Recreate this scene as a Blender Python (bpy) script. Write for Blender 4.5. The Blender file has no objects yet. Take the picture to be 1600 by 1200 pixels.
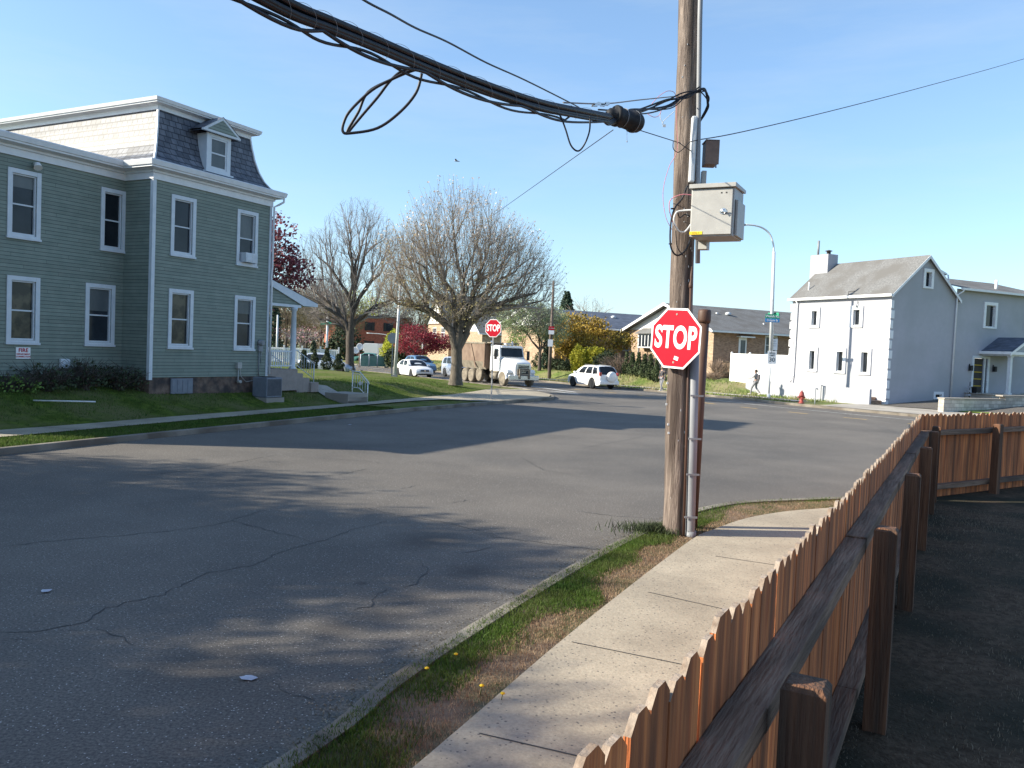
import bpy, bmesh, math, random
from mathutils import Vector, Matrix, kdtree
from mathutils.geometry import delaunay_2d_cdt
R = math.radians
rnd = random.Random(7)
sc = bpy.context.scene
col = sc.collection
# ------------------------------------------------------------------ camera
H = 2.6; FPX = 1293.0; PIT = R(2.4); ROL = R(2.4)
f_ = Vector((0, math.cos(PIT), -math.sin(PIT))); u_ = Vector((0, math.sin(PIT), math.cos(PIT))); r_ = Vector((1, 0, 0))
rr = r_*math.cos(ROL)+u_*math.sin(ROL); uu = u_*math.cos(ROL)-r_*math.sin(ROL)
cam = bpy.data.objects.new('camera', bpy.data.cameras.new('camera')); col.objects.link(cam)
m = Matrix((rr, uu, -f_)).transposed().to_4x4(); m.translation = (0, 0, H); cam.matrix_world = m
cam.data.sensor_width = 36; cam.data.lens = FPX/1600*36; cam.data.clip_end = 3000; cam.data.clip_start = .05
sc.camera = cam
CP = Vector((0, 0, H))
def ray(x, y): return f_+rr*((x-800)/FPX)+uu*((600-y)/FPX)
def G(x, y, z=0.0):                      # survey helper: photo point -> place on level z
    d = ray(x, y); return CP+d*((z-H)/d.z)
def D(x, y, Y):                          # photo point -> place at distance Y
    d = ray(x, y); return CP+d*(Y/d.y)
# ------------------------------------------------------------------ materials
def rgb(c): return (c[0], c[1], c[2], 1)
def mat(name, c1, c2=None, scale=8, rough=.7, bump=0, bscale=None, detail=5, metal=0, spec=.5, stretch=None, c3=None, s3=.7, island=0, trans=0, lo=.35, hi=.65):
    M = bpy.data.materials.new(name); M.use_nodes = True
    n = M.node_tree.nodes; l = M.node_tree.links; b = n['Principled BSDF']
    b.inputs['Roughness'].default_value = rough; b.inputs['Metallic'].default_value = metal
    b.inputs['Specular IOR Level'].default_value = spec
    b.inputs['Base Color'].default_value = rgb(c1)
    if not (c2 or bump): return M
    tc = n.new('ShaderNodeTexCoord'); mp = n.new('ShaderNodeMapping'); l.new(tc.outputs['Object'], mp.inputs[0])
    if stretch: mp.inputs['Scale'].default_value = stretch
    out = None
    if c2:
        t = n.new('ShaderNodeTexNoise'); t.inputs['Scale'].default_value = scale; t.inputs['Detail'].default_value = detail; t.inputs['Roughness'].default_value = .6
        l.new(mp.outputs[0], t.inputs['Vector'])
        r = n.new('ShaderNodeValToRGB'); r.color_ramp.elements[0].position = lo; r.color_ramp.elements[1].position = hi
        r.color_ramp.elements[0].color = rgb(c1); r.color_ramp.elements[1].color = rgb(c2)
        l.new(t.outputs['Fac'], r.inputs[0]); out = r.outputs[0]
        if c3:
            t2 = n.new('ShaderNodeTexNoise'); t2.inputs['Scale'].default_value = s3; t2.inputs['Detail'].default_value = 4
            l.new(mp.outputs[0], t2.inputs['Vector'])
            r2 = n.new('ShaderNodeValToRGB'); r2.color_ramp.elements[0].position = .42; r2.color_ramp.elements[1].position = .62
            r2.color_ramp.elements[0].color = (0, 0, 0, 1); r2.color_ramp.elements[1].color = (1, 1, 1, 1)
            l.new(t2.outputs['Fac'], r2.inputs[0])
            mx = n.new('ShaderNodeMixRGB'); l.new(r2.outputs[0], mx.inputs[0]); l.new(out, mx.inputs[1]); mx.inputs[2].default_value = rgb(c3); out = mx.outputs[0]
    if island and out:
        g = n.new('ShaderNodeNewGeometry'); mr = n.new('ShaderNodeMapRange'); mr.inputs[3].default_value = 1-island; mr.inputs[4].default_value = 1+island
        l.new(g.outputs['Random Per Island'], mr.inputs[0])
        vm = n.new('ShaderNodeVectorMath'); vm.operation = 'SCALE'; l.new(out, vm.inputs[0]); l.new(mr.outputs[0], vm.inputs['Scale']); out = vm.outputs[0]
    if out: l.new(out, b.inputs['Base Color'])
    if bump:
        t = n.new('ShaderNodeTexNoise'); t.inputs['Scale'].default_value = bscale or scale*3; t.inputs['Detail'].default_value = 6
        l.new(mp.outputs[0], t.inputs['Vector'])
        bp = n.new('ShaderNodeBump'); bp.inputs['Strength'].default_value = bump; bp.inputs['Distance'].default_value = .02
        l.new(t.outputs['Fac'], bp.inputs['Height']); l.new(bp.outputs[0], b.inputs['Normal'])
    if trans:
        tr = n.new('ShaderNodeBsdfTranslucent'); ms = n.new('ShaderNodeMixShader'); ms.inputs[0].default_value = trans
        if out: l.new(out, tr.inputs[0])
        else: tr.inputs[0].default_value = rgb(c1)
        l.new(b.outputs[0], ms.inputs[1]); l.new(tr.outputs[0], ms.inputs[2]); l.new(ms.outputs[0], n['Material Output'].inputs[0])
    return M
def mathn(n, l, op, a, b=None, c=None):
    x = n.new('ShaderNodeMath'); x.operation = op
    for i, v in enumerate((a, b, c)):
        if v is None: continue
        if isinstance(v, (int, float)): x.inputs[i].default_value = v
        else: l.new(v, x.inputs[i])
    return x.outputs[0]
def course_mat(name, base, base2, dark, pitch, line=.12, brick=None, rough=.6, bump=.5, noise=3, vstretch=1, horiz='xy'):
    """courses along z: clapboard (brick None), shingles or bricks (brick = unit length)"""
    M = bpy.data.materials.new(name); M.use_nodes = True
    n = M.node_tree.nodes; l = M.node_tree.links; b = n['Principled BSDF']; b.inputs['Roughness'].default_value = rough; b.inputs['Specular IOR Level'].default_value = .3
    tc = n.new('ShaderNodeTexCoord'); sp = n.new('ShaderNodeSeparateXYZ'); l.new(tc.outputs['Object'], sp.inputs[0])
    t = n.new('ShaderNodeTexNoise'); t.inputs['Scale'].default_value = noise; t.inputs['Detail'].default_value = 6; l.new(tc.outputs['Object'], t.inputs[0])
    z = mathn(n, l, 'DIVIDE', sp.outputs[2], pitch); fr = mathn(n, l, 'FRACT', z); fl = mathn(n, l, 'FLOOR', z)
    ln = mathn(n, l, 'LESS_THAN', fr, line)
    r = n.new('ShaderNodeValToRGB'); r.color_ramp.elements[0].position = .35; r.color_ramp.elements[1].position = .68
    r.color_ramp.elements[0].color = rgb(base); r.color_ramp.elements[1].color = rgb(base2); l.new(t.outputs['Fac'], r.inputs[0]); c = r.outputs[0]
    height = fr
    if brick:
        h = mathn(n, l, 'ADD', sp.outputs[0], sp.outputs[1])
        off = mathn(n, l, 'MULTIPLY', mathn(n, l, 'MODULO', fl, 2.0), .5)
        u = mathn(n, l, 'ADD', mathn(n, l, 'DIVIDE', h, brick), off)
        fu = mathn(n, l, 'FRACT', u); lu = mathn(n, l, 'LESS_THAN', fu, line*pitch/brick*.8)
        ln = mathn(n, l, 'MAXIMUM', ln, lu)
        wn = n.new('ShaderNodeTexWhiteNoise'); wn.noise_dimensions = '2D'; cb = n.new('ShaderNodeCombineXYZ')
        l.new(mathn(n, l, 'FLOOR', u), cb.inputs[0]); l.new(fl, cb.inputs[1]); l.new(cb.outputs[0], wn.inputs[0])
        sc_ = mathn(n, l, 'ADD', mathn(n, l, 'MULTIPLY', wn.outputs[0], .5), .75)
        vm = n.new('ShaderNodeVectorMath'); vm.operation = 'SCALE'; l.new(c, vm.inputs[0]); l.new(sc_, vm.inputs['Scale']); c = vm.outputs[0]
    else:
        h = mathn(n, l, 'ADD', sp.outputs[0], sp.outputs[1]); wn = n.new('ShaderNodeTexWhiteNoise'); wn.noise_dimensions = '2D'; cb = n.new('ShaderNodeCombineXYZ')
        off = mathn(n, l, 'FRACT', mathn(n, l, 'MULTIPLY', fl, .377)); u = mathn(n, l, 'ADD', mathn(n, l, 'DIVIDE', h, 2.9), off)
        l.new(mathn(n, l, 'FLOOR', u), cb.inputs[0]); l.new(fl, cb.inputs[1]); l.new(cb.outputs[0], wn.inputs[0])
        jn = mathn(n, l, 'LESS_THAN', mathn(n, l, 'FRACT', u), .0035); ln = mathn(n, l, 'MAXIMUM', ln, mathn(n, l, 'MULTIPLY', jn, .7))
        vm = n.new('ShaderNodeVectorMath'); vm.operation = 'SCALE'; l.new(c, vm.inputs[0]); l.new(mathn(n, l, 'ADD', mathn(n, l, 'MULTIPLY', wn.outputs[0], .17), .915), vm.inputs['Scale']); c = vm.outputs[0]
    mx = n.new('ShaderNodeMixRGB'); l.new(mathn(n, l, 'MULTIPLY', ln, .85), mx.inputs[0]); l.new(c, mx.inputs[1]); mx.inputs[2].default_value = rgb(dark)
    l.new(mx.outputs[0], b.inputs['Base Color'])
    bp = n.new('ShaderNodeBump'); bp.inputs['Strength'].default_value = bump; bp.inputs['Distance'].default_value = .015
    hh = mathn(n, l, 'SUBTRACT', mathn(n, l, 'SUBTRACT', 1.0, fr), mathn(n, l, 'MULTIPLY', ln, 1.0)) if not brick else mathn(n, l, 'SUBTRACT', mathn(n, l, 'MULTIPLY', t.outputs[0], .3), ln)
    l.new(hh, bp.inputs['Height']); l.new(bp.outputs[0], b.inputs['Normal'])
    return M
M = {}
M['white'] = mat('white_paint', (.74, .75, .77), (.66, .67, .69), 3, .45)
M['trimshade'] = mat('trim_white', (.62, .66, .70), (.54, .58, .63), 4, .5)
M['siding'] = course_mat('green_clapboard', (.183, .220, .188), (.222, .256, .218), (.05, .075, .07), .112, .14, bump=.6)
M['slate'] = course_mat('slate_shingle', (.085, .095, .12), (.15, .16, .19), (.02, .024, .035), .20, .17, brick=.26, rough=.5, bump=.5)
M['slate'].node_tree.nodes['Principled BSDF'].inputs['Specular IOR Level'].default_value = .24
M['stucco'] = mat('white_stucco', (.395, .395, .435), (.37, .37, .41), 3, .85, .25, 60, c3=(.335, .345, .37), s3=.35)
M['greyroof'] = mat('grey_roof_shingle', (.13, .13, .13), (.22, .22, .22), 11, .95, .6, 30, c3=(.145, .14, .135), s3=.8, spec=.1)
M['blueroof'] = course_mat('blue_roof_shingle', (.075, .09, .125), (.11, .125, .165), (.05, .06, .08), .12, .12, brick=.3, rough=.7, bump=.3)
M['tanbrick'] = course_mat('tan_brick', (.36, .25, .17), (.42, .305, .215), (.31, .265, .22), .075, .13, brick=.22, rough=.9)
M['redbrick'] = course_mat('red_brick', (.40, .10, .06), (.48, .15, .09), (.40, .25, .20), .075, .13, brick=.22, rough=.9)
M['brownshadebrick'] = course_mat('brown_and_shaded_brick', (.30, .185, .125), (.36, .235, .165), (.33, .26, .22), .075, .13, brick=.22, rough=.9)  # brown brick, also the shaded-side tone of the tan ranch
M['stone'] = mat('foundation_stone', (.10, .065, .05), (.20, .14, .11), 3.5, .9, .6, 9, c3=(.05, .04, .04), s3=2.5)
M['ashlar'] = course_mat('block_stone', (.40, .37, .32), (.52, .48, .42), (.22, .20, .18), .2, .1, brick=.42, rough=.9)
M['glass'] = mat('window_glass', (.018, .024, .032), (.035, .043, .054), 1.2, .12, spec=.22)
M['glass2'] = mat('window_glass_with_blind', (.07, .085, .095), (.13, .145, .15), 1.0, .25, spec=.25, stretch=(1, 1, .4))
M['glassd'] = mat('dark_glass', (.010, .013, .018), (.018, .022, .028), 2, .08, spec=.3)
M['warmglass'] = mat('window_glass_curtain', (.022, .026, .028), (.09, .082, .062), 2.3, .15, spec=.25, lo=.45, hi=.6)
M['metal'] = mat('galvanised_metal', (.20, .21, .225), (.27, .28, .30), 9, .65, metal=.15, stretch=(1, 1, .15))
M['polewhite'] = mat('lamp_pole_paint', (.62, .64, .66), (.52, .54, .56), 5, .4)
M['greybox'] = mat('cabinet_paint', (.40, .395, .375), (.35, .345, .33), 6, .5)
M['black'] = mat('black_rubber', (.010, .011, .013), (.022, .023, .027), 12, .6, spec=.3)
M['cable'] = mat('cable_sheath', (.007, .008, .012), (.018, .020, .028), 20, .5, spec=.35)
M['pink'] = mat('pink_wire', (.62, .22, .26))
M['brownpaint'] = mat('brown_painted_metal', (.06, .03, .02), (.10, .052, .036), 6, .6, stretch=(1, 1, .2))
M['brownbox'] = mat('brown_box_paint', (.14, .085, .065), (.19, .12, .09), 9, .6)
M['polewood'] = mat('utility_pole_wood', (.105, .078, .066), (.30, .24, .20), 7, .85, 1, 22, stretch=(5, 5, .28), c3=(.058, .040, .032), s3=1.9)
M['fencewood'] = mat('cedar_picket_wood', (.42, .10, .027), (.76, .25, .075), 6, .75, .6, 18, stretch=(6, 6, .3), island=.34, c3=(.24, .075, .025), s3=1.7)
M['fencetop'] = mat('weathered_picket_end', (.22, .155, .11), (.42, .335, .26), 14, .9, .4, 40)
M['railwood'] = mat('weathered_rail_wood', (.13, .070, .042), (.30, .185, .125), 5, .9, .9, 14, stretch=(.35, 4, 4), c3=(.09, .055, .038), s3=1.5)
M['postwood'] = mat('dark_post_wood', (.085, .036, .018), (.19, .085, .042), 5, .85, .9, 14, stretch=(5, 5, .3), c3=(.06, .035, .022), s3=1.6)
M['red'] = mat('sign_red', (.46, .003, .020), (.42, .003, .018), 3, .5, spec=.15)
M['signwhite'] = mat('sign_white', (.82, .82, .84), (.76, .76, .78), 3, .45)
M['signgreen'] = mat('sign_green', (.02, .28, .16))
M['signblue'] = mat('sign_blue', (.03, .22, .50))
M['signblack'] = mat('sign_black', (.03, .03, .03))
M['signgrey'] = mat('sign_back', (.30, .32, .36), (.25, .27, .30), 4, .5)
M['yellow'] = mat('yellow_label', (.85, .60, .02))
M['concrete'] = mat('concrete', (.33, .30, .26), (.42, .385, .33), 2.5, .9, .25, 45, c3=(.28, .25, .22), s3=.5)
M['carwhite'] = mat('white_car_paint', (.80, .80, .81), rough=.2, spec=.6)
M['carblue'] = mat('blue_car_paint', (.10, .20, .34), rough=.2, spec=.6)
M['carsilver'] = mat('silver_car_paint', (.42, .47, .55), rough=.25, metal=.3)
M['cargreen'] = mat('green_car_paint', (.08, .20, .17), rough=.25)
M['chrome'] = mat('chrome', (.62, .62, .62), rough=.22, metal=.9)
M['headlight'] = mat('headlight_lens', (.75, .77, .80), rough=.1, spec=.8)
M['taillight'] = mat('taillight_lens', (.40, .06, .05), rough=.15)
M['rim'] = mat('wheel_rim', (.45, .45, .46), (.38, .38, .40), 8, .35, metal=.4)
M['dustyrim'] = mat('dusty_wheel', (.24, .21, .165), (.36, .32, .26), 5, .8)
M['dustytyre'] = mat('dusty_tyre', (.13, .11, .085), (.25, .215, .165), 4, .9)
M['bed'] = mat('dump_bed_brown', (.13, .083, .06), (.185, .125, .09), 1.6, .8, c3=(.22, .155, .115), s3=.9)
M['dusty'] = mat('dusty_frame', (.15, .13, .10), (.26, .225, .175), 3, .8)
M['darkframe'] = mat('dark_chassis', (.03, .028, .026), (.05, .045, .04), 3, .8)
M['bark'] = mat('tree_bark', (.045, .036, .030), (.11, .09, .075), 7, .95, .8, 14, stretch=(2, 2, .5))
M['barkpale'] = mat('magnolia_bark', (.07, .058, .046), (.16, .135, .105), 7, .95, .6, 14, stretch=(2, 2, .5))
M['twig'] = mat('twig_bark', (.20, .17, .16), (.32, .28, .26), 2, .95)
M['twigpale'] = mat('magnolia_twig', (.24, .195, .155), (.42, .36, .30), 1.2, .95)
M['blossom'] = mat('magnolia_blossom', (.80, .74, .70), (.72, .62, .55), 3, .8, island=.25, trans=.3)
M['budleaf'] = mat('opening_leaf_buds', (.30, .25, .11), (.44, .37, .19), 2, .8, island=.35, trans=.3)
M['purple'] = mat('purple_leaves', (.15, .035, .05), (.26, .08, .10), 1.5, .7, island=.5, trans=.35)
M['maple'] = mat('red_maple_leaves', (.20, .018, .035), (.30, .04, .055), 1.5, .7, island=.4, trans=.3)
M['golden'] = mat('golden_leaves', (.30, .20, .03), (.47, .32, .055), .6, .8, island=.4, trans=.25, c3=(.16, .14, .03), s3=.35)
M['yellowleaf'] = mat('yellow_green_leaves', (.36, .40, .04), (.52, .52, .06), 1.5, .7, island=.35, trans=.3)
M['topiary'] = mat('clipped_hedge_leaves', (.30, .29, .02), (.48, .44, .04), 2, .7, island=.4, trans=.2)
M['evergreen'] = mat('evergreen_needles', (.035, .055, .022), (.075, .10, .035), 2, .8, island=.4)
M['conifer'] = mat('conifer_needles', (.018, .040, .025), (.04, .075, .04), 2, .8, island=.4)
M['darkshrub'] = mat('dark_shrub_leaves', (.02, .035, .015), (.05, .07, .025), 2, .8, island=.4)
M['paleleaf'] = mat('pale_spring_leaves', (.20, .27, .11), (.42, .46, .32), 1.2, .8, island=.35, trans=.3)
M['greenleaf'] = mat('fresh_green_leaves', (.10, .19, .05), (.19, .30, .07), 1.2, .8, island=.35, trans=.3)
M['redbud'] = mat('redbud_blossom', (.52, .20, .28), (.62, .30, .36), 1.2, .8, island=.3)
M['woodbrown'] = mat('distant_wood', (.13, .085, .06), (.24, .17, .125), .25, .95, island=.35, c3=(.15, .17, .07), s3=.07)
M['drystem'] = mat('dry_stems', (.22, .15, .11), (.34, .25, .19), 3, .9, island=.3)
M['vinyl'] = mat('white_vinyl', (.80, .80, .80), (.77, .77, .77), 2, .4)
M['hydrant'] = mat('hydrant_red', (.36, .07, .055), (.28, .05, .045), 8, .6)
M['skin'] = mat('skin', (.42, .26, .19), (.38, .23, .17), 20, .6)
M['hair'] = mat('hair', (.03, .022, .018), (.05, .035, .028), 40, .6)
M['cloth1'] = mat('grey_patterned_top', (.22, .22, .24), (.38, .37, .38), 22, .9)
M['cloth2'] = mat('grey_leggings', (.20, .20, .22), (.25, .25, .27), 30, .9)
M['cloth3'] = mat('dark_jacket', (.05, .05, .06), (.09, .085, .09), 12, .9)
M['bag'] = mat('bag_cloth', (.10, .09, .10), (.15, .14, .15), 12, .9)
M['shoe'] = mat('white_shoe', (.62, .62, .62))
M['acgrey'] = mat('condenser_grey', (.15, .17, .21), (.19, .21, .25), 6, .6)
M['woodstep'] = mat('porch_step_boards', (.26, .22, .20), (.32, .27, .245), 4, .8)
M['markwhite'] = mat('road_paint_white', (.62, .61, .58), (.30, .30, .30), 6, .8, lo=.4, hi=.72)
M['markyellow'] = mat('road_paint_yellow', (.55, .34, .07), (.24, .20, .14), 5, .8, lo=.42, hi=.7)
M['crack'] = mat('crack_dark', (.035, .034, .034))  # dark tone of road cracks and walk joints
M['litter'] = mat('paper_scrap', (.45, .48, .55), (.36, .40, .47), 12, .8)
M['dandelion'] = mat('dandelion_yellow', (.80, .50, .01))
# ground materials
def ground_mats():
    A = bpy.data.materials.new('asphalt'); A.use_nodes = True; n = A.node_tree.nodes; l = A.node_tree.links; b = n['Principled BSDF']
    b.inputs['Roughness'].default_value = .82; b.inputs['Specular IOR Level'].default_value = .35
    tc = n.new('ShaderNodeTexCoord')
    def noise(s, d=5, ro=.6):
        t = n.new('ShaderNodeTexNoise'); t.inputs['Scale'].default_value = s; t.inputs['Detail'].default_value = d; t.inputs['Roughness'].default_value = ro
        l.new(tc.outputs['Object'], t.inputs[0]); return t.outputs['Fac']
    def ramp(fac, p0, c0, p1, c1):
        r = n.new('ShaderNodeValToRGB'); r.color_ramp.elements[0].position = p0; r.color_ramp.elements[1].position = p1
        r.color_ramp.elements[0].color = rgb(c0); r.color_ramp.elements[1].color = rgb(c1); l.new(fac, r.inputs[0]); return r.outputs[0]
    def mix(fac, a, c, mode='MIX'):
        x = n.new('ShaderNodeMixRGB'); x.blend_type = mode
        for i, v in enumerate((fac, a, c)):
            if isinstance(v, (int, float)): x.inputs[i].default_value = v
            elif isinstance(v, tuple): x.inputs[i].default_value = rgb(v)
            else: l.new(v, x.inputs[i])
        return x.outputs[0]
    base = ramp(noise(.35, 6), .35, (.110, .100, .089), .68, (.155, .141, .124))
    base = mix(1.0, base, ramp(noise(.11, 4, .65), .36, (.80, .81, .83), .62, (1.12, 1.10, 1.08)), 'MULTIPLY')
    fine = ramp(noise(42, 3, .7), .34, (.50, .50, .51), .70, (1.48, 1.46, 1.43))
    c = mix(1.0, base, fine, 'MULTIPLY')
    v = n.new('ShaderNodeTexVoronoi'); v.inputs['Scale'].default_value = 55; l.new(tc.outputs['Object'], v.inputs[0])
    spk = n.new('ShaderNodeTexWhiteNoise'); l.new(v.outputs['Color'], spk.inputs[0])
    on = mathn(n, l, 'MULTIPLY', mathn(n, l, 'GREATER_THAN', spk.outputs[0], .9), mathn(n, l, 'LESS_THAN', v.outputs['Distance'], .32))
    c = mix(mathn(n, l, 'MULTIPLY', on, .75), c, (.46, .44, .41))
    sp = n.new('ShaderNodeSeparateXYZ'); l.new(tc.outputs['Object'], sp.inputs[0])
    for px, py, ra, st in ((665, 845, .62, .55), (735, 893, .36, .5), (520, 982, .28, .5), (600, 960, .30, .4), (565, 911, .09, .6), (640, 938, .3, .3), (330, 1040, .6, .3)):
        g = G(px, py)
        dx = mathn(n, l, 'SUBTRACT', sp.outputs[0], g.x); dy = mathn(n, l, 'SUBTRACT', sp.outputs[1], g.y)
        d2 = mathn(n, l, 'SQRT', mathn(n, l, 'ADD', mathn(n, l, 'MULTIPLY', dx, dx), mathn(n, l, 'MULTIPLY', dy, dy)))
        mr = n.new('ShaderNodeMapRange'); mr.inputs[1].default_value = ra*.25; mr.inputs[2].default_value = ra*1.15; mr.inputs[3].default_value = st; mr.inputs[4].default_value = 0
        l.new(mathn(n, l, 'ADD', d2, mathn(n, l, 'MULTIPLY', mathn(n, l, 'SUBTRACT', noise(6), .5), ra)), mr.inputs[0])
        c = mix(mr.outputs[0], c, (.035, .030, .028))
    l.new(c, b.inputs['Base Color'])
    bp = n.new('ShaderNodeBump'); bp.inputs['Strength'].default_value = .45; bp.inputs['Distance'].default_value = .006; l.new(noise(70, 2), bp.inputs['Height']); l.new(bp.outputs[0], b.inputs['Normal'])
    M['asphalt'] = A
    S = bpy.data.materials.new('sidewalk_concrete'); S.use_nodes = True; n = S.node_tree.nodes; l = S.node_tree.links; b = n['Principled BSDF']
    b.inputs['Roughness'].default_value = .9; b.inputs['Specular IOR Level'].default_value = .25
    tc = n.new('ShaderNodeTexCoord')
    base = ramp(noise(.9, 6), .32, (.285, .25, .195), .7, (.43, .38, .295))
    fine = ramp(noise(35, 4, .7), .3, (.80, .80, .80), .7, (1.14, 1.13, 1.12))
    c = mix(1.0, base, fine, 'MULTIPLY')
    v = n.new('ShaderNodeTexVoronoi'); v.inputs['Scale'].default_value = 26; l.new(tc.outputs['Object'], v.inputs[0])
    w = n.new('ShaderNodeTexWhiteNoise'); l.new(v.outputs['Color'], w.inputs[0])
    pit = mathn(n, l, 'MULTIPLY', mathn(n, l, 'GREATER_THAN', w.outputs[0], .42), mathn(n, l, 'LESS_THAN', v.outputs['Distance'], mathn(n, l, 'MULTIPLY', w.outputs[0], .27)))
    c = mix(mathn(n, l, 'MULTIPLY', pit, .72), c, (.06, .06, .065))
    l.new(c, b.inputs['Base Color'])
    bp = n.new('ShaderNodeBump'); bp.inputs['Strength'].default_value = .5; bp.inputs['Distance'].default_value = .008
    l.new(mathn(n, l, 'SUBTRACT', noise(40), pit), bp.inputs['Height']); l.new(bp.outputs[0], b.inputs['Normal'])
    M['walk'] = S
ground_mats()
M['lawn'] = mat('lawn_turf', (.038, .062, .009), (.115, .155, .024), 3.5, .95, .8, 30, c3=(.13, .13, .05), s3=.6, spec=.1)
M['farlawn'] = mat('far_turf', (.09, .13, .03), (.17, .22, .06), 1.5, .95, .8, 12, c3=(.26, .23, .12), s3=.3, spec=.1)
M['vergesoil'] = mat('verge_soil', (.075, .075, .03), (.15, .125, .07), 9, .95, .8, 50, c3=(.19, .135, .095), s3=1.2, spec=.1)
M['yard'] = mat('yard_earth', (.062, .040, .026), (.13, .090, .060), 14, .95, 1, 40, c3=(.038, .035, .024), s3=.8, spec=.1)
M['blade'] = mat('grass_blades', (.038, .092, .010), (.105, .175, .025), 1.4, .8, island=.4, trans=.35, c3=(.10, .14, .03), s3=2)
M['dryblade'] = mat('dry_grass_blades', (.26, .17, .11), (.40, .29, .19), 4, .9, island=.35, trans=.2)
M['curb'] = mat('curb_concrete', (.17, .15, .125), (.29, .26, .215), 2.2, .92, .5, 30, c3=(.12, .10, .08), s3=1.1)
M['ground'] = mat('distant_ground', (.10, .13, .05), (.16, .18, .08), .05, 1)
# ------------------------------------------------------------------ mesh builder
class MB:
    def __init__(s): s.v = []; s.f = []; s.m = []; s.sm = []
    def add(s, vs, fs, mi=0, smooth=False):
        o = len(s.v); s.v += [tuple(p) for p in vs]
        for f in fs: s.f.append(tuple(i+o for i in f)); s.m.append(mi); s.sm.append(smooth)
        return s
    def box(s, x0, x1, y0, y1, z0, z1, mi=0, Fr=None):
        p = [(x, y, z) for z in (z0, z1) for y in (y0, y1) for x in (x0, x1)]
        if Fr: p = [Fr(*q) for q in p]
        return s.add(p, [(0, 2, 3, 1), (4, 5, 7, 6), (0, 1, 5, 4), (2, 6, 7, 3), (0, 4, 6, 2), (1, 3, 7, 5)], mi)
    def quad(s, a, b, c, d, mi=0): return s.add([a, b, c, d], [(0, 1, 2, 3)], mi)
    def poly(s, ps, mi=0): return s.add(ps, [tuple(range(len(ps)))], mi)
    def prism(s, ps, vec, mi=0, smooth=False):
        n = len(ps); q = [Vector(p)+Vector(vec) for p in ps]
        s.add(list(ps)+q, [tuple(range(n-1, -1, -1)), tuple(range(n, 2*n))], mi)
        s.add(list(ps)+q, [(i, (i+1) % n, n+(i+1) % n, n+i) for i in range(n)], mi, smooth); return s
    def tube(s, pts, rad, n=8, mi=0, cap=True, smooth=True):
        pts = [Vector(p) for p in pts]; k = len(pts)
        if isinstance(rad, (int, float)): rad = [rad]*k
        vs = []; ref = None
        for i, p in enumerate(pts):
            d = (pts[min(i+1, k-1)]-pts[max(i-1, 0)])
            if d.length < 1e-9: d = Vector((0, 0, 1))
            d.normalize()
            if ref is None: ref = Vector((0, 0, 1)).cross(d) if abs(d.z) < .95 else Vector((1, 0, 0))
            a = (ref-d*ref.dot(d)); a = a.normalized() if a.length > 1e-6 else d.orthogonal().normalized(); ref = a; b = d.cross(a)
            for j in range(n):
                t = 2*math.pi*j/n; vs.append(p+(a*math.cos(t)+b*math.sin(t))*rad[i])
        fs = [(i*n+j, i*n+(j+1) % n, (i+1)*n+(j+1) % n, (i+1)*n+j) for i in range(k-1) for j in range(n)]
        s.add(vs, fs, mi, smooth)
        if cap: s.add(vs[:n], [tuple(range(n-1, -1, -1))], mi); s.add(vs[-n:], [tuple(range(n))], mi)
        return s
    def lathe(s, prof, o=(0, 0, 0), axis='z', n=24, mi=0, smooth=True):
        vs = []
        for r, h in prof:
            for j in range(n):
                t = 2*math.pi*j/n; c, q = r*math.cos(t), r*math.sin(t)
                p = {'z': (c, q, h), 'y': (c, h, q), 'x': (h, c, q)}[axis]
                vs.append((p[0]+o[0], p[1]+o[1], p[2]+o[2]))
        k = len(prof)
        fs = [(i*n+j, i*n+(j+1) % n, (i+1)*n+(j+1) % n, (i+1)*n+j) for i in range(k-1) for j in range(n)]
        s.add(vs, fs, mi, smooth)
        s.add(vs[:n], [tuple(range(n))], mi); s.add(vs[-n:], [tuple(range(n))], mi); return s
    def build(s, name, mats, parent=None, bevel=0, fixn=True):
        me = bpy.data.meshes.new(name); me.from_pydata(s.v, [], s.f)
        if not isinstance(mats, (list, tuple)): mats = [mats]
        for q in mats: me.materials.append(M[q] if isinstance(q, str) else q)
        me.polygons.foreach_set('material_index', s.m); me.polygons.foreach_set('use_smooth', s.sm)
        if fixn:
            bm = bmesh.new(); bm.from_mesh(me); bmesh.ops.remove_doubles(bm, verts=bm.verts, dist=1e-5)
            bmesh.ops.recalc_face_normals(bm, faces=bm.faces); bm.to_mesh(me); bm.free()
        me.update()
        o = bpy.data.objects.new(name, me); col.objects.link(o)
        if parent: o.parent = parent
        if bevel:
            b = o.modifiers.new('bevel', 'BEVEL'); b.width = bevel; b.segments = 2; b.limit_method = 'ANGLE'; b.angle_limit = R(40)
        return o
def tag(o, label=None, cat=None, group=None, kind=None):
    if label: o['label'] = label
    if cat: o['category'] = cat
    if group: o['group'] = group
    if kind: o['kind'] = kind
    return o
def thing(name, label, cat, loc=(0, 0, 0), rz=0, group=None):
    o = bpy.data.objects.new(name, None); col.objects.link(o); o.location = loc; o.rotation_euler = (0, 0, rz)
    o.empty_display_size = .3
    return tag(o, label, cat, group)
def struct(o, label=None): o['kind'] = 'structure'; return tag(o, label) if label else o
def copy_tree(o, parent=None):
    c = o.copy(); col.objects.link(c)
    if parent: c.parent = parent
    for ch in list(o.children): copy_tree(ch, c)
    return c
def frame(o, ax, out):          # wall frame: (s along, d outward, z)
    o = Vector((o[0], o[1], 0)); ax = Vector((ax[0], ax[1], 0)).normalized(); out = Vector((out[0], out[1], 0)).normalized()
    return lambda s, d, z: tuple(o+ax*s+out*d+Vector((0, 0, z)))
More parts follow.
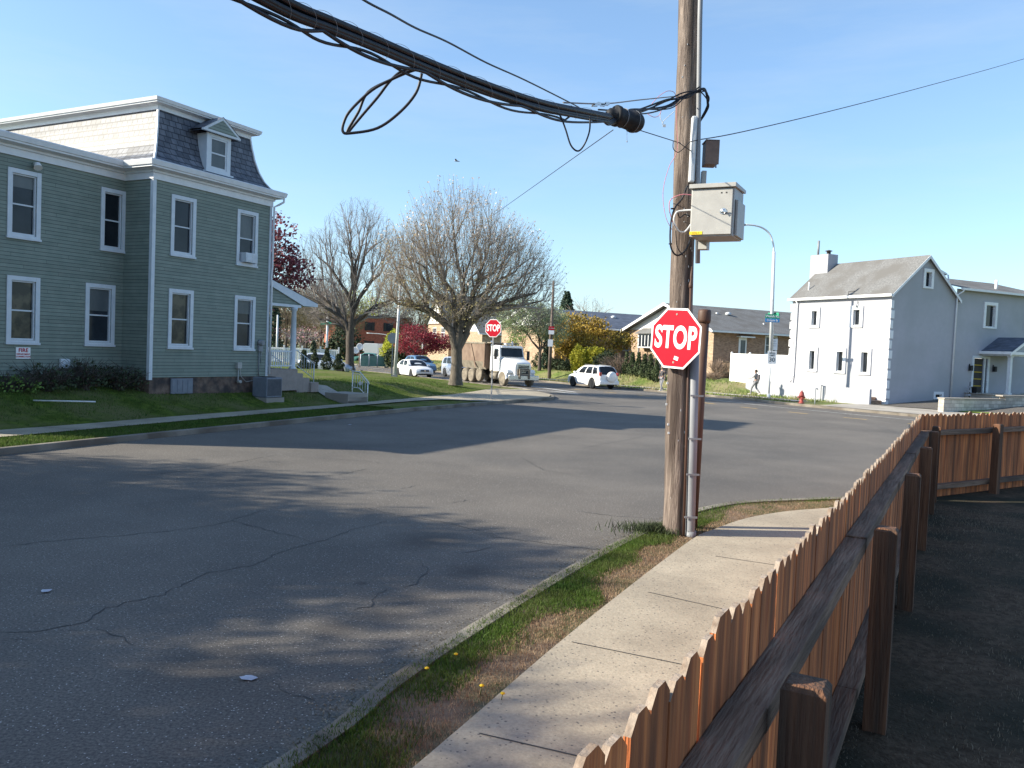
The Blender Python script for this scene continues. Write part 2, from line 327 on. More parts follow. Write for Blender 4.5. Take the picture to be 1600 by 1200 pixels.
def text(body, size, name, mt, parent, mtx, depth=.004, bold=0, sx=1):
    cu = bpy.data.curves.new(name, 'FONT'); cu.body = body; cu.size = size; cu.align_x = 'CENTER'; cu.align_y = 'CENTER'; cu.extrude = depth/2; cu.offset = bold; cu.space_character = 1.05
    o = bpy.data.objects.new(name, cu); col.objects.link(o)
    dg = bpy.context.evaluated_depsgraph_get(); dg.update()
    me = bpy.data.meshes.new_from_object(o.evaluated_get(dg)); bpy.data.objects.remove(o)
    me.transform(mtx @ Matrix.Diagonal((sx, 1, 1, 1))); me.materials.clear(); me.materials.append(M[mt]); me.name = name
    o = bpy.data.objects.new(name, me); col.objects.link(o)
    if parent: o.parent = parent
    return o
def facing(o, nrm):             # matrix of a text plate at o, looking along nrm
    nrm = Vector(nrm).normalized(); up = Vector((0, 0, 1)); x = up.cross(nrm).normalized(); y = nrm.cross(x)
    m = Matrix((x, y, nrm)).transposed().to_4x4(); m.translation = Vector(o); return m
def sstep(t): t = max(0, min(1, t)); return t*t*(3-2*t)
def pdist(x, y, pl):
    best = 1e9
    for (ax, ay), (bx, by) in zip(pl, pl[1:]):
        dx, dy = bx-ax, by-ay; t = ((x-ax)*dx+(y-ay)*dy)/(dx*dx+dy*dy); t = max(0, min(1, t))
        best = min(best, math.hypot(x-ax-t*dx, y-ay-t*dy))
    return best
def inside(x, y, pg):
    c = False; j = len(pg)-1
    for i in range(len(pg)):
        if (pg[i][1] > y) != (pg[j][1] > y) and x < (pg[j][0]-pg[i][0])*(y-pg[i][1])/(pg[j][1]-pg[i][1])+pg[i][0]: c = not c
        j = i
    return c
def smooth_pl(pl, n=4):
    out = []
    for i in range(len(pl)-1):
        p0 = pl[max(i-1, 0)]; p1 = pl[i]; p2 = pl[i+1]; p3 = pl[min(i+2, len(pl)-1)]
        for k in range(n):
            t = k/n
            out.append(tuple(.5*((2*p1[a])+(-p0[a]+p2[a])*t+(2*p0[a]-5*p1[a]+4*p2[a]-p3[a])*t*t+(-p0[a]+3*p1[a]-3*p2[a]+p3[a])*t**3) for a in (0, 1)))
    out.append(tuple(pl[-1])); return out
def offset(pl, d):              # to the left of travel
    out = []
    for i in range(len(pl)):
        a = pl[max(i-1, 0)]; b = pl[min(i+1, len(pl)-1)]; dx, dy = b[0]-a[0], b[1]-a[1]; L = math.hypot(dx, dy)
        out.append((pl[i][0]-dy/L*d, pl[i][1]+dx/L*d))
    return out
def sheet(name, pg, zf, mt, grid=None, box=None):
    vs = [Vector(p) for p in pg]; nb = len(vs); ed = [(i, (i+1) % nb) for i in range(nb)]
    if grid:
        x0, x1, y0, y1 = box; x = x0
        while x < x1:
            y = y0
            while y < y1:
                if inside(x, y, pg) and pdist(x, y, list(pg)+[pg[0]]) > grid*.35: vs.append(Vector((x, y)))
                y += grid
            x += grid
    r = delaunay_2d_cdt(vs, ed, [], 1, 1e-4)
    b = MB(); b.add([(p.x, p.y, zf(p.x, p.y) if callable(zf) else zf) for p in r[0]], [tuple(f) for f in r[2]], 0, True)
    o = b.build(name, mt, fixn=False)
    me = o.data; me.update()
    if me.polygons and sum(p.normal.z for p in me.polygons) < 0: me.flip_normals()
    return struct(o)
# ------------------------------------------------------------------ light and sky
EL = R(27.7); TS = Vector((-math.cos(EL)*.994, -math.cos(EL)*.109, math.sin(EL)))
sun = bpy.data.objects.new('sun', bpy.data.lights.new('sun', 'SUN')); col.objects.link(sun)
sun.data.energy = 10.0; sun.data.angle = R(.55); sun.data.color = (1, .915, .75)
sun.rotation_euler = TS.to_track_quat('Z', 'Y').to_euler()
w = bpy.data.worlds.new('World'); sc.world = w; w.use_nodes = True
n = w.node_tree.nodes; l = w.node_tree.links
sk = n.new('ShaderNodeTexSky'); sk.sky_type = 'NISHITA'; sk.sun_disc = False; sk.sun_elevation = EL; sk.sun_rotation = math.atan2(TS.x, TS.y)
sk.air_density = 1.0; sk.dust_density = .6; sk.ozone_density = 1.6
tint = n.new('ShaderNodeMixRGB'); tint.blend_type = 'MULTIPLY'; tint.inputs[0].default_value = 1; tint.inputs[2].default_value = (.74, .89, 1.03, 1)
gm = n.new('ShaderNodeGamma'); gm.inputs[1].default_value = .8; l.new(sk.outputs[0], gm.inputs[0]); l.new(gm.outputs[0], tint.inputs[1])
tcs = n.new('ShaderNodeTexCoord'); mps = n.new('ShaderNodeMapping'); mps.inputs['Scale'].default_value = (1.2, 1.2, 7); mps.inputs['Rotation'].default_value = (.15, .1, .5); l.new(tcs.outputs['Generated'], mps.inputs[0])
cn = n.new('ShaderNodeTexNoise'); cn.inputs['Scale'].default_value = 1.6; cn.inputs['Detail'].default_value = 7; cn.inputs['Roughness'].default_value = .62; l.new(mps.outputs[0], cn.inputs[0])
cr_ = n.new('ShaderNodeMapRange'); cr_.inputs[1].default_value = .48; cr_.inputs[2].default_value = .85; cr_.inputs[3].default_value = 0; cr_.inputs[4].default_value = .30; l.new(cn.outputs[0], cr_.inputs[0])
cm = n.new('ShaderNodeMixRGB'); l.new(cr_.outputs[0], cm.inputs[0]); l.new(tint.outputs[0], cm.inputs[1]); cm.inputs[2].default_value = (2.4, 2.75, 2.9, 1); l.new(cm.outputs[0], n['Background'].inputs[0]); n['Background'].inputs[1].default_value = .33
sc.view_settings.view_transform = 'Standard'; sc.view_settings.look = 'None'; sc.view_settings.exposure = 0
# ------------------------------------------------------------------ ground plan
LC = [(-43, -62), (-15.5, 4.5), (-13.8, 8.6), (-12.1, 12.7), (-10.4, 16.8), (-9.2, 19.8), (-7.4, 24.1), (-4.3, 31.5), (-2.7, 34.8), (-1.0, 38.2), (1.0, 41.6), (2.15, 44.0), (2.35, 46.4), (1.9, 48.9), (1.4, 51.5), (0, 54), (-2.5, 58), (-5, 62), (-8.5, 67.5), (-13, 74), (-20, 84), (-45, 117), (-110, 185)]
NC = [(-30, -53), (-7.3, -7.2), (-5.3, -3.2), (-3.3, .85), (-1.3, 4.9), (-.9, 6.0), (-.3, 7.4), (.7, 9.5), (1.7, 11.4), (2.5, 12.7), (3.2, 13.7), (4.1, 14.5), (5.4, 15.1), (6.4, 15.5), (7.6, 16.4), (9.5, 18.0), (12.5, 20.6), (16, 21.8), (19.5, 20.2), (26, 13), (60, -34)]
FC = [(86, -42), (60, -8), (40, 18.5), (27, 34.6), (21, 42.0), (18.6, 45.2), (16.8, 47.9), (14.6, 52.4), (11.6, 57.3), (7.6, 61.9), (5, 64.9), (2.1, 69.2), (-6.3, 81.2), (-10.8, 86.6), (-18, 96), (-45, 130), (-110, 200)]
LCs, NCs, FCs = smooth_pl(LC), smooth_pl(NC), smooth_pl(FC)
road = sheet('road', NCs+FCs+LCs[::-1], 0, 'asphalt')
struct(road)
gr = MB(); gr.quad((-1500, -1500, -.06), (1500, -1500, -.06), (1500, 1500, -.06), (-1500, 1500, -.06)); struct(gr.build('ground', 'ground'))
def curb(name, pl, side, h=.14):
    a = pl; b = offset(pl, .16*side); m_ = MB(); n_ = len(a)
    vs = [(x, y, -.03) for x, y in a]+[(x, y, h-.012) for x, y in a]+[(x*.9+bx*.1, y*.9+by*.1, h) for (x, y), (bx, by) in zip(a, b)]+[(x, y, h) for x, y in b]+[(x, y, -.03) for x, y in b]
    m_.add(vs, [(r0*n_+i, r0*n_+i+1, (r0+1)*n_+i+1, (r0+1)*n_+i) for r0 in range(4) for i in range(n_-1)])
    return struct(m_.build(name, 'curb'))
curb('curb_left', LCs, 1); curb('curb_near', NCs, -1, .10); curb('curb_far', FCs, -1)
# block on the left (green house)
LW_OUT = [(-44, -62), (-14.9, 10), (-13.2, 14.3), (-11.5, 18.6), (-9.4, 24.0), (-4.9, 35.3), (-3.3, 38.3), (-1.6, 40.6)]
LW_IN = [(-45.8, -62), (-16, 11.5), (-14.2, 15.6), (-12.3, 19.9), (-11.4, 21.9), (-9.9, 25.8), (-7.4, 31.4), (-5.6, 35.9), (-3.9, 40.4), (-2.6, 44.6), (-1.3, 50.6)]
MC = [p for p in LCs if p[1] > 50]
def zleft(x, y):
    ds = pdist(x, y, LW_IN); dm = pdist(x, y, MC)
    A = .72 if y < 36 else .72-.27*sstep((y-36)/12)
    near = inside(x, y, [(-300, -200)]+LW_IN+[(-300, 300)]) 
    return .10+(A*sstep(ds/3.4)*sstep(dm/9) if near else 0)+.012*math.sin(x*1.7)*math.sin(y*1.3)
blk = [p for p in offset(LCs, .02)]+[(-160, 185), (-160, -62)]
sheet('lawn_left', blk, zleft, 'lawn', 1.0, (-38, 3, 8, 80))
def strip(name, a, b, z, mt, thick=.0):
    return sheet(name, a+b[::-1], z, mt)
corner = [(-1.0, 38.6), (1.0, 42.0), (2.0, 44.2), (2.2, 46.4), (1.75, 48.9), (1.25, 51.3), (.3, 51.2), (-.9, 50.9)]
sheet('sidewalk_left', smooth_pl(LW_OUT[:-1])+corner+smooth_pl(LW_IN)[::-1][1:], .142, 'walk')
# block near right (verge, sidewalk, yard)
def zn(x, y): return .075+.010*math.sin(x*3.1+y)*math.sin(y*2.3)
FA = Vector((.21, 1.88)); FB = Vector((7.6, 15.4)); FDv = (FB-FA).normalized(); FO = Vector((FDv.y, -FDv.x))
F0 = FA-FDv*5
sheet('verge', offset(NCs, -.03)+[(60, -60), (-30, -60)], zn, 'vergesoil', .8, (-8, 14, -4, 22))
NW_OUT = [(-9.2, -14.0), (-4.0, -2.8), (-2.8, -.2), (-1.6, 2.4), (-.4, 5.0), (.7, 7.45), (2.5, 11.15), (3.05, 12.0), (3.8, 12.95), (4.7, 13.7), (5.8, 14.3), (7.0, 15.1), (8.2, 16.2), (10.5, 18.0)]
fe = lambda s, d=0: tuple(FA+FDv*s+FO*d)
nwin = [fe(-17.5, -.06), fe(15.3, -.06), (7.75, 15.5), (11.2, 17.75)]
sheet('sidewalk_near', smooth_pl(NW_OUT)+nwin[::-1], .104, 'walk')
yd = [fe(-17, .04), fe(15.3, .04), (30, 30), (40, -10), (5, -20)]
sheet('yard', [fe(-17, .04), fe(15.35, .04), (20.5, 24.2), (40, 5), (20, -20)], lambda x, y: .112+.018*math.sin(x*2.3)*math.cos(y*1.9), 'yard', .8, (0, 20, -3, 22))
# walk joints
def strips(name, lines, wd, z, mt, jag=0):
    m_ = MB(); g = random.Random(len(lines)*7+3)
    for ln in lines:
        ln = [Vector((p[0], p[1], 0)) for p in ln]; pts = [ln[0]]
        for a, b in zip(ln, ln[1:]):
            k = max(1, int((b-a).length/.09)) if jag else 1
            for i in range(1, k+1):
                p = a.lerp(b, i/k)
                if jag: p = p+Vector((g.uniform(-jag, jag), g.uniform(-jag, jag), 0))
                pts.append(p)
        L = []
        for i, p in enumerate(pts):
            d = pts[min(i+1, len(pts)-1)]-pts[max(i-1, 0)]; d.normalize(); q = Vector((-d.y, d.x, 0))
            w_ = wd*(g.uniform(.35, 1.2) if jag else 1)*(1 if not jag else min(1, (i+.5)/3, (len(pts)-i-.5)/3+.15)); zz = z(p.x, p.y) if callable(z) else z
            L.append((tuple(p+q*w_/2+Vector((0, 0, zz))), tuple(p-q*w_/2+Vector((0, 0, zz)))))
        for (a, b), (c, d) in zip(L, L[1:]): m_.add([a, b, d, c], [(0, 1, 2, 3)])
    o = m_.build(name, mt, fixn=False)
    return struct(o)
jt = []
for (ax, ay), (bx, by) in (((749, 1146), (940, 1190)), ((893, 1003), (1040, 1033)), ((1012, 925), (1105, 946)), ((1118, 869), (1232, 886)), ((1100, 1290), (1100, 1290))):
    if ax == bx: continue
    p, q = Vector(G(ax, ay, .105)[:2]), Vector(G(bx, by, .105)[:2]); dq = (q-p).normalized(); t = q
    for k in range(60):
        if (p+dq*k*.06-FA).dot(FO) < -.09: t = p+dq*k*.06
    jt.append([tuple(p), tuple(t)])
strips('sidewalk_joint', jt, .014, .1075, 'crack')
jl = []
for i in range(14):
    t = i/13; a = Vector((-12.0, 17.7)).lerp(Vector((-4.2, 36.8)), t); b = Vector((-13.2, 18.1)).lerp(Vector((-5.5, 36.2)), t); jl.append([tuple(a), tuple(b)])
jl.append([(-1.2, 39.2), (-2.6, 44.5)]); jl.append([(-.6, 44), (1.9, 46)])
strips('sidewalk_joint', jl, .02, .1455, 'crack')
ck = [[(0, 855), (110, 842), (185, 838), (300, 826), (350, 817), (420, 795)], [(0, 988), (55, 987), (120, 975), (135, 972), (165, 950), (255, 929), (325, 895), (400, 883), (430, 865), (500, 846), (550, 828), (610, 814)],
      [(655, 878), (668, 892), (650, 912), (632, 918)], [(604, 920), (583, 938), (583, 948), (550, 952)], [(220, 744), (330, 730), (430, 711)], [(455, 747), (530, 742), (575, 732)], [(620, 765), (645, 760), (663, 757)],
      [(560, 790), (620, 805), (690, 815), (780, 838)], [(355, 812), (430, 832), (490, 846)], [(700, 788), (740, 780)], [(910, 700), (960, 691), (1006, 682)], [(880, 796), (955, 806), (1035, 812)], [(0, 1001), (45, 998)], [(150, 983), (190, 998), (210, 1008)],
      [(745, 835), (860, 850), (950, 862)], [(420, 1065), (455, 1085), (500, 1100)], [(90, 985), (130, 986)], [(815, 715), (850, 735), (900, 742)], [(480, 715), (570, 720), (600, 725)], [(600, 672), (640, 690), (690, 702)], [(700, 866), (735, 862), (770, 855)]]
strips('road_crack', [[tuple(G(*p)[:2]) for p in c] for c in ck], .015, .0045, 'crack', .034)
# road markings on the main road
cl = []
CL = offset(FCs, 5.4)
def along(pl, step, L):
    out = []; acc = 0; a = Vector(pl[0]); nxt = 0
    segs = [(Vector(p), Vector(q)) for p, q in zip(pl, pl[1:])]
    tot = sum((q-p).length for p, q in segs)
    def at(t):
        for p, q in segs:
            d = (q-p).length
            if t <= d: return p+(q-p)*t/d
            t -= d
        return segs[-1][1]
    t = 0
    while t+L < tot: out.append([tuple(at(t)), tuple(at(t+L*.5)), tuple(at(t+L))]); t += step
    return out
lines = along(CL[10:56], 3.1, 1.15)
strips('yellow_lane_dashes', lines, .22, .005, 'markyellow')
strips('white_edge_line', [offset(FCs, 2.5)[6:60]], .13, .005, 'markwhite')
wl = [[tuple(G(*p)[:2]) for p in q] for q in ([(705, 594), (767, 601), (824, 609)], [(824, 609), (870, 612), (905, 616)], [(812, 601), (870, 609), (900, 613)])]
wl[0] = [(-12, 76.5), (-7.6, 70), (-4, 65.2), (-1.5, 61), (1.0, 55.4)]
strips('white_edge_line', wl[:1], .14, .005, 'markwhite'); 
strips('white_stop_line', wl[1:], .32, .005, 'markwhite')
# far block
W0 = G(1383, 636); W0 = Vector((W0.x, W0.y)); EW = Vector((-.43, .90)).normalized(); ER = Vector((.90, .43)).normalized()
def zfar(x, y):
    d = pdist(x, y, FC); t = (Vector((x, y))-W0).dot(EW); s = (Vector((x, y))-W0).dot(ER)
    bank = sstep((t-8.6)/4.5)*.72*sstep((d-3.3)/2.6)
    rise = .07*max(0, min(s, 20)) if t < 8 and s > 0 else 0
    return .10+bank+rise+.02*math.sin(x*.9)*math.sin(y*1.1)
sheet('lawn_far', offset(FCs, -.02)+[(160, 230), (190, -40)], zfar, 'farlawn', 1.3, (-25, 40, 36, 100))
fw = [p for p in FCs if -30 < p[0] < 16.2]
sheet('sidewalk_far', offset(fw, -1.7)+offset(fw, -3.1)[::-1], .15, 'concrete')
ap = [tuple(G(*p, .1)[:2]) for p in ((1312, 637), (1352, 637), (1383, 634), (1478, 622))]
pg = [(18.3, 46.0)]+[(p[0], p[1]) for p in ap[:3]]+[tuple(W0+ER*7.2), (33, 48), (30, 31.8), (26.8, 35.2), (21.2, 42.1)]
sheet('driveway_apron', [(17.6, 47.1), (19.8, 49.6), tuple(W0+ER*-1.5+EW*-.1), (24.4, 47.4), (27, 42.5), (32, 34), (28.5, 33.1), (26.9, 35.2), (21.1, 42.2), (18.7, 45.4)], .152, 'concrete')
sheet('driveway', [tuple(W0+ER*-1.2+EW*-.2), tuple(W0+ER*.2+EW*-.02), tuple(W0+ER*7.2+EW*-.02), tuple(W0+ER*8.5+EW*-6), (33, 48), (32, 34.3), (27.1, 42.6), (24.5, 47.5)], lambda x, y: zfar(x, y)+.075, 'asphalt', 1.5, (20, 36, 36, 60))
# grass blades
def blades(name, n_, pick, h, wd, mt, seed, parent=None):
    g = random.Random(seed); b = MB()
    for _ in range(n_):
        p = pick(g)
        if p is None: continue
        x, y, z, k = p; a = g.uniform(0, 6.283); hh = h*g.uniform(.5, 1.3)*k; ww = wd*g.uniform(.6, 1.2); lx, ly = g.gauss(0, .45)*hh, g.gauss(0, .45)*hh
        c, s = math.cos(a)*ww/2, math.sin(a)*ww/2
        b.v += [(x-c, y-s, z-.01), (x+c, y+s, z-.01), (x+lx*.5+c*.7, y+ly*.5+s*.7, z+hh*.6), (x+lx, y+ly, z+hh), (x+lx*.5-c*.7, y+ly*.5-s*.7, z+hh*.6)]
        o = len(b.v)-5; b.f.append((o, o+1, o+2, o+3, o+4)); b.m.append(0); b.sm.append(False)
    return b.build(name, mt, fixn=False)
NCg = [p for p in NCs if p[1] > 2.5]; NWO = smooth_pl(NW_OUT)
from mathutils import noise as mn
def pick_v(dry, y0=4.2, y1=17.5):
    def f(g):
        i = g.randrange(len(vseg)); (a, b) = vseg[i]; t = g.random(); L = a.lerp(b, t); k = g.random()
        nz = mn.noise(Vector((L.x*1.1, L.y*1.1, k*1.5)))
        edge = k+nz*.5
        far = sstep((L.y-13.2)/1.2)
        if dry:
            if edge < .50-.25*far: return None
        elif edge > .60-.28*far+g.uniform(-.10, .10): return None
        q = Vector(vout[i](t)); P = L.lerp(q, .06+k*.95)
        return (P.x, P.y, .08, 1 if not dry else .7)
    return f
vseg = []; vout = []
nn = [Vector(p) for p in NCg if p[1] < 18.5 and p[0] < 9.6]
def near_on(pl, p):
    best = None; bd = 1e9
    for a, b in zip(pl, pl[1:]):
        a, b = Vector(a), Vector(b); d = b-a; t = max(0, min(1, (p-a).dot(d)/d.dot(d))); q = a+d*t
        if (p-q).length < bd: bd = (p-q).length; best = q
    return best
for a, b in zip(nn, nn[1:]):
    k = max(1, int((b-a).length/.12))
    for i in range(k):
        p, q = a.lerp(b, i/k), a.lerp(b, (i+1)/k); p2, q2 = near_on(NWO, p), near_on(NWO, q)
        rep = 3 if p.y < 13 else 1
        for _ in range(rep): vseg.append((p, q)); vout.append(lambda t, p2=p2, q2=q2: p2.lerp(q2, t))
tag(blades('verge_grass', 60000, pick_v(False), .042, .0065, 'blade', 3), kind='stuff')
tag(blades('dry_verge_grass', 34000, pick_v(True), .03, .006, 'dryblade', 4), kind='stuff')
def pick_weed(g):
    c = Vector((2.15, 11.75)); a = g.uniform(0, 6.28); r0 = abs(g.gauss(0, .22)); return (c.x+math.cos(a)*r0*1.3, c.y+math.sin(a)*r0*.8, .08, 1.0)
tag(blades('weed_clump', 1500, pick_weed, .11, .012, 'darkshrub', 9), 'dark weed clump at the foot of the wooden utility pole', 'weeds')
def pick_left(g):
    t = g.random()
    if g.random() < .45:
        y = 15+24*g.random(); c = near_on([Vector(p) for p in LC[1:8]], Vector((-9, y))); p = near_on([Vector(q) for q in LW_OUT[1:]], c); k = g.uniform(.12, .95); q = Vector(c).lerp(p, k)
        return (q.x, q.y, .11, .9)
    y = 15+36*g.random()**1.3; a = near_on([Vector(q) for q in LW_IN[1:]], Vector((-9, y))); d = abs(g.gauss(0, 3.2)); P = a+Vector((-.92, .38))*d
    return (P.x, P.y, zleft(P.x, P.y), .8)
tag(blades('lawn_grass', 60000, pick_left, .075, .016, 'blade', 5), kind='stuff')
def pick_far(g):
    i = g.randrange(len(fw)-1); d = g.choice((g.uniform(.2, 1.6), g.uniform(3.2, 7.5), g.uniform(3.2, 7.5))); p = Vector(offset(fw, -d)[i]).lerp(Vector(offset(fw, -d)[i+1]), g.random())
    return (p.x, p.y, zfar(p.x, p.y), 1) if p.x > -14 else None
OFC = {}
tag(blades('bank_grass', 9000, pick_far, .16, .05, mat('bank_grass_blades', (.10, .16, .03), (.22, .27, .07), .6, .9, island=.35, c3=(.30, .25, .13), s3=.35), 6), kind='stuff')
def pick_yard(g):
    s = g.uniform(0, 15); d = g.uniform(.02, 3.6) if g.random() < .75 else g.uniform(.02, .25); p = FA+FDv*s+FO*d
    return (p.x, p.y, .115, .6)
tag(blades('yard_litter', 30000, pick_yard, .035, .006, mat('dry_yard_blades', (.16, .12, .085), (.24, .19, .14), 4, .95, island=.5), 8), kind='stuff')
# dandelions, scraps
def dandelion(px, py, lab, k=3, z=.08):
    g = random.Random(px); p = G(px, py, z+.07); b = MB()
    for _ in range(k):
        x, y = g.uniform(-.06, .06), g.uniform(-.05, .05); b.tube([(x, y, -.07), (x+.01, y, 0)], .003, 4, 1); b.lathe([(.004, -.008), (.018, 0), (.017, .006), (.006, .012)], (x+.01, y, 0), 'z', 8, 0)
    o = b.build('dandelion', ['dandelion', 'blade']); o.location = p; tag(o, lab, 'dandelion' if k < 4 else 'dandelions', 'dandelions in the verge')
dandelion(717, 1020, 'single yellow dandelion growing beside the curb edge', 1); dandelion(665, 1042, 'yellow dandelion nearest the camera on the curb side of the verge', 1)
dandelion(760, 1075, 'left dandelion of the pair in the middle of the near verge', 1); dandelion(771, 1080, 'right dandelion of the pair in the middle of the near verge', 1); dandelion(1171, 955, 'yellow dandelion poking up at the outer foot of the picket fence', 1, .10)
def scrap(px, py, s, lab):
    g = random.Random(px); p = G(px, py, .006); k = 9
    ps = [(math.cos(6.283*i/k)*s*g.uniform(.5, 1.1), math.sin(6.283*i/k)*s*g.uniform(.4, 1.0), .004+g.uniform(0, .012)) for i in range(k)]
    b = MB(); b.add([(0, 0, .02)]+ps, [(0, i+1, (i+1) % k+1) for i in range(k)]); o = b.build('paper_scrap', 'litter'); o.location = p; tag(o, lab, 'litter')
scrap(388, 1060, .075, 'crumpled pale paper scrap lying on the near asphalt'); scrap(71, 924, .06, 'small pale scrap on the asphalt at the left'); scrap(547, 664, .08, 'white scrap lying on the asphalt by the left curb')
b = MB(); b.tube([(-.8, 0, 0), (.8, 0, .01)], .022, 6); o = b.build('white_pipe', 'white'); o.location = G(101, 627, .62); o.rotation_euler = (0, 0, R(12)); tag(o, 'thin white pipe lying on the shaded lawn by the green house', 'pipe')

def grit():
    g = random.Random(31); b = MB(); pn = [Vector(p) for p in NCg if p[1] < 17]; pl_ = [Vector(p) for p in LCs if 12 < p[1] < 45]
    for _ in range(5200):
        pl = pn if g.random() < .75 else pl_; i = g.randrange(len(pl)-1); p = pl[i].lerp(pl[i+1], g.random()); d = (pl[i+1]-pl[i]).normalized(); q = Vector((-d.y, d.x))*(1 if pl is pn else -1); p = p+q*min(.9, abs(g.gauss(0, .16))+.005); s = g.uniform(.003, .011)
        o = len(b.v); b.v += [(p.x-s, p.y-s*.6, .002), (p.x+s, p.y-s*.4, .002), (p.x, p.y+s, .002), (p.x, p.y, .002+s*1.1)]; b.f += [(o, o+1, o+3), (o+1, o+2, o+3), (o+2, o, o+3)]; b.m += [0, 0, 0]; b.sm += [False]*3
    return b.build('gutter_grit', mat('gutter_grit_stones', (.10, .085, .065), (.30, .26, .20), 9, .9, island=.5), fixn=False)
tag(grit(), kind='stuff')
# ------------------------------------------------------------------ building helpers
def wall_panel(b, Fr, s0, s1, z0, z1, holes, d=0, th=.12, mi=0):
    """wall plane with rectangular openings and reveals"""
    ss = sorted({s0, s1, *[h[0] for h in holes], *[h[1] for h in holes]}); zs = sorted({z0, z1, *[h[2] for h in holes], *[h[3] for h in holes]})
    for a, c in zip(ss, ss[1:]):
        for e, g in zip(zs, zs[1:]):
            m1, m2 = (a+c)/2, (e+g)/2
            if any(h[0] < m1 < h[1] and h[2] < m2 < h[3] for h in holes) or m1 < s0 or m1 > s1: continue
            b.quad(Fr(a, d, e), Fr(c, d, e), Fr(c, d, g), Fr(a, d, g), mi)
    for h in holes:
        for (p, q) in (((h[0], h[2]), (h[1], h[2])), ((h[1], h[2]), (h[1], h[3])), ((h[1], h[3]), (h[0], h[3])), ((h[0], h[3]), (h[0], h[2]))):
            b.quad(Fr(p[0], d, p[1]), Fr(q[0], d, q[1]), Fr(q[0], d-th, q[1]), Fr(p[0], d-th, p[1]), mi)
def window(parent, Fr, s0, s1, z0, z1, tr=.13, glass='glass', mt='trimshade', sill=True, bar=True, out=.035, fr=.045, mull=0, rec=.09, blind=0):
    """opening s0..s1,z0..z1: casing proud of the wall, sash frames and pane set back"""
    b = MB()
    if tr:
        b.box(s0-tr, s0, -.01, out, z0-tr*.5, z1+tr, Fr=Fr); b.box(s1, s1+tr, -.01, out, z0-tr*.5, z1+tr, Fr=Fr)
        b.box(s0+.001, s1-.001, -.01, out-.003, z1, z1+tr, Fr=Fr); b.box(s0+.001, s1-.001, -.01, out-.003, z0-tr*.5, z0, Fr=Fr)
        if sill: b.box(s0-tr-.02, s1+tr+.02, -.01, out+.03, z0-tr, z0-tr*.5-.002, Fr=Fr)
    w_ = b.build('window', mt, parent)
    s = MB(); zm = (z0+z1)/2
    for a, c, e, g, dd in ((s0+.003, s0+fr, z0+.003, z1-.003, 0), (s1-fr, s1-.003, z0+.003, z1-.003, 0), (s0+fr, s1-fr, z0+.003, z0+fr+.01, 0), (s0+fr, s1-fr, z1-fr, z1-.003, 0)):
        s.box(a, c, -rec-.02, -.02, e, g, Fr=Fr)
    if bar: s.box(s0+fr, s1-fr, -rec-.01, -rec+.035, zm-.022, zm+.022, Fr=Fr)
    for k in range(mull):
        q = s0+(s1-s0)*(k+1)/(mull+1); s.box(q-.02, q+.02, -rec-.01, -rec+.03, z0+fr, z1-fr, Fr=Fr)
    s.build('sash', mt, w_)
    if blind: q_ = MB(); zb_l = z1-(z1-z0)*blind; q_.quad(Fr(s0+fr, -rec+.012, zb_l), Fr(s1-fr, -rec+.012, zb_l), Fr(s1-fr, -rec+.012, z1), Fr(s0+fr, -rec+.012, z1)); q_.build('blind', 'glass2', w_, fixn=False)
    g = MB(); g.quad(Fr(s0, -rec, z0), Fr(s1, -rec, z0), Fr(s1, -rec, z1), Fr(s0, -rec, z1)); g.build('pane', glass, w_, fixn=False)
    return w_
def band(b, pl, prof, closed=True, mi=0):
    """mitred moulding: pl = plan polyline (counter-clockwise => outward right), prof = [(out, z)...]"""
    n_ = len(pl); offs = []
    for i in range(n_):
        p = Vector(pl[i]); a = Vector(pl[i-1]) if (closed or i) else None; c = Vector(pl[(i+1) % n_]) if (closed or i < n_-1) else None
        n1 = (p-a).normalized() if a is not None else None; n2 = (c-p).normalized() if c is not None else None
        n1 = Vector((n1.y, -n1.x)) if n1 else None; n2 = Vector((n2.y, -n2.x)) if n2 else None
        if n1 is None: offs.append(n2)
        elif n2 is None: offs.append(n1)
        else: h = (n1+n2).normalized(); offs.append(h/max(.2, h.dot(n1)))
    k = len(prof); vs = [(pl[i][0]+offs[i].x*o, pl[i][1]+offs[i].y*o, z) for i in range(n_) for o, z in prof]
    rng = range(n_ if closed else n_-1)
    b.add(vs, [(i*k+j, ((i+1) % n_)*k+j, ((i+1) % n_)*k+(j+1) % k, i*k+(j+1) % k) for i in rng for j in range(k)], mi)
    if not closed: b.add(vs[:k], [tuple(range(k))], mi); b.add(vs[-k:], [tuple(range(k))], mi)
# ------------------------------------------------------------------ green mansard house
O = Vector((-11.86, 27.0)); E = Vector((.46, .888)).normalized()
HR = math.atan2(E.y, E.x)
gh = thing('green_house', 'sage green clapboard house with slate mansard roof and white window trim on the raised lawn', 'house', (O.x, O.y, 0), HR)
FC_ = frame((0, 0), (1, 0), (0, -1)); FA_ = frame((0, 1.35), (1, 0), (0, -1)); FB_ = frame((0, 0), (0, 1), (-1, 0)); FE_ = frame((5.3, 0), (0, 1), (1, 0))
WC = [(.84, 1.60, 5.36, 7.14), (3.73, 4.49, 5.36, 7.14), (.82, 1.58, 2.26, 4.02), (3.71, 4.47, 2.26, 4.02)]
WA = [(-3.76, -3.02, 5.36, 7.14), (-.74, -.02-.09, 5.36, 7.14), (-3.74, -3.0, 2.26, 4.02), (-1.24, -.44, 2.26, 4.02), (-6.7, -5.96, 5.36, 7.14), (-6.7, -5.96, 2.26, 4.02), (-9.2, -8.46, 5.36, 7.14), (-9.2, -8.46, 2.26, 4.02)]
WA[1] = (-.76, -.12, 5.36, 7.14)
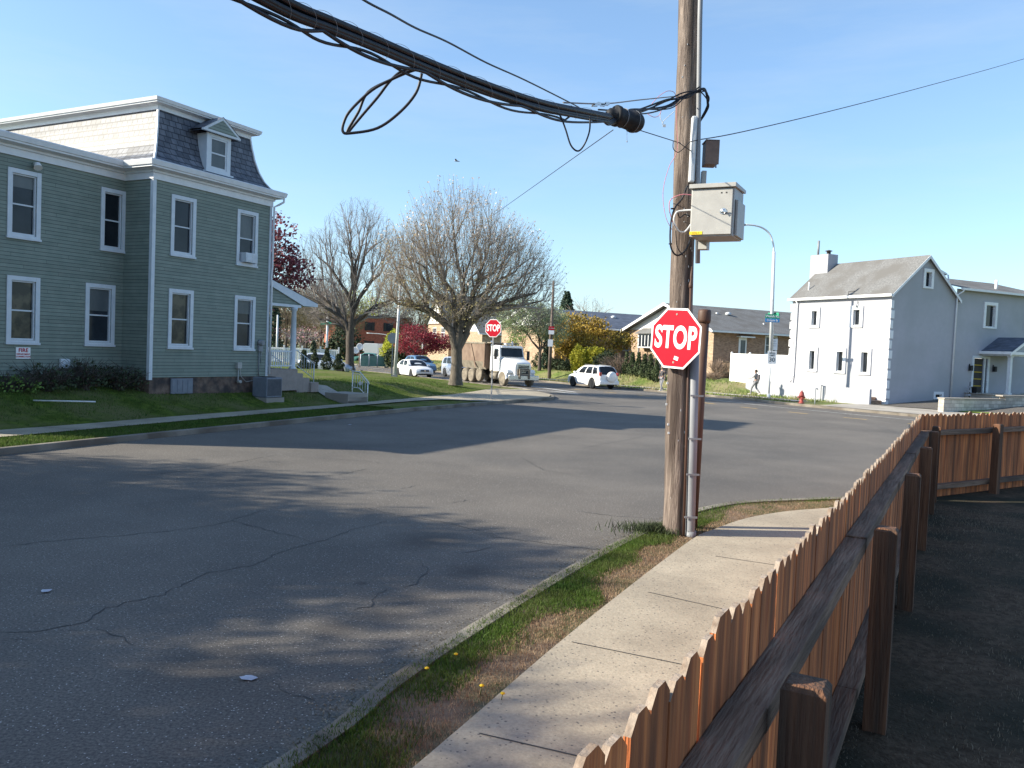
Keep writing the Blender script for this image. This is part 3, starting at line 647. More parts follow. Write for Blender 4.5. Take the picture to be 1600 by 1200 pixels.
b = MB(); wall_panel(b, FC_, .0, 5.3, 1.18, 7.95, WC); wall_panel(b, FB_, 0, 13, 1.18, 7.95, []); wall_panel(b, FE_, 0, 13, 1.18, 7.95, []); b.quad((0, 13, 1.18), (5.3, 13, 1.18), (5.3, 13, 7.95), (0, 13, 7.95))
b.build('wall', 'siding', gh, fixn=False)
b = MB(); wall_panel(b, FA_, -10.3, -.001, 1.18, 7.95, WA); b.quad((-10.3, 1.35, 1.18), (-10.3, 8, 1.18), (-10.3, 8, 7.95), (-10.3, 1.35, 7.95)); b.quad((-10.3, 8, 1.18), (0, 8, 1.18), (0, 8, 7.95), (-10.3, 8, 7.95))
b.build('wing_wall', 'siding', gh, fixn=False)
b = MB(); b.box(.03, 5.27, .03, 12.97, .3, 1.18); b.box(-10.27, .03, 1.38, 7.97, .3, 1.179); b.build('foundation', 'stone', gh)
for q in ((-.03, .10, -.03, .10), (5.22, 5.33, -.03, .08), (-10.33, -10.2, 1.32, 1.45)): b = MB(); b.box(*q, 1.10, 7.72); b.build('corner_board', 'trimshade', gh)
for i, q in enumerate(WC):
    wd = window(gh, FC_, *q, glass=['glass', 'glass', 'warmglass', 'glass'][i], blind=[.0, .52, 0, .3][i])
    if i == 1:
        c = MB(); c.box(q[0]+.1, q[1]-.08, -.06, .26, q[2]+.02, q[2]+.36, Fr=FC_); c.box(q[0]+.14, q[0]+.36, .26, .27, q[2]+.06, q[2]+.32, Fr=FC_)
        for k in range(6): c.box(q[0]+.40, q[1]-.10, .26, .268, q[2]+.06+k*.045, q[2]+.08+k*.045, Fr=FC_)
        ac = c.build('window_air_conditioner', 'trimshade', wd, bevel=.008)
for i, q in enumerate(WA): window(gh, FA_, *q, blind=[.22, 0, 0, .42, 0, 0, .3, 0][i], glass=['glass', 'glassd', 'warmglass', 'glass', 'glass', 'glass', 'glass', 'glass'][i])
# cornice: whole outline
OUTL = [(-10.3, 8), (-10.3, 1.35), (0, 1.35), (0, 0), (5.3, 0), (5.3, 13), (0, 13), (0, 8)]
b = MB(); band(b, OUTL, [(.0, 7.62), (.05, 7.62), (.05, 7.82), (.10, 7.84), (.10, 7.90), (.34, 7.95), (.34, 8.0), (.38, 8.01), (.42, 8.16), (.38, 8.19), (0, 8.19)])
b.build('eaves_cornice', 'white', gh)
b = MB(); b.poly([(-10.3, 1.35, 8.192), (0, 1.35, 8.192), (0, 8, 8.192), (-10.3, 8, 8.192)]); b.build('flat_roof', 'greyroof', gh)
prof = [(-.14, 8.17), (.06, 8.30), (.22, 8.52), (.36, 8.85), (.47, 9.25), (.55, 9.7), (.61, 10.12)]
MS = [(0, 0), (5.3, 0), (5.3, 13), (0, 13)]
def ring(d, z): return [(d, d, z), (5.3-d, d, z), (5.3-d, 13-d, z), (d, 13-d, z)]
b = MB(); vs = [p for d, z in prof for p in ring(d, z)]
b.add(vs, [(i*4+j, i*4+(j+1) % 4, (i+1)*4+(j+1) % 4, (i+1)*4+j) for i in range(len(prof)-1) for j in range(4)]); b.build('mansard_roof', 'slate', gh)
for cx, cy, sx, sy in ((0, 0, 1, 1), (5.3, 0, -1, 1), (0, 13, 1, -1)):
    b = MB(); pts = [(cx+sx*(d-.01), cy+sy*(d-.01), z+.01) for d, z in prof]
    for p, q in zip(pts, pts[1:]):
        a = .06; P = [(p[0]-.03, p[1]-.03, p[2]), (p[0]+a-.03, p[1]-.03, p[2]), (p[0]+a-.03, p[1]+a-.03, p[2]), (p[0]-.03, p[1]+a-.03, p[2])]; b.prism(P, Vector(q)-Vector(p))
    b.build('hip_moulding', 'white', gh)
top = ring(.61, 0); b = MB(); band(b, [(p[0], p[1]) for p in top], [(0, 10.06), (.05, 10.06), (.05, 10.2), (.26, 10.24), (.26, 10.28), (.30, 10.29), (.33, 10.40), (0, 10.42)])
b.build('crown_cornice', 'white', gh)
b = MB(); b.poly([(p[0], p[1], 10.418) for p in top]); b.build('deck_roof', 'greyroof', gh)
# dormer
dm = MB(); x0, x1 = 2.18, 3.18
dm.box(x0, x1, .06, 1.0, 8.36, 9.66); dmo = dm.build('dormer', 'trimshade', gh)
Fd = frame((0, .06), (1, 0), (0, -1)); 
b = MB(); b.quad(Fd(x0+.17, .012, 8.5), Fd(x1-.17, .012, 8.5), Fd(x1-.17, .012, 9.52), Fd(x0+.17, .012, 9.52)); b.build('pane', 'glass2', dmo, fixn=False)
b = MB()
for s0, s1, z0, z1 in ((x0-.04, x0+.13, 8.36, 9.66), (x1-.13, x1+.04, 8.36, 9.66), (x0+.13, x1-.13, 9.54, 9.66), (x0+.13, x1-.13, 8.36, 8.48)): b.box(s0, s1, .001, .06, z0, z1, Fr=Fd)
for s0, s1, z0, z1 in ((x0+.13, x0+.19, 8.48, 9.54), (x1-.19, x1-.13, 8.48, 9.54), (x0+.19, x1-.19, 8.98, 9.03), (x0+.19, x1-.19, 9.48, 9.54), (x0+.19, x1-.19, 8.48, 8.54)): b.box(s0, s1, .012, .035, z0, z1, Fr=Fd)
b.box(x0-.12, x1+.12, -.02, .14, 8.30, 8.358, Fr=Fd); b.build('window_frame', 'trimshade', dmo)
xm = (x0+x1)/2; b = MB(); yb = 1.1; hw = .84; zb, zt = 9.66, 10.20
b.prism([(xm-hw, -.16, zb), (xm+hw, -.16, zb), (xm+hw, -.16, zb+.07), (xm, -.16, zt+.08), (xm-hw, -.16, zb+.07)], (0, .1, 0), 0)
b.add([(xm-hw, -.06, zb), (xm, -.06, zt), (xm, yb, zt), (xm-hw, yb, zb), (xm+hw, -.06, zb), (xm+hw, yb, zb)], [(0, 1, 2, 3), (1, 4, 5, 2)], 2)
b.add([(xm-hw, -.18, zb+.075), (xm, -.18, zt+.085), (xm, yb, zt+.085), (xm-hw, yb, zb+.075), (xm+hw, -.18, zb+.075), (xm+hw, yb, zb+.075)], [(0, 1, 2, 3), (1, 4, 5, 2)], 2)
b.poly([(xm-hw+.16, -.165, zb+.075), (xm+hw-.16, -.165, zb+.075), (xm, -.165, zt-.03)], 1)
b.build('dormer_roof', ['trimshade', 'siding', 'slate'], dmo)
# gutter elbow + downspout
b = MB(); b.tube([(5.62, -.32, 7.98), (5.62, -.32, 7.84), (5.5, -.18, 7.72), (5.36, -.09, 7.62), (5.36, -.08, 5.3), (5.33, -.07, 4.95), (5.36, -.08, 4.7), (5.36, -.08, 1.25)], .04, 8); b.build('downspout', 'white', gh)
# porch
b = MB(); b.prism([(5.31, -.05, 4.66), (5.31, -.05, 4.90), (8.05, -.05, 4.12), (8.05, -.05, 3.99), (7.2, -.05, 3.99)], (0, 6.3, 0)); pr = b.build('porch_roof', 'trimshade', gh)
b = MB(); b.prism([(5.31, .02, 4.66), (7.2, .02, 3.99), (5.31, .02, 3.99)], (0, .06, 0)); b.build('gable_infill', 'siding', pr)
b = MB(); b.quad((5.31, -.07, 4.915), (8.07, -.07, 4.135), (8.07, 6.27, 4.135), (5.31, 6.27, 4.915)); b.build('roof_shingles', 'greyroof', pr)
b = MB(); b.box(5.31, 7.1, -.02, 6.2, 3.90, 4.0); b.build('porch_beam', 'trimshade', gh)
for y in (.08, 3, 6):
    b = MB(); b.lathe([(.15, 1.44), (.15, 1.50), (.11, 1.53), (.115, 2.6), (.095, 3.75), (.14, 3.80), (.14, 3.90)], (6.80, y, 0), 'z', 16); b.build('porch_post', 'trimshade', gh)
b = MB(); b.box(5.31, 7.0, -.02, 6.25, .6, 1.44); b.build('porch_floor', 'woodstep', gh)
b = MB()
for y in (0.03, 3.0):
    if y < 1:
        b.box(5.36, 6.7, y, y+.05, 2.12, 2.18); b.box(5.36, 6.7, y, y+.05, 1.55, 1.60)
        for k in range(11): b.box(5.45+k*.115, 5.48+k*.115, y+.01, y+.04, 1.60, 2.12)
b.build('porch_railing', 'trimshade', gh)
b = MB(); b.box(7.0, 7.35, .0, 1.9, .5, 1.27); b.box(7.35, 7.75, -.0, 1.9, .5, 1.08); b.box(7.75, 8.2, -.1, 1.95, .5, .90); b.build('porch_steps', 'woodstep', gh, bevel=.01)
b = MB()
for y in (.05, 1.85):
    b.tube([(6.85, y, 2.2), (7.0, y, 2.2), (8.05, y, 1.66)], .022, 6); b.tube([(8.05, y, 1.66), (8.05, y, .9)], .022, 6)
    b.tube([(6.95, y, 1.62), (8.05, y, 1.05)], .014, 6)
    for k in range(7): x = 7.0+k*.15; b.tube([(x, y, 1.59-k*.078), (x, y, 2.2-k*.078)], .009, 5)
b.build('step_handrail', 'trimshade', gh)
# meters on the wall, vents
b = MB(); b.lathe([(.09, -.20), (.10, -.19), (.10, -.10), (.12, -.10), (.12, 0)], (4.88, -.0, 2.45), 'y', 14); b.box(4.78, 4.98, -.09, 0, 2.12, 2.36); b.tube([(4.83, -.05, 2.12), (4.83, -.05, 1.2)], .02, 6); b.tube([(4.93, -.05, 2.12), (4.93, -.05, 1.7)], .015, 6)
b.build('electric_meter', 'metal', gh)
b = MB(); b.box(3.72, 3.92, -.12, 0, 1.48, 1.70); b.tube([(3.8, -.06, 1.48), (3.8, -.06, 1.05), (3.75, -.12, .95)], .02, 6); b.tube([(3.88, -.06, 1.5), (3.9, -.08, 1.2), (4.2, -.06, .98), (4.7, -.06, 1.05)], .014, 6); b.lathe([(.06, -.2), (.06, -.04)], (3.8, 0, 1.0), 'y', 10); b.build('gas_meter', 'greybox', gh)
b = MB(); b.box(.86, 1.76, -.04, .02, .62, 1.14); 
for k in range(4): b.box(.9+k*.215, 1.07+k*.215, -.05, -.035, .67, 1.09)
b.build('basement_window', 'acgrey', gh)
b = MB(); b.box(-2.22, -1.9, 1.24, 1.34, 1.42, 1.72); b.build('utility_box', 'trimshade', gh, bevel=.02)
b = MB(); b.tube([(-3.1, 1.35, 7.50), (-3.1, 1.2, 7.48), (-3.12, 1.13, 7.38)], [.06, .09, .12], 10); b.build('flood_light', 'white', gh)
# sign
P = Vector((O.x, O.y, 0))+Vector((E.x, E.y, 0))*-3.35; nrm = Vector((E.y, -E.x, 0)); P = P-nrm*1.35+nrm*.012; P.z = 1.88
sg = thing('wall_sign', 'white wall sign with red FIRE DEPARTMENT CONNECTION lettering below the lower left window', 'sign', tuple(P), HR)
b = MB(); b.box(-.22, .22, -.008, 0, -.17, .17); b.build('sign_plate', 'signwhite', sg)
FM = facing((0, -.012, 0), (0, -1, 0))
text('FIRE', .155, 'sign_lettering', 'red', sg, Matrix.Translation((0, 0, .08)) @ FM, bold=.004)
text('DEPARTMENT', .062, 'sign_lettering', 'red', sg, Matrix.Translation((0, 0, -.035)) @ FM, bold=.0015)
text('CONNECTION', .062, 'sign_lettering', 'red', sg, Matrix.Translation((0, 0, -.11)) @ FM, bold=.0015)
# condenser
P = O+E*4.72+Vector((E.y, -E.x))*.62
ac = thing('air_conditioner_unit', 'boxy grey air conditioning condenser on the ground beside the porch steps', 'air conditioner', (P.x, P.y, zleft(P.x, P.y)+.04), HR)
b = MB(); b.box(-.4, .4, -.36, .36, .04, .78); b.build('casing', 'acgrey', ac, bevel=.03)
b = MB()
for k in range(17): b.box(-.36+k*.043, -.345+k*.043, -.368, -.36, .1, .72)
for k in range(15): b.box(.40, .408, -.32+k*.043, -.305+k*.043, .1, .72)
b.build('grille', 'darkframe', ac)
b = MB(); b.lathe([(.01, .78), (.30, .785), (.30, .80), (.01, .81)], (0, 0, 0), 'z', 20); b.build('fan_guard', 'darkframe', ac)
b = MB(); b.box(-.46, .46, -.42, .42, -.3, .03); b.build('base_slab', 'concrete', ac)
# ------------------------------------------------------------------ white stucco house
wh = thing('white_house', 'large white stucco house with steep grey gable roof and corner quoins across the main road', 'house', (W0.x, W0.y, 0), math.atan2(ER.y, ER.x))
FD = frame((0, 0), (0, 1), (-1, 0)); FEw = frame((0, 0), (1, 0), (0, -1))
wd_ = [(5.9, 6.38, 5.06, 6.08), (2.3, 2.83, 5.05, 6.08), (5.9, 6.38, 2.06, 3.36), (3.47, 4.0, 2.04, 3.36), (1.47, 2.0, 2.04, 3.36)]
we_ = [(2.86, 3.4, 7.62, 8.56)]; wf_ = [(8.82, 9.78, 5.4, 6.84), (13.1, 14.0, 5.4, 6.84)]
def gable(x): return 7.1+ (2.5/3.1)*min(x, 5.9-x)*1.0
b = MB(); wall_panel(b, FD, 0, 8.3, -.2, 7.05, wd_, th=.16)
wall_panel(b, FEw, 0, 5.9, -.2, 7.1, [(4.45, 5.05, .62, .86)], th=.16)
hx0, hx1, hz0, hz1 = we_[0]; rz = 9.55; rx = 2.95; g_ = lambda x: 7.1+(rz-7.1)*(x/rx if x < rx else (5.9-x)/(5.9-rx))
for xa, xb in ((0, hx0), (hx0, rx), (rx, hx1), (hx1, 5.9)):
    if hx0 <= (xa+xb)/2 <= hx1:
        b.add([(xa, 0, 7.1), (xb, 0, 7.1), (xb, 0, hz0), (xa, 0, hz0)], [(0, 1, 2, 3)]); b.add([(xa, 0, hz1), (xb, 0, hz1), (xb, 0, g_(xb)), (xa, 0, g_(xa))], [(0, 1, 2, 3)])
    else: b.add([(xa, 0, 7.1), (xb, 0, 7.1), (xb, 0, g_(xb)), (xa, 0, g_(xa))], [(0, 1, 2, 3)])
b.add([(0, 8.3, -.2), (5.9, 8.3, -.2), (5.9, 8.3, 7.1), (rx, 8.3, rz), (0, 8.3, 7.1)], [(0, 1, 2, 3, 4)]); b.quad((5.9, 0, -.2), (5.9, 8.3, -.2), (5.9, 8.3, 7.1), (5.9, 0, 7.1))
b.build('wall', 'stucco', wh, fixn=False)
b = MB(); wall_panel(b, frame((0, .0), (1, 0), (0, -1)), 5.901, 15.5, -.2, 7.72, [(q[0], q[1], q[2], q[3]) for q in wf_]+[(7.98, 9.0, 1.02, 3.3), (9.12, 9.35, 1.02, 3.3)], th=.16); b.quad((15.5, 0, -.2), (15.5, 7, -.2), (15.5, 7, 7.72), (15.5, 0, 7.72))
b.build('wing_wall', 'stucco', wh, fixn=False)
for q in wd_: 
    window(wh, FD, q[0]+.003, q[1]-.003, q[2]+.003, q[3]-.003, tr=.24, glass='glassd', mt='white', sill=False, bar=False, out=.09, fr=.035, rec=.13)
for q in we_+wf_: window(wh, FEw, q[0]+.003, q[1]-.003, q[2]+.003, q[3]-.003, tr=.2, glass='glassd', mt='white', sill=False, bar=False, out=.07, fr=.03, rec=.13)
window(wh, FEw, 4.453, 5.047, .623, .857, tr=.16, glass='glassd', mt='white', sill=False, bar=False, out=.05, fr=.03, rec=.13)
# roof of main block: slopes down to D (x<0) and to x>5.9
def roofplane(b, a, c, th=.14, mi=0): pass
b = MB(); ov = .22; sl = (rz-7.1)/rx
for sgn, x_e in ((-1, 0), (1, 5.9)):
    xe = x_e+sgn*ov; ze = 7.1-sl*ov if sgn < 0 else 7.1-(rz-7.1)/(5.9-rx)*ov
    b.add([(xe, -.22, ze+.05), (rx, -.22, rz+.06), (rx, 8.45, rz+.06), (xe, 8.45, ze+.05), (xe, -.22, ze-.06), (rx, -.22, rz-.06), (rx, 8.45, rz-.06), (xe, 8.45, ze-.06)], [(0, 1, 2, 3), (4, 5, 6, 7), (0, 3, 7, 4), (0, 1, 5, 4), (3, 2, 6, 7)])
rf = b.build('roof', 'greyroof', wh)
b = MB()
for sgn, x_e in ((-1, 0), (1, 5.9)):
    xe = x_e+sgn*ov; ze = 7.1-(sl if sgn < 0 else (rz-7.1)/(5.9-rx))*ov
    b.prism([(xe, -.25, ze+.02), (xe, -.25, ze-.16), (rx, -.25, rz-.16), (rx, -.25, rz+.045)], (0, .028, 0))
b.build('barge_board', 'white', rf)
b = MB(); b.box(-.32, -.2, -.22, 8.5, 6.82, 6.98); b.box(-.2, 0, -.2, 8.4, 6.80, 6.84); b.build('gutter', 'white', wh)
b = MB(); b.box(2.1, 3.05, 7.3, 8.95, 7.6, 10.25); ch = b.build('chimney', 'stucco', wh, bevel=.02)
b = MB(); b.lathe([(.14, 10.25), (.14, 10.5), (.24, 10.52), (.24, 10.56), (.02, 10.62)], (2.75, 7.9, 0)); b.build('chimney_cap', 'darkframe', ch)
b = MB(); b.tube([(2.35, 8.5, 10.25), (2.35, 8.5, 11.3)], .08, 10); b.build('flue_pipe', 'metal', ch)
b = MB(); b.tube([(.55, 7.4, 7.3), (.55, 7.4, 8.15)], .05, 8); b.build('vent_pipe', 'white', rf)
# back dormer slope
b = MB(); b.prism([(rx+.1, .9, rz-.1), (5.4, .9, 8.75), (5.4, .9, 7.2), (rx+.1, .9, 7.2)], (0, 6.5, 0)); b.build('rear_dormer', 'stucco', wh)
b = MB(); b.prism([(rx+.05, .65, rz+.02), (5.75, .65, 8.72), (5.75, .65, 8.6), (rx+.05, .65, rz-.12)], (0, 7, 0)); b.build('rear_dormer_roof', 'white', wh)
# wing roof
b = MB(); b.add([(5.9, -.3, 7.76), (15.8, -.3, 7.76), (15.8, 4.5, 9.0), (5.9, 4.5, 9.0), (5.9, -.3, 7.66), (15.8, -.3, 7.66)], [(0, 1, 2, 3), (0, 1, 5, 4)]); b.build('wing_roof', 'greyroof', wh)
b = MB(); b.box(5.92, 15.8, -.42, -.3, 7.62, 7.76); b.build('wing_gutter', 'white', wh)
b = MB(); b.tube([(11.2, 1.0, 7.9), (11.2, 1.0, 8.7)], .1, 8); b.build('vent_pipe', 'white', wh)
b = MB(); b.tube([(6.1, -.36, 7.64), (6.05, -.3, 7.5), (5.85, -.1, 7.3), (5.84, -.08, .7)], .055, 8); b.build('downspout', 'white', wh)
b = MB(); b.tube([(5.5, .4, 8.6), (5.45, .3, 8.2), (5.1, .3, 8.0)], .05, 8); b.build('downspout', 'white', wh)
b = MB(); b.tube([(-.26, 7.75, 6.84), (-.08, 7.72, 6.6), (-.06, 7.75, 1.6), (-.3, 7.95, .95)], .045, 8); b.build('downspout', 'white', wh)
b = MB(); b.box(-.10, -.02, 2.55, 2.62, 6.5, 6.62); b.lathe([(.03, 0), (.11, -.22)], (-.18, 2.58, 6.5), 'z', 10); b.build('flood_light', 'white', wh)
b = MB(); b.tube([(-.34, 3.05, 7.0), (-.34, 3.05, 7.25), (-.2, 2.6, 7.25)], .02, 6); b.build('service_mast', 'darkframe', wh)
# quoins
b = MB(); z = -.1; k = 0
while z < 6.6:
    wq = .42 if k % 2 else .30
    b.box(-.035, .30 if k % 2 else .22, -.035, wq, z, z+.50); k += 1; z += .62
b.build('quoin', 'white', wh, bevel=.012)
b = MB(); z = -.1; k = 0
while z < 6.6: b.box(-.04, .1, 8.0, 8.36 if k % 2 else 8.42, z, z+.50); k += 1; z += .62
b.build('quoin', 'white', wh, bevel=.012)
# entry porch
b = MB(); b.box(7.3, 11.9, -1.9, 0, .1, .98); b.box(7.2, 12.0, -2.0, 0, .98, 1.02); b.build('porch_floor', 'concrete', wh)
for x, y in ((9.05, -1.75), (11.5, -1.75)):
    b = MB(); b.box(x-.1, x+.1, y-.1, y+.1, 1.1, 3.5); b.box(x-.15, x+.15, y-.15, y+.15, 1.02, 1.12); b.box(x-.14, x+.14, y-.14, y+.14, 3.42, 3.5); b.build('porch_post', 'trimshade', wh)
b = MB(); b.box(8.7, 11.9, -1.95, -1.7, 3.5, 3.72); b.box(8.7, 8.9, -1.70, 0, 3.5, 3.72); b.box(11.7, 11.9, -1.70, 0, 3.5, 3.72); b.build('porch_beam', 'trimshade', wh)
b = MB(); b.add([(8.5, -2.15, 3.72), (12.1, -2.15, 3.72), (10.3, -2.15, 4.75), (10.3, 0, 4.75), (8.5, 0, 3.72), (12.1, 0, 3.72)], [(0, 2, 3, 4), (2, 1, 5, 3)]); pq = b.build('porch_roof', 'blueroof', wh)
b = MB()
for a, c in (((8.45, 3.68), (10.3, 4.74)), ((12.15, 3.68), (10.3, 4.74))): b.prism([(a[0], -2.17, a[1]), (c[0], -2.17, c[1]), (c[0], -2.17, c[1]-.22), (a[0], -2.17, a[1]-.16)], (0, .06, 0))
b.box(8.5, 12.1, -2.14, -2.06, 3.6, 3.78); b.box(8.46, 8.54, -2.1, 0, 3.6, 3.78); b.build('pediment_trim', 'white', pq)
b = MB(); b.poly([(9.0, -2.05, 3.79), (11.6, -2.05, 3.79), (10.3, -2.05, 4.5)]); b.build('pediment_panel', 'signgrey', pq)
b = MB(); b.box(8.0, 8.98, .06, .10, 1.04, 3.28); dr = b.build('door', 'darkframe', wh)
b = MB()
for k in range(4): b.box(8.1, 8.9, .045, .058, 1.45+k*.46, 1.48+k*.46)
b.build('glazing_bar', 'yellow', dr)
b = MB(); b.box(9.14, 9.33, .06, .1, 1.04, 3.28); b.build('sidelight', 'glassd', wh)
b = MB(); b.box(7.80, 7.98, -.05, .0, 1.02, 3.45); b.box(9.0, 9.12, -.05, 0, 1.02, 3.45); b.box(9.35, 9.55, -.05, 0, 1.02, 3.45); b.box(7.98, 9.35, -.052, 0, 3.3, 3.45); b.build('door_casing', 'trimshade', wh)
for x in (7.55, 9.95): b = MB(); b.box(x-.09, x+.09, -.24, -.04, 2.45, 2.8); b.box(x-.03, x+.03, -.05, 0, 2.7, 2.9); b.build('wall_lantern', 'black', wh)
b = MB(); b.lathe([(.14, 1.02), (.18, 1.4), (.19, 1.42)], (7.5, -.5, 0)); o = b.build('plant_pot', 'black'); o.matrix_world = wh.matrix_world; o.parent = None
o.location = (W0.x, W0.y, 0); o.rotation_euler = (0, 0, math.atan2(ER.y, ER.x)); tag(o, 'black plant pot standing by the front door of the white house', 'pot')
def local(root, x, y, z=0): c, s = math.cos(root.rotation_euler.z), math.sin(root.rotation_euler.z); return (root.location.x+x*c-y*s, root.location.y+x*s+y*c, z)
# parapet & side steps
b = MB(); b.box(-1.55, -1.38, -.12, 3.7, -.1, 1.08); b.box(-1.55, -1.38, 3.75, 10.9, -.1, 1.12); o = b.build('parapet_wall', 'stucco'); o.location = wh.location; o.rotation_euler = wh.rotation_euler; tag(o, 'low white stucco parapet wall in front of the sunlit side of the white house', 'wall')
b = MB(); b.box(-1.36, -.06, 1.2, 2.0, -.1, .75); b.box(-1.36, -.06, .7, 1.2, -.1, .56); b.box(-1.36, -.06, .25, .7, -.1, .38); b.build('side_steps', 'brownshadebrick', wh)
# low stone wall & grass beyond driveway
Pa = G(1474, 645, .1); Pb = Vector((46, 55, 0)); dv = Vector((ER.x, ER.y, 0))
lw = thing('stone_retaining_wall', 'low block stone retaining wall with pale coping beside the driveway', 'wall', (Pa.x, Pa.y, 0), math.atan2(ER.y, ER.x))
b = MB(); b.box(0, 5.2, 0, .35, -.1, .86); b.box(5.2, 16, -.003, .35, -.1, 1.06); b.build('wall_blocks', 'ashlar', lw)
b = MB(); b.box(-.04, 5.1, -.05, .40, .86, .93); b.box(4.9, 16, -.05, .40, 1.06, 1.14); b.build('coping', 'concrete', lw, bevel=.01)
pg = [tuple(Vector((Pa.x, Pa.y))+ER*1.2-EW*.02), tuple(Vector((Pa.x, Pa.y))+ER*18-EW*.02), (52, 30), (40, 24), (33.5, 30.5), (32.2, 36)]
sheet('lawn_right', pg, lambda x, y: .2+.55*sstep((x-30.5)/5)+.02*math.sin(x), mat('bright_turf', (.16, .23, .04), (.26, .33, .08), 3, .95, .8, 20, spec=.1), 1.2, (25, 55, 20, 60))
# letter box like stand by the driveway
P = local(wh, 6.5, -.9); st = thing('letter_stand', 'small dark stand with tiered trays near the white downspout', 'stand', P, wh.rotation_euler.z)
b = MB(); b.tube([(0, 0, .1), (0, 0, 1.75)], .025, 6); b.build('post', 'black', st); b = MB()
for k in range(3): b.box(-.25+.08*k, .0, -.1, .1, .85+k*.25, .97+k*.25)
b.build('tray', 'signgrey', st)
# ------------------------------------------------------------------ white vinyl fence
vf = thing('vinyl_fence', 'tall white vinyl privacy fence running from the white house up the grass bank', 'fence', local(wh, .2, 8.42), wh.rotation_euler.z+R(90))
b = MB(); b.box(0, 6.3, -.02, .02, -.1, 2.95); b.build('fence_panel', 'vinyl', vf)
b = MB(); b.box(0, 6.3, -.035, .035, 2.9, 3.0); b.box(0, 6.3, -.035, .035, 1.0, 1.1); b.build('rail', 'vinyl', vf)
for k in range(4):
    b = MB(); x = .07+k*2.05; b.box(x-.065, x+.065, -.065, .065, -.1, 3.05); b.add([(x-.08, -.08, 3.05), (x+.08, -.08, 3.05), (x+.08, .08, 3.05), (x-.08, .08, 3.05), (x, 0, 3.14)], [(0, 1, 2, 3), (0, 1, 4), (1, 2, 4), (2, 3, 4), (3, 0, 4)]); b.build('post', 'vinyl', vf)
b = MB(); b.box(0, 10, 0, .04, -.1, 2.95); rp = b.build('return_panel', 'vinyl', vf); rp.location = (6.3, 0, 0); rp.rotation_euler = (0, 0, R(-90))
# ------------------------------------------------------------------ tan brick gabled ranch
RRZ = math.atan2(ER.y, ER.x)
def ranch(name, lab, loc, wdt, dep, zg, ze, zr, wallm, roofm, frontwin=True, sidemt=None, sidewins=()):
    """gable front = x=0 plane spanning y 0..dep; side = y=0 plane spanning x 0..wdt"""
    h = thing(name, lab, 'house', loc, RRZ)
    Fx = frame((0, 0), (0, 1), (-1, 0)); Fy = frame((0, 0), (1, 0), (0, -1))
    b = MB(); b.quad((0, 0, zg), (0, dep, zg), (0, dep, ze), (0, 0, ze)); b.quad((0, dep, zg), (wdt, dep, zg), (wdt, dep, ze), (0, dep, ze)); b.build('gable_wall', wallm, h)
    b = MB(); wall_panel(b, Fy, 0, wdt, zg, ze, list(sidewins)); b.build('side_wall', sidemt or wallm, h, fixn=False)
    [MB().poly([(x_, 0, ze), (x_, dep, ze), (x_, dep/2, zr-.1)]).build('gable_panel', 'vinyl', h, fixn=False) for x_ in (0, wdt)]
    b = MB(); o = .6; s = (zr-ze)/(dep/2)
    for y, sg in ((0, -1), (dep, 1)):
        ye = y+sg*o; z_ = ze-s*o
        b.add([(-.7, ye, z_+.12), (wdt+.7, ye, z_+.12), (wdt+.7, dep/2, zr+.12), (-.7, dep/2, zr+.12), (-.7, ye, z_), (wdt+.7, ye, z_), (wdt+.7, dep/2, zr), (-.7, dep/2, zr)], [(0, 1, 2, 3), (4, 5, 6, 7), (0, 1, 5, 4), (1, 2, 6, 5), (0, 3, 7, 4)])
    rf = b.build('roof', roofm, h)
    b = MB()
    for y, sg in ((0, -1), (dep, 1)):
        ye = y+sg*o; z_ = ze-s*o; b.prism([(-.74, ye, z_-.1), (-.74, ye, z_+.16), (-.74, dep/2, zr+.16), (-.74, dep/2, zr-.12)], (.035, 0, 0)); b.box(-.7, wdt+.7, ye-.06 if sg < 0 else ye, ye if sg < 0 else ye+.06, z_-.06, z_+.1)
    b.build('fascia', 'white', rf)
    for q in sidewins: window(h, Fy, q[0]+.003, q[1]-.003, q[2]+.003, q[3]-.003, tr=.1, glass='glass2', mt='white', rec=.08)
    return h, Fx, Fy
R1 = ray(1114, 550)*74; R1.z = 0
h1, Fx, Fy = ranch('ranch_house', 'tan brick ranch house with white gable and grey roof behind the near stop sign', (R1.x, R1.y, 0), 17, 13.6, .4, 5.15, 7.55, 'tanbrick', 'greyroof', sidemt='brownshadebrick', sidewins=[(6.05, 7.3, 3.2, 4.75)])  # side wall's shade is put into its darker brick colour
b = MB(); b.box(8.5, 10.9, 0, .7, 3.3, 4.7, Fr=Fx); bw = b.build('bay_window', 'white', h1)
b = MB()
for k in range(4): b.box(8.62+k*.56, 9.06+k*.56, .7, .71, 3.42, 4.58, Fr=Fx)
b.quad(Fx(8.49, .1, 3.45), Fx(8.49, .6, 3.45), Fx(8.49, .6, 4.55), Fx(8.49, .1, 4.55)); b.build('pane', 'glass', bw)
b = MB(); b.add([Fx(8.3, 0, 5.3), Fx(11.1, 0, 5.3), Fx(11.1, .95, 4.75), Fx(8.3, .95, 4.75), Fx(8.3, 0, 4.72), Fx(11.1, 0, 4.72), Fx(11.1, .95, 4.70), Fx(8.3, .95, 4.70)], [(0, 1, 2, 3), (2, 3, 7, 6), (0, 3, 7, 4), (1, 2, 6, 5), (4, 5, 6, 7)]); b.build('bay_roof', 'greyroof', bw)
b = MB(); b.box(2.85, 3.75, .0, .06, 2.45, 4.55, Fr=Fy); b.box(2.6, 4.3, 0, .55, 4.55, 4.66, Fr=Fy); dq = b.build('side_door', 'white', h1)
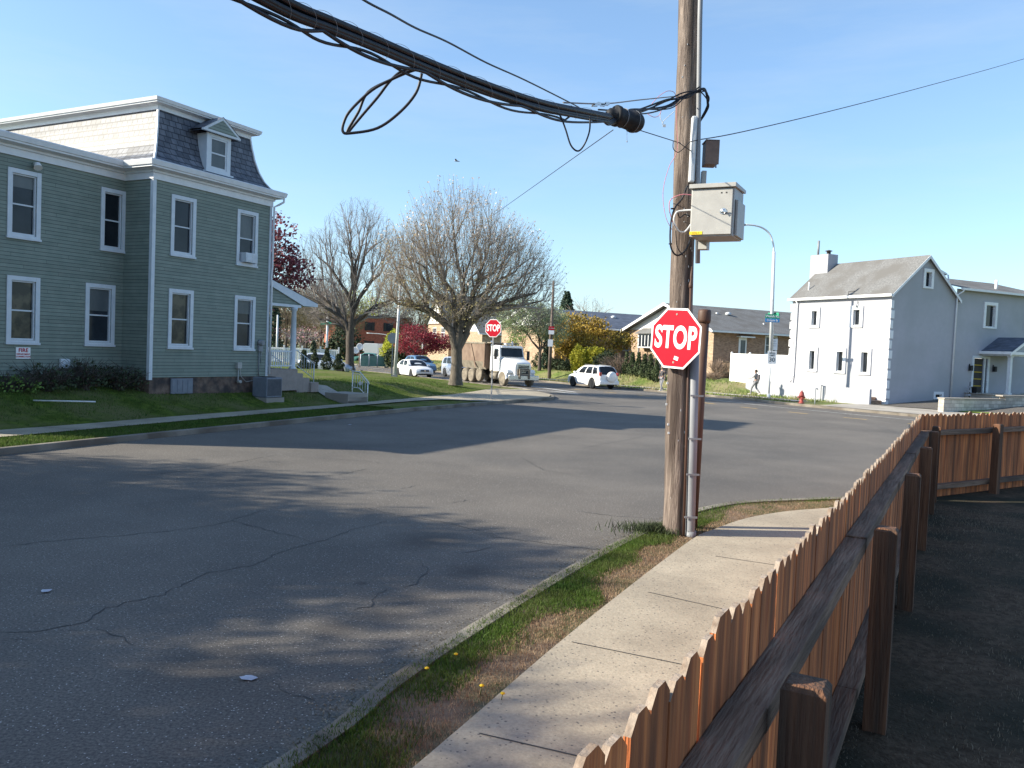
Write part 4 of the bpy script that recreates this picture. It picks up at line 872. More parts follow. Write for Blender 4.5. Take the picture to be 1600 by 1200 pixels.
b = MB(); b.quad(Fy(3.05, .07, 3.0), Fy(3.6, .07, 3.0), Fy(3.6, .07, 4.3), Fy(3.05, .07, 4.3)); b.build('pane', 'glass2', dq, fixn=False)
b = MB(); b.box(8.6, 8.7, 0, .12, .4, 5.0, Fr=Fx); b.build('downspout', 'metal', h1).location = (0, 3.0, 0)
b = MB(); b.lathe([(.25, 0), (.3, .2), (.1, .3)], (5, 4.2, 6.75), 'z', 12); b.lathe([(.12, 0), (.12, .2)], (3.8, 4.4, 6.75), 'z', 10); b.lathe([(.08, 0), (.08, .35)], (7.5, 2.0, 5.75), 'z', 10); b.build('roof_vent', 'polewhite', h1)
b = MB(); b.tube([(2.0, 6.8, 7.6), (2.0, 6.8, 8.5)], .02, 5); b.tube([(1.4, 6.8, 8.4), (2.7, 6.8, 8.3)], .015, 5); b.tube([(2.2, 6.4, 8.34), (2.2, 7.2, 8.34)], .012, 5); b.build('aerial', 'metal', h1)
# deck rail at ranch side
b = MB(); b.box(-.1, 2.6, 1.4, 1.5, 2.25, 2.32, Fr=Fy); b.box(-.1, 2.6, .1, 1.5, 1.25, 1.4, Fr=Fy)
for k in range(16): b.box(k*.17, k*.17+.05, 1.42, 1.48, 1.4, 2.25, Fr=Fy)
b.build('side_deck', 'dryblade', h1)
R2 = ray(983, 550)*88; R2.z = 0
h2, Fx2, Fy2 = ranch('ranch_house', 'brown brick ranch house with dark blue roof behind the golden trees', (R2.x-9*ER.x, R2.y-9*ER.y, 0), 14, 13, .3, 5.25, 7.1, 'tanbrick', 'blueroof', sidemt='brownshadebrick', sidewins=[(8.2, 9.4, 3.0, 4.4), (3.2, 4.4, 3.0, 4.4)])
b = MB(); b.lathe([(.25, 0), (.3, .2), (.1, .3)], (9.5, 4.2, 6.5), 'z', 12); b.build('roof_vent', 'polewhite', h2)
P3 = D(752, 560, 118)
h4, _, _ = ranch('ranch_house', 'low tan brick house with grey roof showing above the white dump truck', (P3.x, P3.y, 0), 12, 9, .0, 5, 8.2, 'tanbrick', 'greyroof', sidewins=[(3, 4.5, 2.8, 4.2)])
# half-timbered brick house left of the big tree
P5 = D(700, 560, 125)
h5 = thing('gabled_house', 'pink brick house with white timbered gable behind the red maple', 'house', (P5.x, P5.y, 0), RRZ)
b = MB(); b.box(0, 9, 0, 9.5, 0, 6.0); b.build('wall', 'tanbrick', h5)
b = MB(); b.prism([(-.1, -.1, 6.0), (-.1, 9.6, 6.0), (-.1, 4.75, 10.4)], (9.2, 0, 0)); b.build('gable_panel', 'vinyl', h5)
b = MB(); b.add([(-.6, -.7, 5.5), (9.5, -.7, 5.5), (9.5, 4.75, 10.7), (-.6, 4.75, 10.7), (-.6, 10.2, 5.5), (9.5, 10.2, 5.5)], [(0, 1, 2, 3), (3, 2, 5, 4)]); b.build('roof', 'greyroof', h5)
b = MB()
for k in range(6): y = 1.4+k*1.35; b.box(-.14, -.1, y, y+.12, 6.05, 6.0+4.2*(1-abs(y-4.75)/4.75))
b.box(-.14, -.1, .5, 9, 6.0, 6.15); b.box(-.145, -.1, 2.4, 7.1, 7.6, 7.75); b.build('timber_framing', 'brownbox', h5)
FX5 = frame((0, 0), (0, 1), (-1, 0))
for y in (1.6, 5.4): b = MB(); b.box(y, y+1.6, 0, .06, 3.9, 5.5, Fr=FX5); wv = b.build('window', 'white', h5); b = MB(); [b.box(y+.1+k*.5, y+.5+k*.5, .06, .07, 4.0+j*.75, 4.65+j*.75, Fr=FX5) for k in range(3) for j in range(2)]; b.build('pane', 'glass', wv)
# red brick building
P6 = D(640, 560, 150)
h6 = thing('brick_building', 'red brick two storey building far behind the bare tree', 'building', (P6.x-.0, P6.y, 0), RRZ)
b = MB(); b.box(-13.5, 0, 0, 9, 0, 7.3); b.build('wall', 'redbrick', h6)
b = MB(); b.prism([(-13.8, -.4, 7.25), (.3, -.4, 7.25), (.3, 9.4, 7.25), (-13.8, 9.4, 7.25)], (0, 0, .25)); b.build('roof', 'brownbox', h6)
FX6 = frame((0, 0), (1, 0), (0, -1))
for x in (-11.6, -8.0, -4.6): 
    for z in (1.6, 4.9):
        b = MB(); b.box(x, x+.8, 0, .05, z, z+1.4, Fr=FX6); wv = b.build('window', 'glass', h6); [MB().box(q_, q_+.48, 0, .07, z-.05, z+1.45, Fr=FX6).build('shutter', 'darkframe', wv) for q_ in (x-.5, x+.82)]
# ------------------------------------------------------------------ picket fence
def picket_run(root, Fr, s0, s1, z0, zt, seed, n_posts, first_post, gap=3.05, top=1.635, post=True, flip=1):
    g = random.Random(seed); bays = [first_post+gap*i for i in range(-2, n_posts+2)]; bays = [s0]+[x for x in bays if s0+.2 < x < s1-.2]+[s1]
    for a, c in zip(bays, bays[1:]):
        b = MB(); s = a
        while s < c-.02:
            w_ = .155+g.uniform(-.006, .006); w_ = (c-s)-.002 if c-s < .22 else w_; h = top+g.uniform(-.022, .022)+(.03 if g.random() < .12 else 0); t0 = g.uniform(-.003, .003); ln = g.uniform(-.008, .008)
            e = .046; hh = h-.042; w2 = w_-.001
            pr = [(s, z0), (s+w2, z0), (s+w2+ln, hh), (s+w2-e+ln, h), (s+e+ln, h), (s+ln, hh)]
            if w2 > .09:
                f0 = [Fr(p, -.010+t0, z) for p, z in pr]; f1 = [Fr(p, .010+t0, z) for p, z in pr]; k = 6
                b.add(f0+f1, [tuple(range(k-1, -1, -1)), tuple(range(k, 2*k))]+[(i, (i+1) % k, k+(i+1) % k, k+i) for i in (0, 1, 5)], 0)
                b.add(f0+f1, [(i, (i+1) % k, k+(i+1) % k, k+i) for i in (2, 3, 4)], 1)
            s += w_+g.uniform(.0005, .0035)
        b.build('picket_panel', ['fencewood', 'fencetop'], root)
        for z, tl in ((1.30, .09), (.26, .09)):
            b = MB(); sag = g.uniform(-.008, .008)
            b.box(a+.003, c-.003, .012, .145, z-tl/2+sag, z+tl/2+sag, Fr=Fr); b.build('rail', 'railwood', root, bevel=.004)
    for x in bays[1:]:
        b = MB(); h = 1.45+g.uniform(-.02, .02); ci = .014
        b.box(x-.07, x+.07, .195, .34, z0-.02, h-.02, Fr=Fr); b.add([Fr(x-.07, .195, h-.02), Fr(x+.07, .195, h-.02), Fr(x+.07, .34, h-.02), Fr(x-.07, .34, h-.02), Fr(x-.055, .21, h), Fr(x+.055, .21, h), Fr(x+.055, .325, h), Fr(x-.055, .325, h)], [(0, 1, 5, 4), (1, 2, 6, 5), (2, 3, 7, 6), (3, 0, 4, 7), (4, 5, 6, 7)])
        b.build('post', 'postwood', root, bevel=.003)
fz = MB()
FRZ = math.atan2(FDv.y, FDv.x)
pf = thing('picket_fence', 'long reddish brown cedar picket fence running beside the near sidewalk', 'fence', (FA.x+FO.x*.045, FA.y+FO.y*.045, .07), FRZ)
picket_run(pf, frame((0, 0), (1, 0), (0, -1)), -2.4, 15.3, 0, 0, 11, 6, 1.13, gap=3.2)
B2 = Vector((7.62, 15.42)); T2 = (Vector((11.4, 17.95))-B2); L2 = 9.0; 
pf2 = thing('picket_fence', 'short return of reddish brown picket fence closing the far end of the shaded yard', 'fence', (B2.x, B2.y, .07), math.atan2(T2.y, T2.x))
picket_run(pf2, frame((0, 0), (1, 0), (0, -1)), .03, L2, 0, 0, 12, 4, 2.4)
# ------------------------------------------------------------------ utility pole
PB = Vector((2.42, 11.72, 0))
up = thing('utility_pole', 'tall weathered wooden utility pole beside the near sidewalk', 'pole', PB)
lean = -.024
def pole_x(z): return lean*z
b = MB(); zz = [(-.1, .19), (.15, .182), (.6, .176), (1.5, .172), (2.4, .168), (3.6, .162), (5, .156), (7, .148), (9, .14), (10.8, .132)]
pts = []; rad = []
for (z0, r0), (z1, r1) in zip(zz, zz[1:]):
    k = max(1, int((z1-z0)/.25))
    for i in range(k):
        t = i/k; z = z0+(z1-z0)*t; pts.append((pole_x(z)+.006*math.sin(z*3), .004*math.cos(z*4), z)); rad.append((r0+(r1-r0)*t)*(1+.012*math.sin(z*9)))
b.tube(pts, rad, 28); b.build('shaft', 'polewood', up)
b = MB(); b.tube([(.175, -.19, -.02), (.165, -.19, .18), (.135, -.19, 1.5), (.09, -.185, 3.0)], [.068, .068, .066, .066], 14); b.lathe([(.078, 0), (.078, .16)], (.175, -.19, .0), 'z', 14); b.build('riser_conduit', 'metal', up)
b = MB(); b.tube([(.075, -.22, -.02), (.03, -.21, 2.0), (.0, -.2, 3.55)], .017, 8); b.lathe([(.02, 3.55), (.03, 3.56), (.03, 3.6), (.012, 3.66), (.018, 3.7), (.006, 3.85)], (.0, -.2, 0), 'z', 8); b.build('ground_rod_conduit', 'brownpaint', up)
b = MB()
for z in (.35, .95, 1.45, 2.05): b.box(.06, .24, -.265, -.25, z, z+.025)
b.build('conduit_strap', 'metal', up)
b = MB(); b.tube([(.085, -.17, 3.9), (.02, -.17, 5.2), (-.055, -.17, 7.2), (-.14, -.165, 10.5)], .034, 10); b.build('thin_riser_pipe', 'metal', up)
b = MB(); b.box(-.105, -.03, -.245, -.15, 5.0, 5.9); o = b.build('cable_guard', 'polewhite', up, bevel=.02)
b = MB(); b.box(.11, .17, -.06, .04, 4.95, 5.2); b.build('pole_bracket', 'greybox', up)
b = MB(); g = random.Random(5)
for _ in range(46):
    z = g.uniform(.3, 4.8) if g.random() < .8 else g.uniform(5, 8); a = g.uniform(3.3, 5.6); r0 = .165-.003*z; x, y = pole_x(z)+math.cos(a)*r0, math.sin(a)*r0
    b.box(x-.004, x+.004, y-.012, y+.004, z, z+g.uniform(.008, .035))
for z, a in ((1.62, 3.6), (1.5, 3.7), (1.33, 5.2), (2.2, 3.3), (1.9, 3.25)): b.box(pole_x(z)+math.cos(a)*.175-.012, pole_x(z)+math.cos(a)*.175+.012, math.sin(a)*.175-.02, math.sin(a)*.175+.01, z, z+.03)
b.build('staples', 'polewhite', up)
# brown post behind
bp = thing('brown_post', 'tall brown steel riser post with a cap standing behind the utility pole', 'post', (2.74, 12.1, 0))
b = MB(); b.tube([(0, 0, -.05), (0.0, 0, 1.8), (.0, 0, 3.18)], .075, 18); b.build('shaft', 'brownpaint', bp)
b = MB(); b.lathe([(.085, 3.10), (.095, 3.14), (.095, 3.26), (.085, 3.29), (.02, 3.30)], (0, 0, 0), 'z', 18); b.build('cap', 'brownpaint', bp)
for ch in bp.children: ch.rotation_euler = (0, R(.4), 0)
# small brown box
sb = thing('brown_box', 'small brown metal box with a padlock on the upper right side of the utility pole', 'box', (PB.x+.125, PB.y-.02, 5.27))
b = MB(); b.box(-.0, .17, -.14, .10, 0, .32); b.build('casing', 'brownbox', sb, bevel=.008)
b = MB(); b.box(-.01, .18, -.15, -.135, -.0, .325); b.box(-.01, .18, -.15, .11, .32, .335); b.build('lid', 'brownbox', sb)
b = MB(); b.tube([(.14, -.15, -.01), (.14, -.16, -.05)], .012, 6); b.build('padlock', 'metal', sb)
# grey cabinet
cb = thing('utility_cabinet', 'light grey steel utility cabinet with yellow number label bolted to the wooden pole', 'cabinet', (PB.x+.11, PB.y-.10, 4.19), R(-27)); cb.scale = (.97, .97, .86)
b = MB(); b.box(.02, .60, -.62, -.045, .0, .74); b.build('casing', 'greybox', cb, bevel=.008)
b = MB(); b.box(.035, .585, -.645, -.62, .025, .715); b.build('door', 'greybox', cb, bevel=.006)
b = MB(); b.add([(-.0, -.68, .73), (.63, -.68, .73), (.63, -.03, .75), (-.0, -.03, .75), (-.0, -.68, .795), (.63, -.68, .795), (.63, -.03, .80), (-.0, -.03, .80)], [(0, 1, 5, 4), (1, 2, 6, 5), (2, 3, 7, 6), (3, 0, 4, 7), (4, 5, 6, 7), (0, 1, 2, 3)]); b.build('top_cover', 'greybox', cb, bevel=.004)
b = MB(); b.box(.60, .635, -.52, -.06, .02, .56); b.build('side_vent_cover', 'greybox', cb, bevel=.004)
b = MB(); b.box(.6, .603, -.548, -.522, .04, .56); b.build('vent_slot', 'darkframe', cb)
b = MB(); b.lathe([(.045, -.655), (.05, -.648), (.03, -.66), (.012, -.675)], (.47, 0, .37), 'y', 14); b.box(.46, .535, -.68, -.665, .355, .372); b.tube([(.49, -.67, .36), (.50, -.68, .33), (.515, -.68, .35)], .007, 6); b.build('lock', 'chrome', cb)
b = MB(); b.box(.425, .445, -.648, -.644, .64, .66); b.box(.49, .51, -.648, -.644, .64, .66); b.build('label_marks', 'signblack', cb)
b = MB(); b.box(.025, .20, -.650, -.6455, .03, .075); lb = b.build('number_label', 'yellow', cb)
text('416-1', .042, 'label_text', 'signblack', lb, Matrix.Translation((.112, -.6515, .052)) @ facing((0, 0, 0), (0, -1, 0)), depth=.001)
b = MB(); b.box(-.05, .04, -.15, -.02, .1, .66); b.build('mounting_bracket', 'metal', cb)
b = MB(); b.box(.04, .16, -.22, -.05, -.13, -.002); b.build('conduit_box', 'greybox', cb)
# near stop sign
def stop_sign(name, lab, pos, size, tilt, yaw, post=None, grp=None, back='signgrey'):
    t = thing(name, lab, 'sign', pos, yaw, grp)
    r0 = size/2/math.cos(math.pi/8); A = [math.pi/8+k*math.pi/4 for k in range(8)]
    m4 = Matrix.Rotation(tilt, 4, 'Y')
    def octo(r, y, mt_, nm, th):
        b = MB(); b.prism([(r*math.cos(a), y, r*math.sin(a)) for a in A], (0, -th, 0)); o = b.build(nm, mt_, t); o.data.transform(m4); return o
    pl = octo(r0, 0, ['signwhite'], 'sign_plate', .004); octo(r0*.935, -.0055, 'red', 'sign_face', .001)
    b = MB(); b.prism([(r0*math.cos(a), .0015, r0*math.sin(a)) for a in A], (0, .001, 0)); o = b.build('sign_back', back, t); o.data.transform(m4)
    text('STOP', size*.51, 'sign_lettering', 'signwhite', t, m4 @ Matrix.Translation((0, -.0085, 0)) @ facing((0, 0, 0), (0, -1, 0)), depth=.001, bold=size*.017, sx=.665)
    b = MB()
    for z in (.40*size, -.40*size): b.lathe([(size*.018, -.012), (size*.018, -.006)], (0, 0, z), 'y', 10)
    o = b.build('bolts', 'chrome', t); o.data.transform(m4)
    return t
s1 = stop_sign('stop_sign', 'large red STOP sign mounted on the near wooden utility pole', (PB.x-.19, PB.y-.27, 2.845), .83, R(2.0), R(-47))
b = MB(); b.box(.10, .17, -.0115, -.0065, -.31, -.26); o = b.build('sticker', 'signwhite', s1); o.data.transform(Matrix.Translation((.01, 0, 0)) @ Matrix.Rotation(R(15), 4, 'Y') )
o.location = (-.035, 0, .035)
b = MB(); b.box(-.03, .03, .003, .12, .2, .26); b.box(-.03, .03, .003, .12, -.26, -.2); b.build('bracket', 'metal', s1)
P = G(766, 628); P.z = 0
s2 = stop_sign('stop_sign', 'smaller looking red STOP sign on a thin grey post at the far left corner', (P.x, P.y, 3.58), .86, R(0), R(-27))
b = MB(); b.box(-.03, .03, .004, .045, -3.6, .42); b.build('sign_post', 'metal', s2)
for ch in s2.children: pass
s2.rotation_euler = (0, R(-.6), R(-27))
P = G(612, 583, .5)
s3 = thing('sign_back_post', 'grey back of an octagonal sign behind the leaning lamp pole', 'sign', (P.x, P.y, .45), R(8))
b = MB(); b.prism([(.41*math.cos(math.pi/8+k*math.pi/4), 0, 2.6+.41*math.sin(math.pi/8+k*math.pi/4)) for k in range(8)], (0, .006, 0)); b.build('sign_plate', 'signgrey', s3)
b = MB(); b.box(-.04, .04, .008, .05, -.3, 3.0); b.build('sign_post', 'metal', s3)
# ------------------------------------------------------------------ cables
ST = Vector((-.45, -.893)).normalized()
def bp_(x, y):                     # point of the cable run plane (parallel to the street through the pole)
    a = Vector((2.36, 11.5)); d = ray(x, y); nq = Vector((-ST.y, ST.x)); t = a.dot(nq)/(d.x*nq.x+d.y*nq.y)
    return CP+d*t
def cat(pts, k=6):
    pts = [Vector(p) for p in pts]; out = []
    for i in range(len(pts)-1):
        p0 = pts[max(i-1, 0)]; p1 = pts[i]; p2 = pts[i+1]; p3 = pts[min(i+2, len(pts)-1)]
        for j in range(k):
            t = j/k; out.append(.5*((2*p1)+(-p0+p2)*t+(2*p0-5*p1+4*p2-p3)*t*t+(-p0+3*p1-3*p2+p3)*t**3))
    out.append(pts[-1]); return out
main = [bp_(*p) for p in ((950, 183), (900, 174), (850, 164), (790, 146), (720, 121), (650, 93), (580, 63), (510, 34), (450, 10))]
last = main[-1]; ext = [last+Vector((ST.x, ST.y, 0))*t+Vector((0, 0, .0065*t*t-.02*t)) for t in (.5, 1.1, 2, 3.5, 6, 10, 15, 21, 28)]
run = cat(main+ext, 6)
cbn = thing('cable_bundle', 'thick black bundle of wrapped overhead cables sagging from the pole across the sky', 'cables')
g = random.Random(3)
for j in range(7):
    a0 = j*6.283/6; rr0 = 0 if j == 6 else .023; b = MB(); r1 = (.021, .017, .022, .019, .021, .018, .021)[j]
    pts = []
    for i, p in enumerate(run):
        a = a0+.02*i+.3*math.sin(i*.11+j); pts.append(p+Vector((math.cos(a)*rr0*.9, 0, math.sin(a)*rr0*1.25-.004*j)))
    b.tube(pts, r1, 8); b.build('cable', 'cable', cbn)
b = MB()                      # lashing wire
pts = []
for i in range(len(run)-1):
    for k in range(6):
        p = run[i].lerp(run[i+1], k/6); a = (i*6+k)*.30; pts.append(p+Vector((math.cos(a)*.054, 0, math.sin(a)*.062-.01)))
b.tube(pts, .0013, 4); b.build('lashing_wire', 'metal', cbn)
b = MB(); pts = [p+Vector((0, 0, -.095+.02*math.sin(i*.5))) for i, p in enumerate(run[8:])]; b.tube([run[6]]+pts, .009, 6); pts = [p+Vector((0.02, 0, -.06-.05*abs(math.sin(i*.23)))) for i, p in enumerate(run[2:])]; b.tube(pts, .011, 6); b.build('hanging_cable', 'cable', cbn)
# splice case
c0 = bp_(952, 182); c1 = bp_(1000, 188); 
spc = thing('splice_closure', 'black cylindrical cable splice closure hanging under the cables left of the pole', 'cable splice', bp_(977, 186)); spc.scale = (.86, .86, .86)
dirv = Vector((.80, .55, -.06)).normalized(); q = dirv.to_track_quat('Z', 'Y')
b = MB(); b.lathe([(.03, -.30), (.07, -.26), (.075, -.19), (.115, -.19), (.13, -.17), (.13, -.13), (.115, -.12), (.12, .10), (.135, .11), (.135, .16), (.12, .17), (.12, .21), (.10, .24), (.03, .25)], (0, 0, 0), 'z', 20); o = b.build('closure_body', 'black', spc); o.rotation_mode = 'QUATERNION'; o.rotation_quaternion = q
b = MB()
for z in (-.05,): b.lathe([(.121, z), (.124, z+.004), (.121, z+.008)], (0, 0, 0), 'z', 20)
b.lathe([(.136, .13), (.138, .134), (.136, .138)], (0, 0, 0), 'z', 20); o = b.build('band_clamp', 'metal', spc); o.rotation_mode = 'QUATERNION'; o.rotation_quaternion = q
P0 = spc.location.copy()
b = MB()
for k in range(4):
    a = bp_(918+k*4, 172+k*2); b.tube(cat([a-P0, bp_(938, 184+k*2)-P0, bp_(948, 190+k*2)-P0, Vector((-.14+.01*k, -.10, -.03))], 5), .016, 6)
b.build('cable_tail', 'cable', spc)
b = MB(); b.tube([Vector((.03, 0, -.12)), Vector((.03, 0, -.2)), Vector((.035, 0, -.27))], .002, 4); b.lathe([(.002, -.29), (.008, -.275), (.002, -.262)], (.035, 0, 0), 'z', 6); b.build('loose_wire', 'metal', spc)
# cables splice -> pole
pc = thing('pole_cables', 'tangle of thin black cables wrapping around the wooden pole beside the splice', 'cables')
g = random.Random(21)
for k in range(9):
    b = MB(); y0 = 176+g.uniform(-7, 7); j = lambda s: g.uniform(-s, s)
    pts = [D(935+k*6, y0, 9.2+k*.1), D(1000+j(8), 172+j(6), 10.6), D(1040+j(8), 162+j(8), 11.2), D(1070+j(6), 150+j(5), 11.42), D(1092+j(4), 140+j(5), 11.50)]
    if k < 5: pts += [D(1104+j(3), 146+j(6), 11.6), D(1106+j(2), 162+j(6), 11.65), D(1100+j(3), 178+j(5), 11.7), D(1094, 190, 11.75)]
    b.tube(cat(pts, 6), g.choice((.010, .013, .008)), 6); b.build('cable', 'cable', pc)
b = MB(); b.tube(cat([D(880, 160, 8.1), D(945, 162, 9.2), D(1000, 156, 10.4), D(1060, 150, 11.5)], 4), .008, 5); b.build('support_strand', 'metal', pc)
b = MB()
for k in range(14): p = D(926+k*1.9, 163+g.uniform(-2, 2), 8.9); b.box(p.x-.012, p.x+.012, p.y-.01, p.y+.01, p.z-.012, p.z+.014)
b.build('strand_clamp', 'chrome', pc)
b = MB(); b.tube(cat([D(1056, 172, 11.4), D(1036, 190, 11.3), D(1036, 196, 11.3)], 4), .004, 4); b.tube(cat([D(1032, 176, 11.2), D(1032, 185, 11.2), D(1037, 193, 11.2)], 4), .004, 4); b.box(*(lambda p: (p.x-.02, p.x+.02, p.y, p.y+.01, p.z-.02, p.z+.015))(D(1038, 196, 11.2))); b.build('loose_end', 'polewhite', pc)
pk = thing('pink_wires', 'thin pink wires looping loosely down the left side of the wooden pole', 'wires')
b = MB(); b.tube(cat([D(1018, 163, 11.1), D(1030, 150, 11.2), D(1045, 142, 11.3), D(1056, 150, 11.42), D(1057, 190, 11.45), D(1058, 235, 11.45), D(1045, 262, 11.4), D(1036, 300, 11.4), D(1040, 338, 11.4), D(1050, 359, 11.45)], 6), .004, 5); b.build('wire', 'pink', pk)
b = MB(); b.tube(cat([D(1082, 305, 11.4), D(1065, 304, 11.4), D(1048, 312, 11.4), D(1046, 328, 11.4), D(1051, 348, 11.45)], 6), .006, 5); b.build('wire', 'pink', pk)
b = MB(); b.tube(cat([D(1012, 178, 11.0), D(1022, 183, 11.0), D(1030, 180, 11.1), D(1034, 170, 11.1)], 6), .004, 5); b.build('wire', 'pink', pk)
lk = thing('looped_cables', 'black and grey cables coiled on the pole below the grey cabinet edge', 'cables')
b = MB(); b.tube(cat([D(1074, 290, 11.42), D(1066, 310, 11.45), D(1054, 326, 11.42), D(1048, 350, 11.4), D(1048, 385, 11.4), D(1058, 399, 11.42), D(1072, 390, 11.42), D(1080, 370, 11.5)], 6), .012, 6); b.build('cable', 'cable', lk)
b = MB(); b.tube(cat([D(1084, 328, 11.3), D(1068, 329, 11.38), D(1057, 332, 11.4), D(1053, 345, 11.4), D(1060, 360, 11.42), D(1070, 362, 11.42), D(1080, 350, 11.35)], 6), .013, 6); b.build('white_cable', 'polewhite', lk)
b = MB(); b.tube(cat([D(1058, 328, 11.42), D(1062, 340, 11.44), D(1070, 335, 11.44), D(1078, 338, 11.5)], 6), .008, 6); b.tube(cat([D(1056, 360, 11.42), D(1058, 385, 11.42), D(1068, 400, 11.42)], 6), .007, 5); b.tube([D(1048, 326, 11.4), D(1053, 326, 11.4)], .012, 6); b.tube([D(1045, 381, 11.4), D(1050, 381, 11.4)], .01, 6); b.build('cable', 'cable', lk)
# coil loop
cl_ = thing('hanging_cable_coil', 'large oval coil of black cable dangling below the thick overhead bundle', 'cable coil')
for k in range(3):
    o = (k-1); b = MB(); P_ = [(655, 108), (640+o*3, 112), (612-o*4, 124+o*2), (575-o*6, 144+o*3), (545-o*3, 172), (532+abs(o)*5, 192), (536+k*4, 206), (548+k*3, 208)]
    if k == 0: P_ = P_+[(590, 200), (625, 175), (650, 145), (659, 115)]
    if k == 1: P_ = P_[:4]+[(560, 175), (545, 200), (542, 207)]
    if k == 2: P_ = [(655, 106), (630, 110), (610, 126), (590, 152), (566, 180), (547, 203), (543, 208)]
    pts = [CP+ray(*p)*((5.45+.08*k)/ray(*p).y) for p in P_]; b.tube(cat(pts, 6), .0095, 7); b.build('cable', 'cable', cl_)
b = MB(); pts = [D(x, y, 7.4) for x, y in ((868, 173), (876, 182), (884, 203), (892, 227), (903, 236), (913, 226), (921, 205), (922, 182))]; b.tube(cat(pts, 6), .008, 6)
tag(b.build('cable_loop', 'cable'), 'small thin U-shaped cable loop hanging just left of the black splice closure', 'cable loop')
b = MB(); pts = [D(x, y, Y) for x, y, Y in ((905, 168, 8.6), (888, 159, 8), (820, 125, 6.8), (760, 98, 6), (700, 66, 5.3), (650, 44, 4.8), (610, 22, 4.4), (565, -2, 4.1), (480, -60, 3.6), (350, -170, 3.0))]; b.tube(cat(pts, 6), .006, 6)
tag(b.build('overhead_wire', 'cable'), 'single thin black wire above the thick cable bundle', 'wire', )
b = MB(); A_, B_ = D(958, 203, 9.4), D(768, 338, 60); pts = [A_.lerp(B_, t)+Vector((0, 0, 0)) for t in [i/16 for i in range(17)]]; b.tube(pts, [.005+.010*i/16 for i in range(17)], 5)
tag(b.build('service_wire', 'cable'), 'thin taut wire slanting from the splice down toward the big blossoming tree', 'wire')
b = MB(); b.tube(cat([D(1088, 219, 11.5), D(1160, 206, 13), D(1300, 173, 16), D(1450, 134, 20), D(1600, 92, 26), D(1800, 30, 34)], 6), .008, 5)
tag(b.build('service_wire', 'cable'), 'thin wire rising from the pole to the upper right of the sky', 'wire')
b = MB(); b.tube([D(998, 203, 10.5), D(1052, 220, 11.45), D(1064, 224, 11.5)], .006, 5); b.tube(cat([D(1052, 220, 11.4), D(1052, 232, 11.4), D(1060, 238, 11.4), D(1070, 230, 11.4), D(1078, 222, 11.4), D(1090, 219, 11.45)], 5), .006, 5); b.tube(cat([D(1060, 222, 11.42), D(1068, 228, 11.4), D(1080, 236, 11.42)], 5), .006, 5)
tag(b.build('guy_wire', 'cable'), 'short wire between the splice closure and the clamp on the wooden pole', 'wire')
b = MB(); b.tube([D(437, 427, 33), D(455, 433, 40), D(480, 437, 50), D(512, 436, 60)], [.02, .02, .03, .03], 5); tag(b.build('service_wire', 'cable'), 'thin wire running from the porch end of the green house toward the bare tree', 'wire')
# bird
p = D(713, 252, 45); bd = thing('bird', 'small dark bird flying in the open sky above the trees', 'bird', p)
b = MB(); b.tube([(-.12, 0, 0), (-.05, 0, .02), (.05, 0, .02), (.13, 0, .0), (.2, 0, -.01)], [.005, .035, .04, .02, .004], 6); b.build('body', 'signgrey', bd)
for s in (-1, 1): b = MB(); b.add([(.05, 0, .02), (-.05, 0, .02), (-.08, s*.16, .09), (-.13, s*.3, .05), (.0, s*.16, .1)], [(0, 1, 2, 4), (4, 2, 3)]); b.build('wing', 'signgrey', bd, fixn=False)
# ------------------------------------------------------------------ street lamp on the right with signs
L = Vector((16.54, 53.22, .12))
la = thing('street_lamp', 'tall silver street lamp with curved arm and street name signs beside the white fence', 'street lamp', L)
b = MB(); b.tube([(0, 0, -.05), (.0, 0, 2.9)], .06, 12); b.tube([(-.01, 0, 2.9), (-.17, 0, 9.4)], [.13, .095], 14); b.lathe([(.06, 0), (.11, .02), (.11, .25), (.06, .3)], (0, 0, 0), 'z', 12); b.build('lamp_post', 'polewhite', la)
b = MB(); b.tube(cat([(-.17, 0, 9.35), (-.24, 0, 9.9), (-.5, -.02, 10.5), (-.95, -.05, 10.85), (-1.5, -.1, 11.0), (-2.1, -.15, 11.02)], 5), .055, 10); b.build('lamp_arm', 'polewhite', la)
b = MB(); b.lathe([(.03, -2.9), (.12, -2.75), (.15, -2.5), (.10, -2.25), (.05, -2.1)], (0, -.18, 11.0), 'x', 12); b.build('lamp_head', 'metal', la)
def plate(root, x, y, z, w_, h, mtp, yaw=0, nm='name_plate'):
    b = MB(); b.box(-w_/2, w_/2, -.006, .006, -h/2, h/2); o = b.build(nm, mtp, root); o.location = (x, y, z); o.rotation_euler = (0, 0, yaw); return o
o = plate(la, -.08, -.16, 5.28, .92, .28, 'signgreen'); text('Welsh Rd', .21, 'sign_lettering', 'signwhite', o, facing((0, -.01, 0), (0, -1, 0)), bold=.004)
o = plate(la, -.08, -.16, 5.02, .92, .23, 'signblue'); text('Crispin St', .17, 'sign_lettering', 'signwhite', o, facing((0, -.01, 0), (0, -1, 0)), bold=.004)
o = plate(la, .05, .12, 5.42, .9, .22, 'signgreen', R(-60)); 
o = plate(la, .04, -.12, 2.65, .58, .84, 'signwhite', 0, 'speed_limit_sign')
for tx, zz_, s_ in (('SPEED', .27, .135), ('LIMIT', .13, .135), ('30', -.15, .38)): text(tx, s_, 'sign_lettering', 'signblack', o, facing((0, -.01, zz_), (0, -1, 0)), bold=.003)
o = plate(la, .20, .14, 3.5, .46, .72, 'signwhite', 0, 'notice_sign')
for tx, zz_, s_ in (('STREET', .2, .09), ('PARKING', .05, .08), ('ONLY', -.1, .09)): text(tx, s_, 'sign_lettering', 'signgrey', o, facing((0, -.01, zz_), (0, -1, 0)))
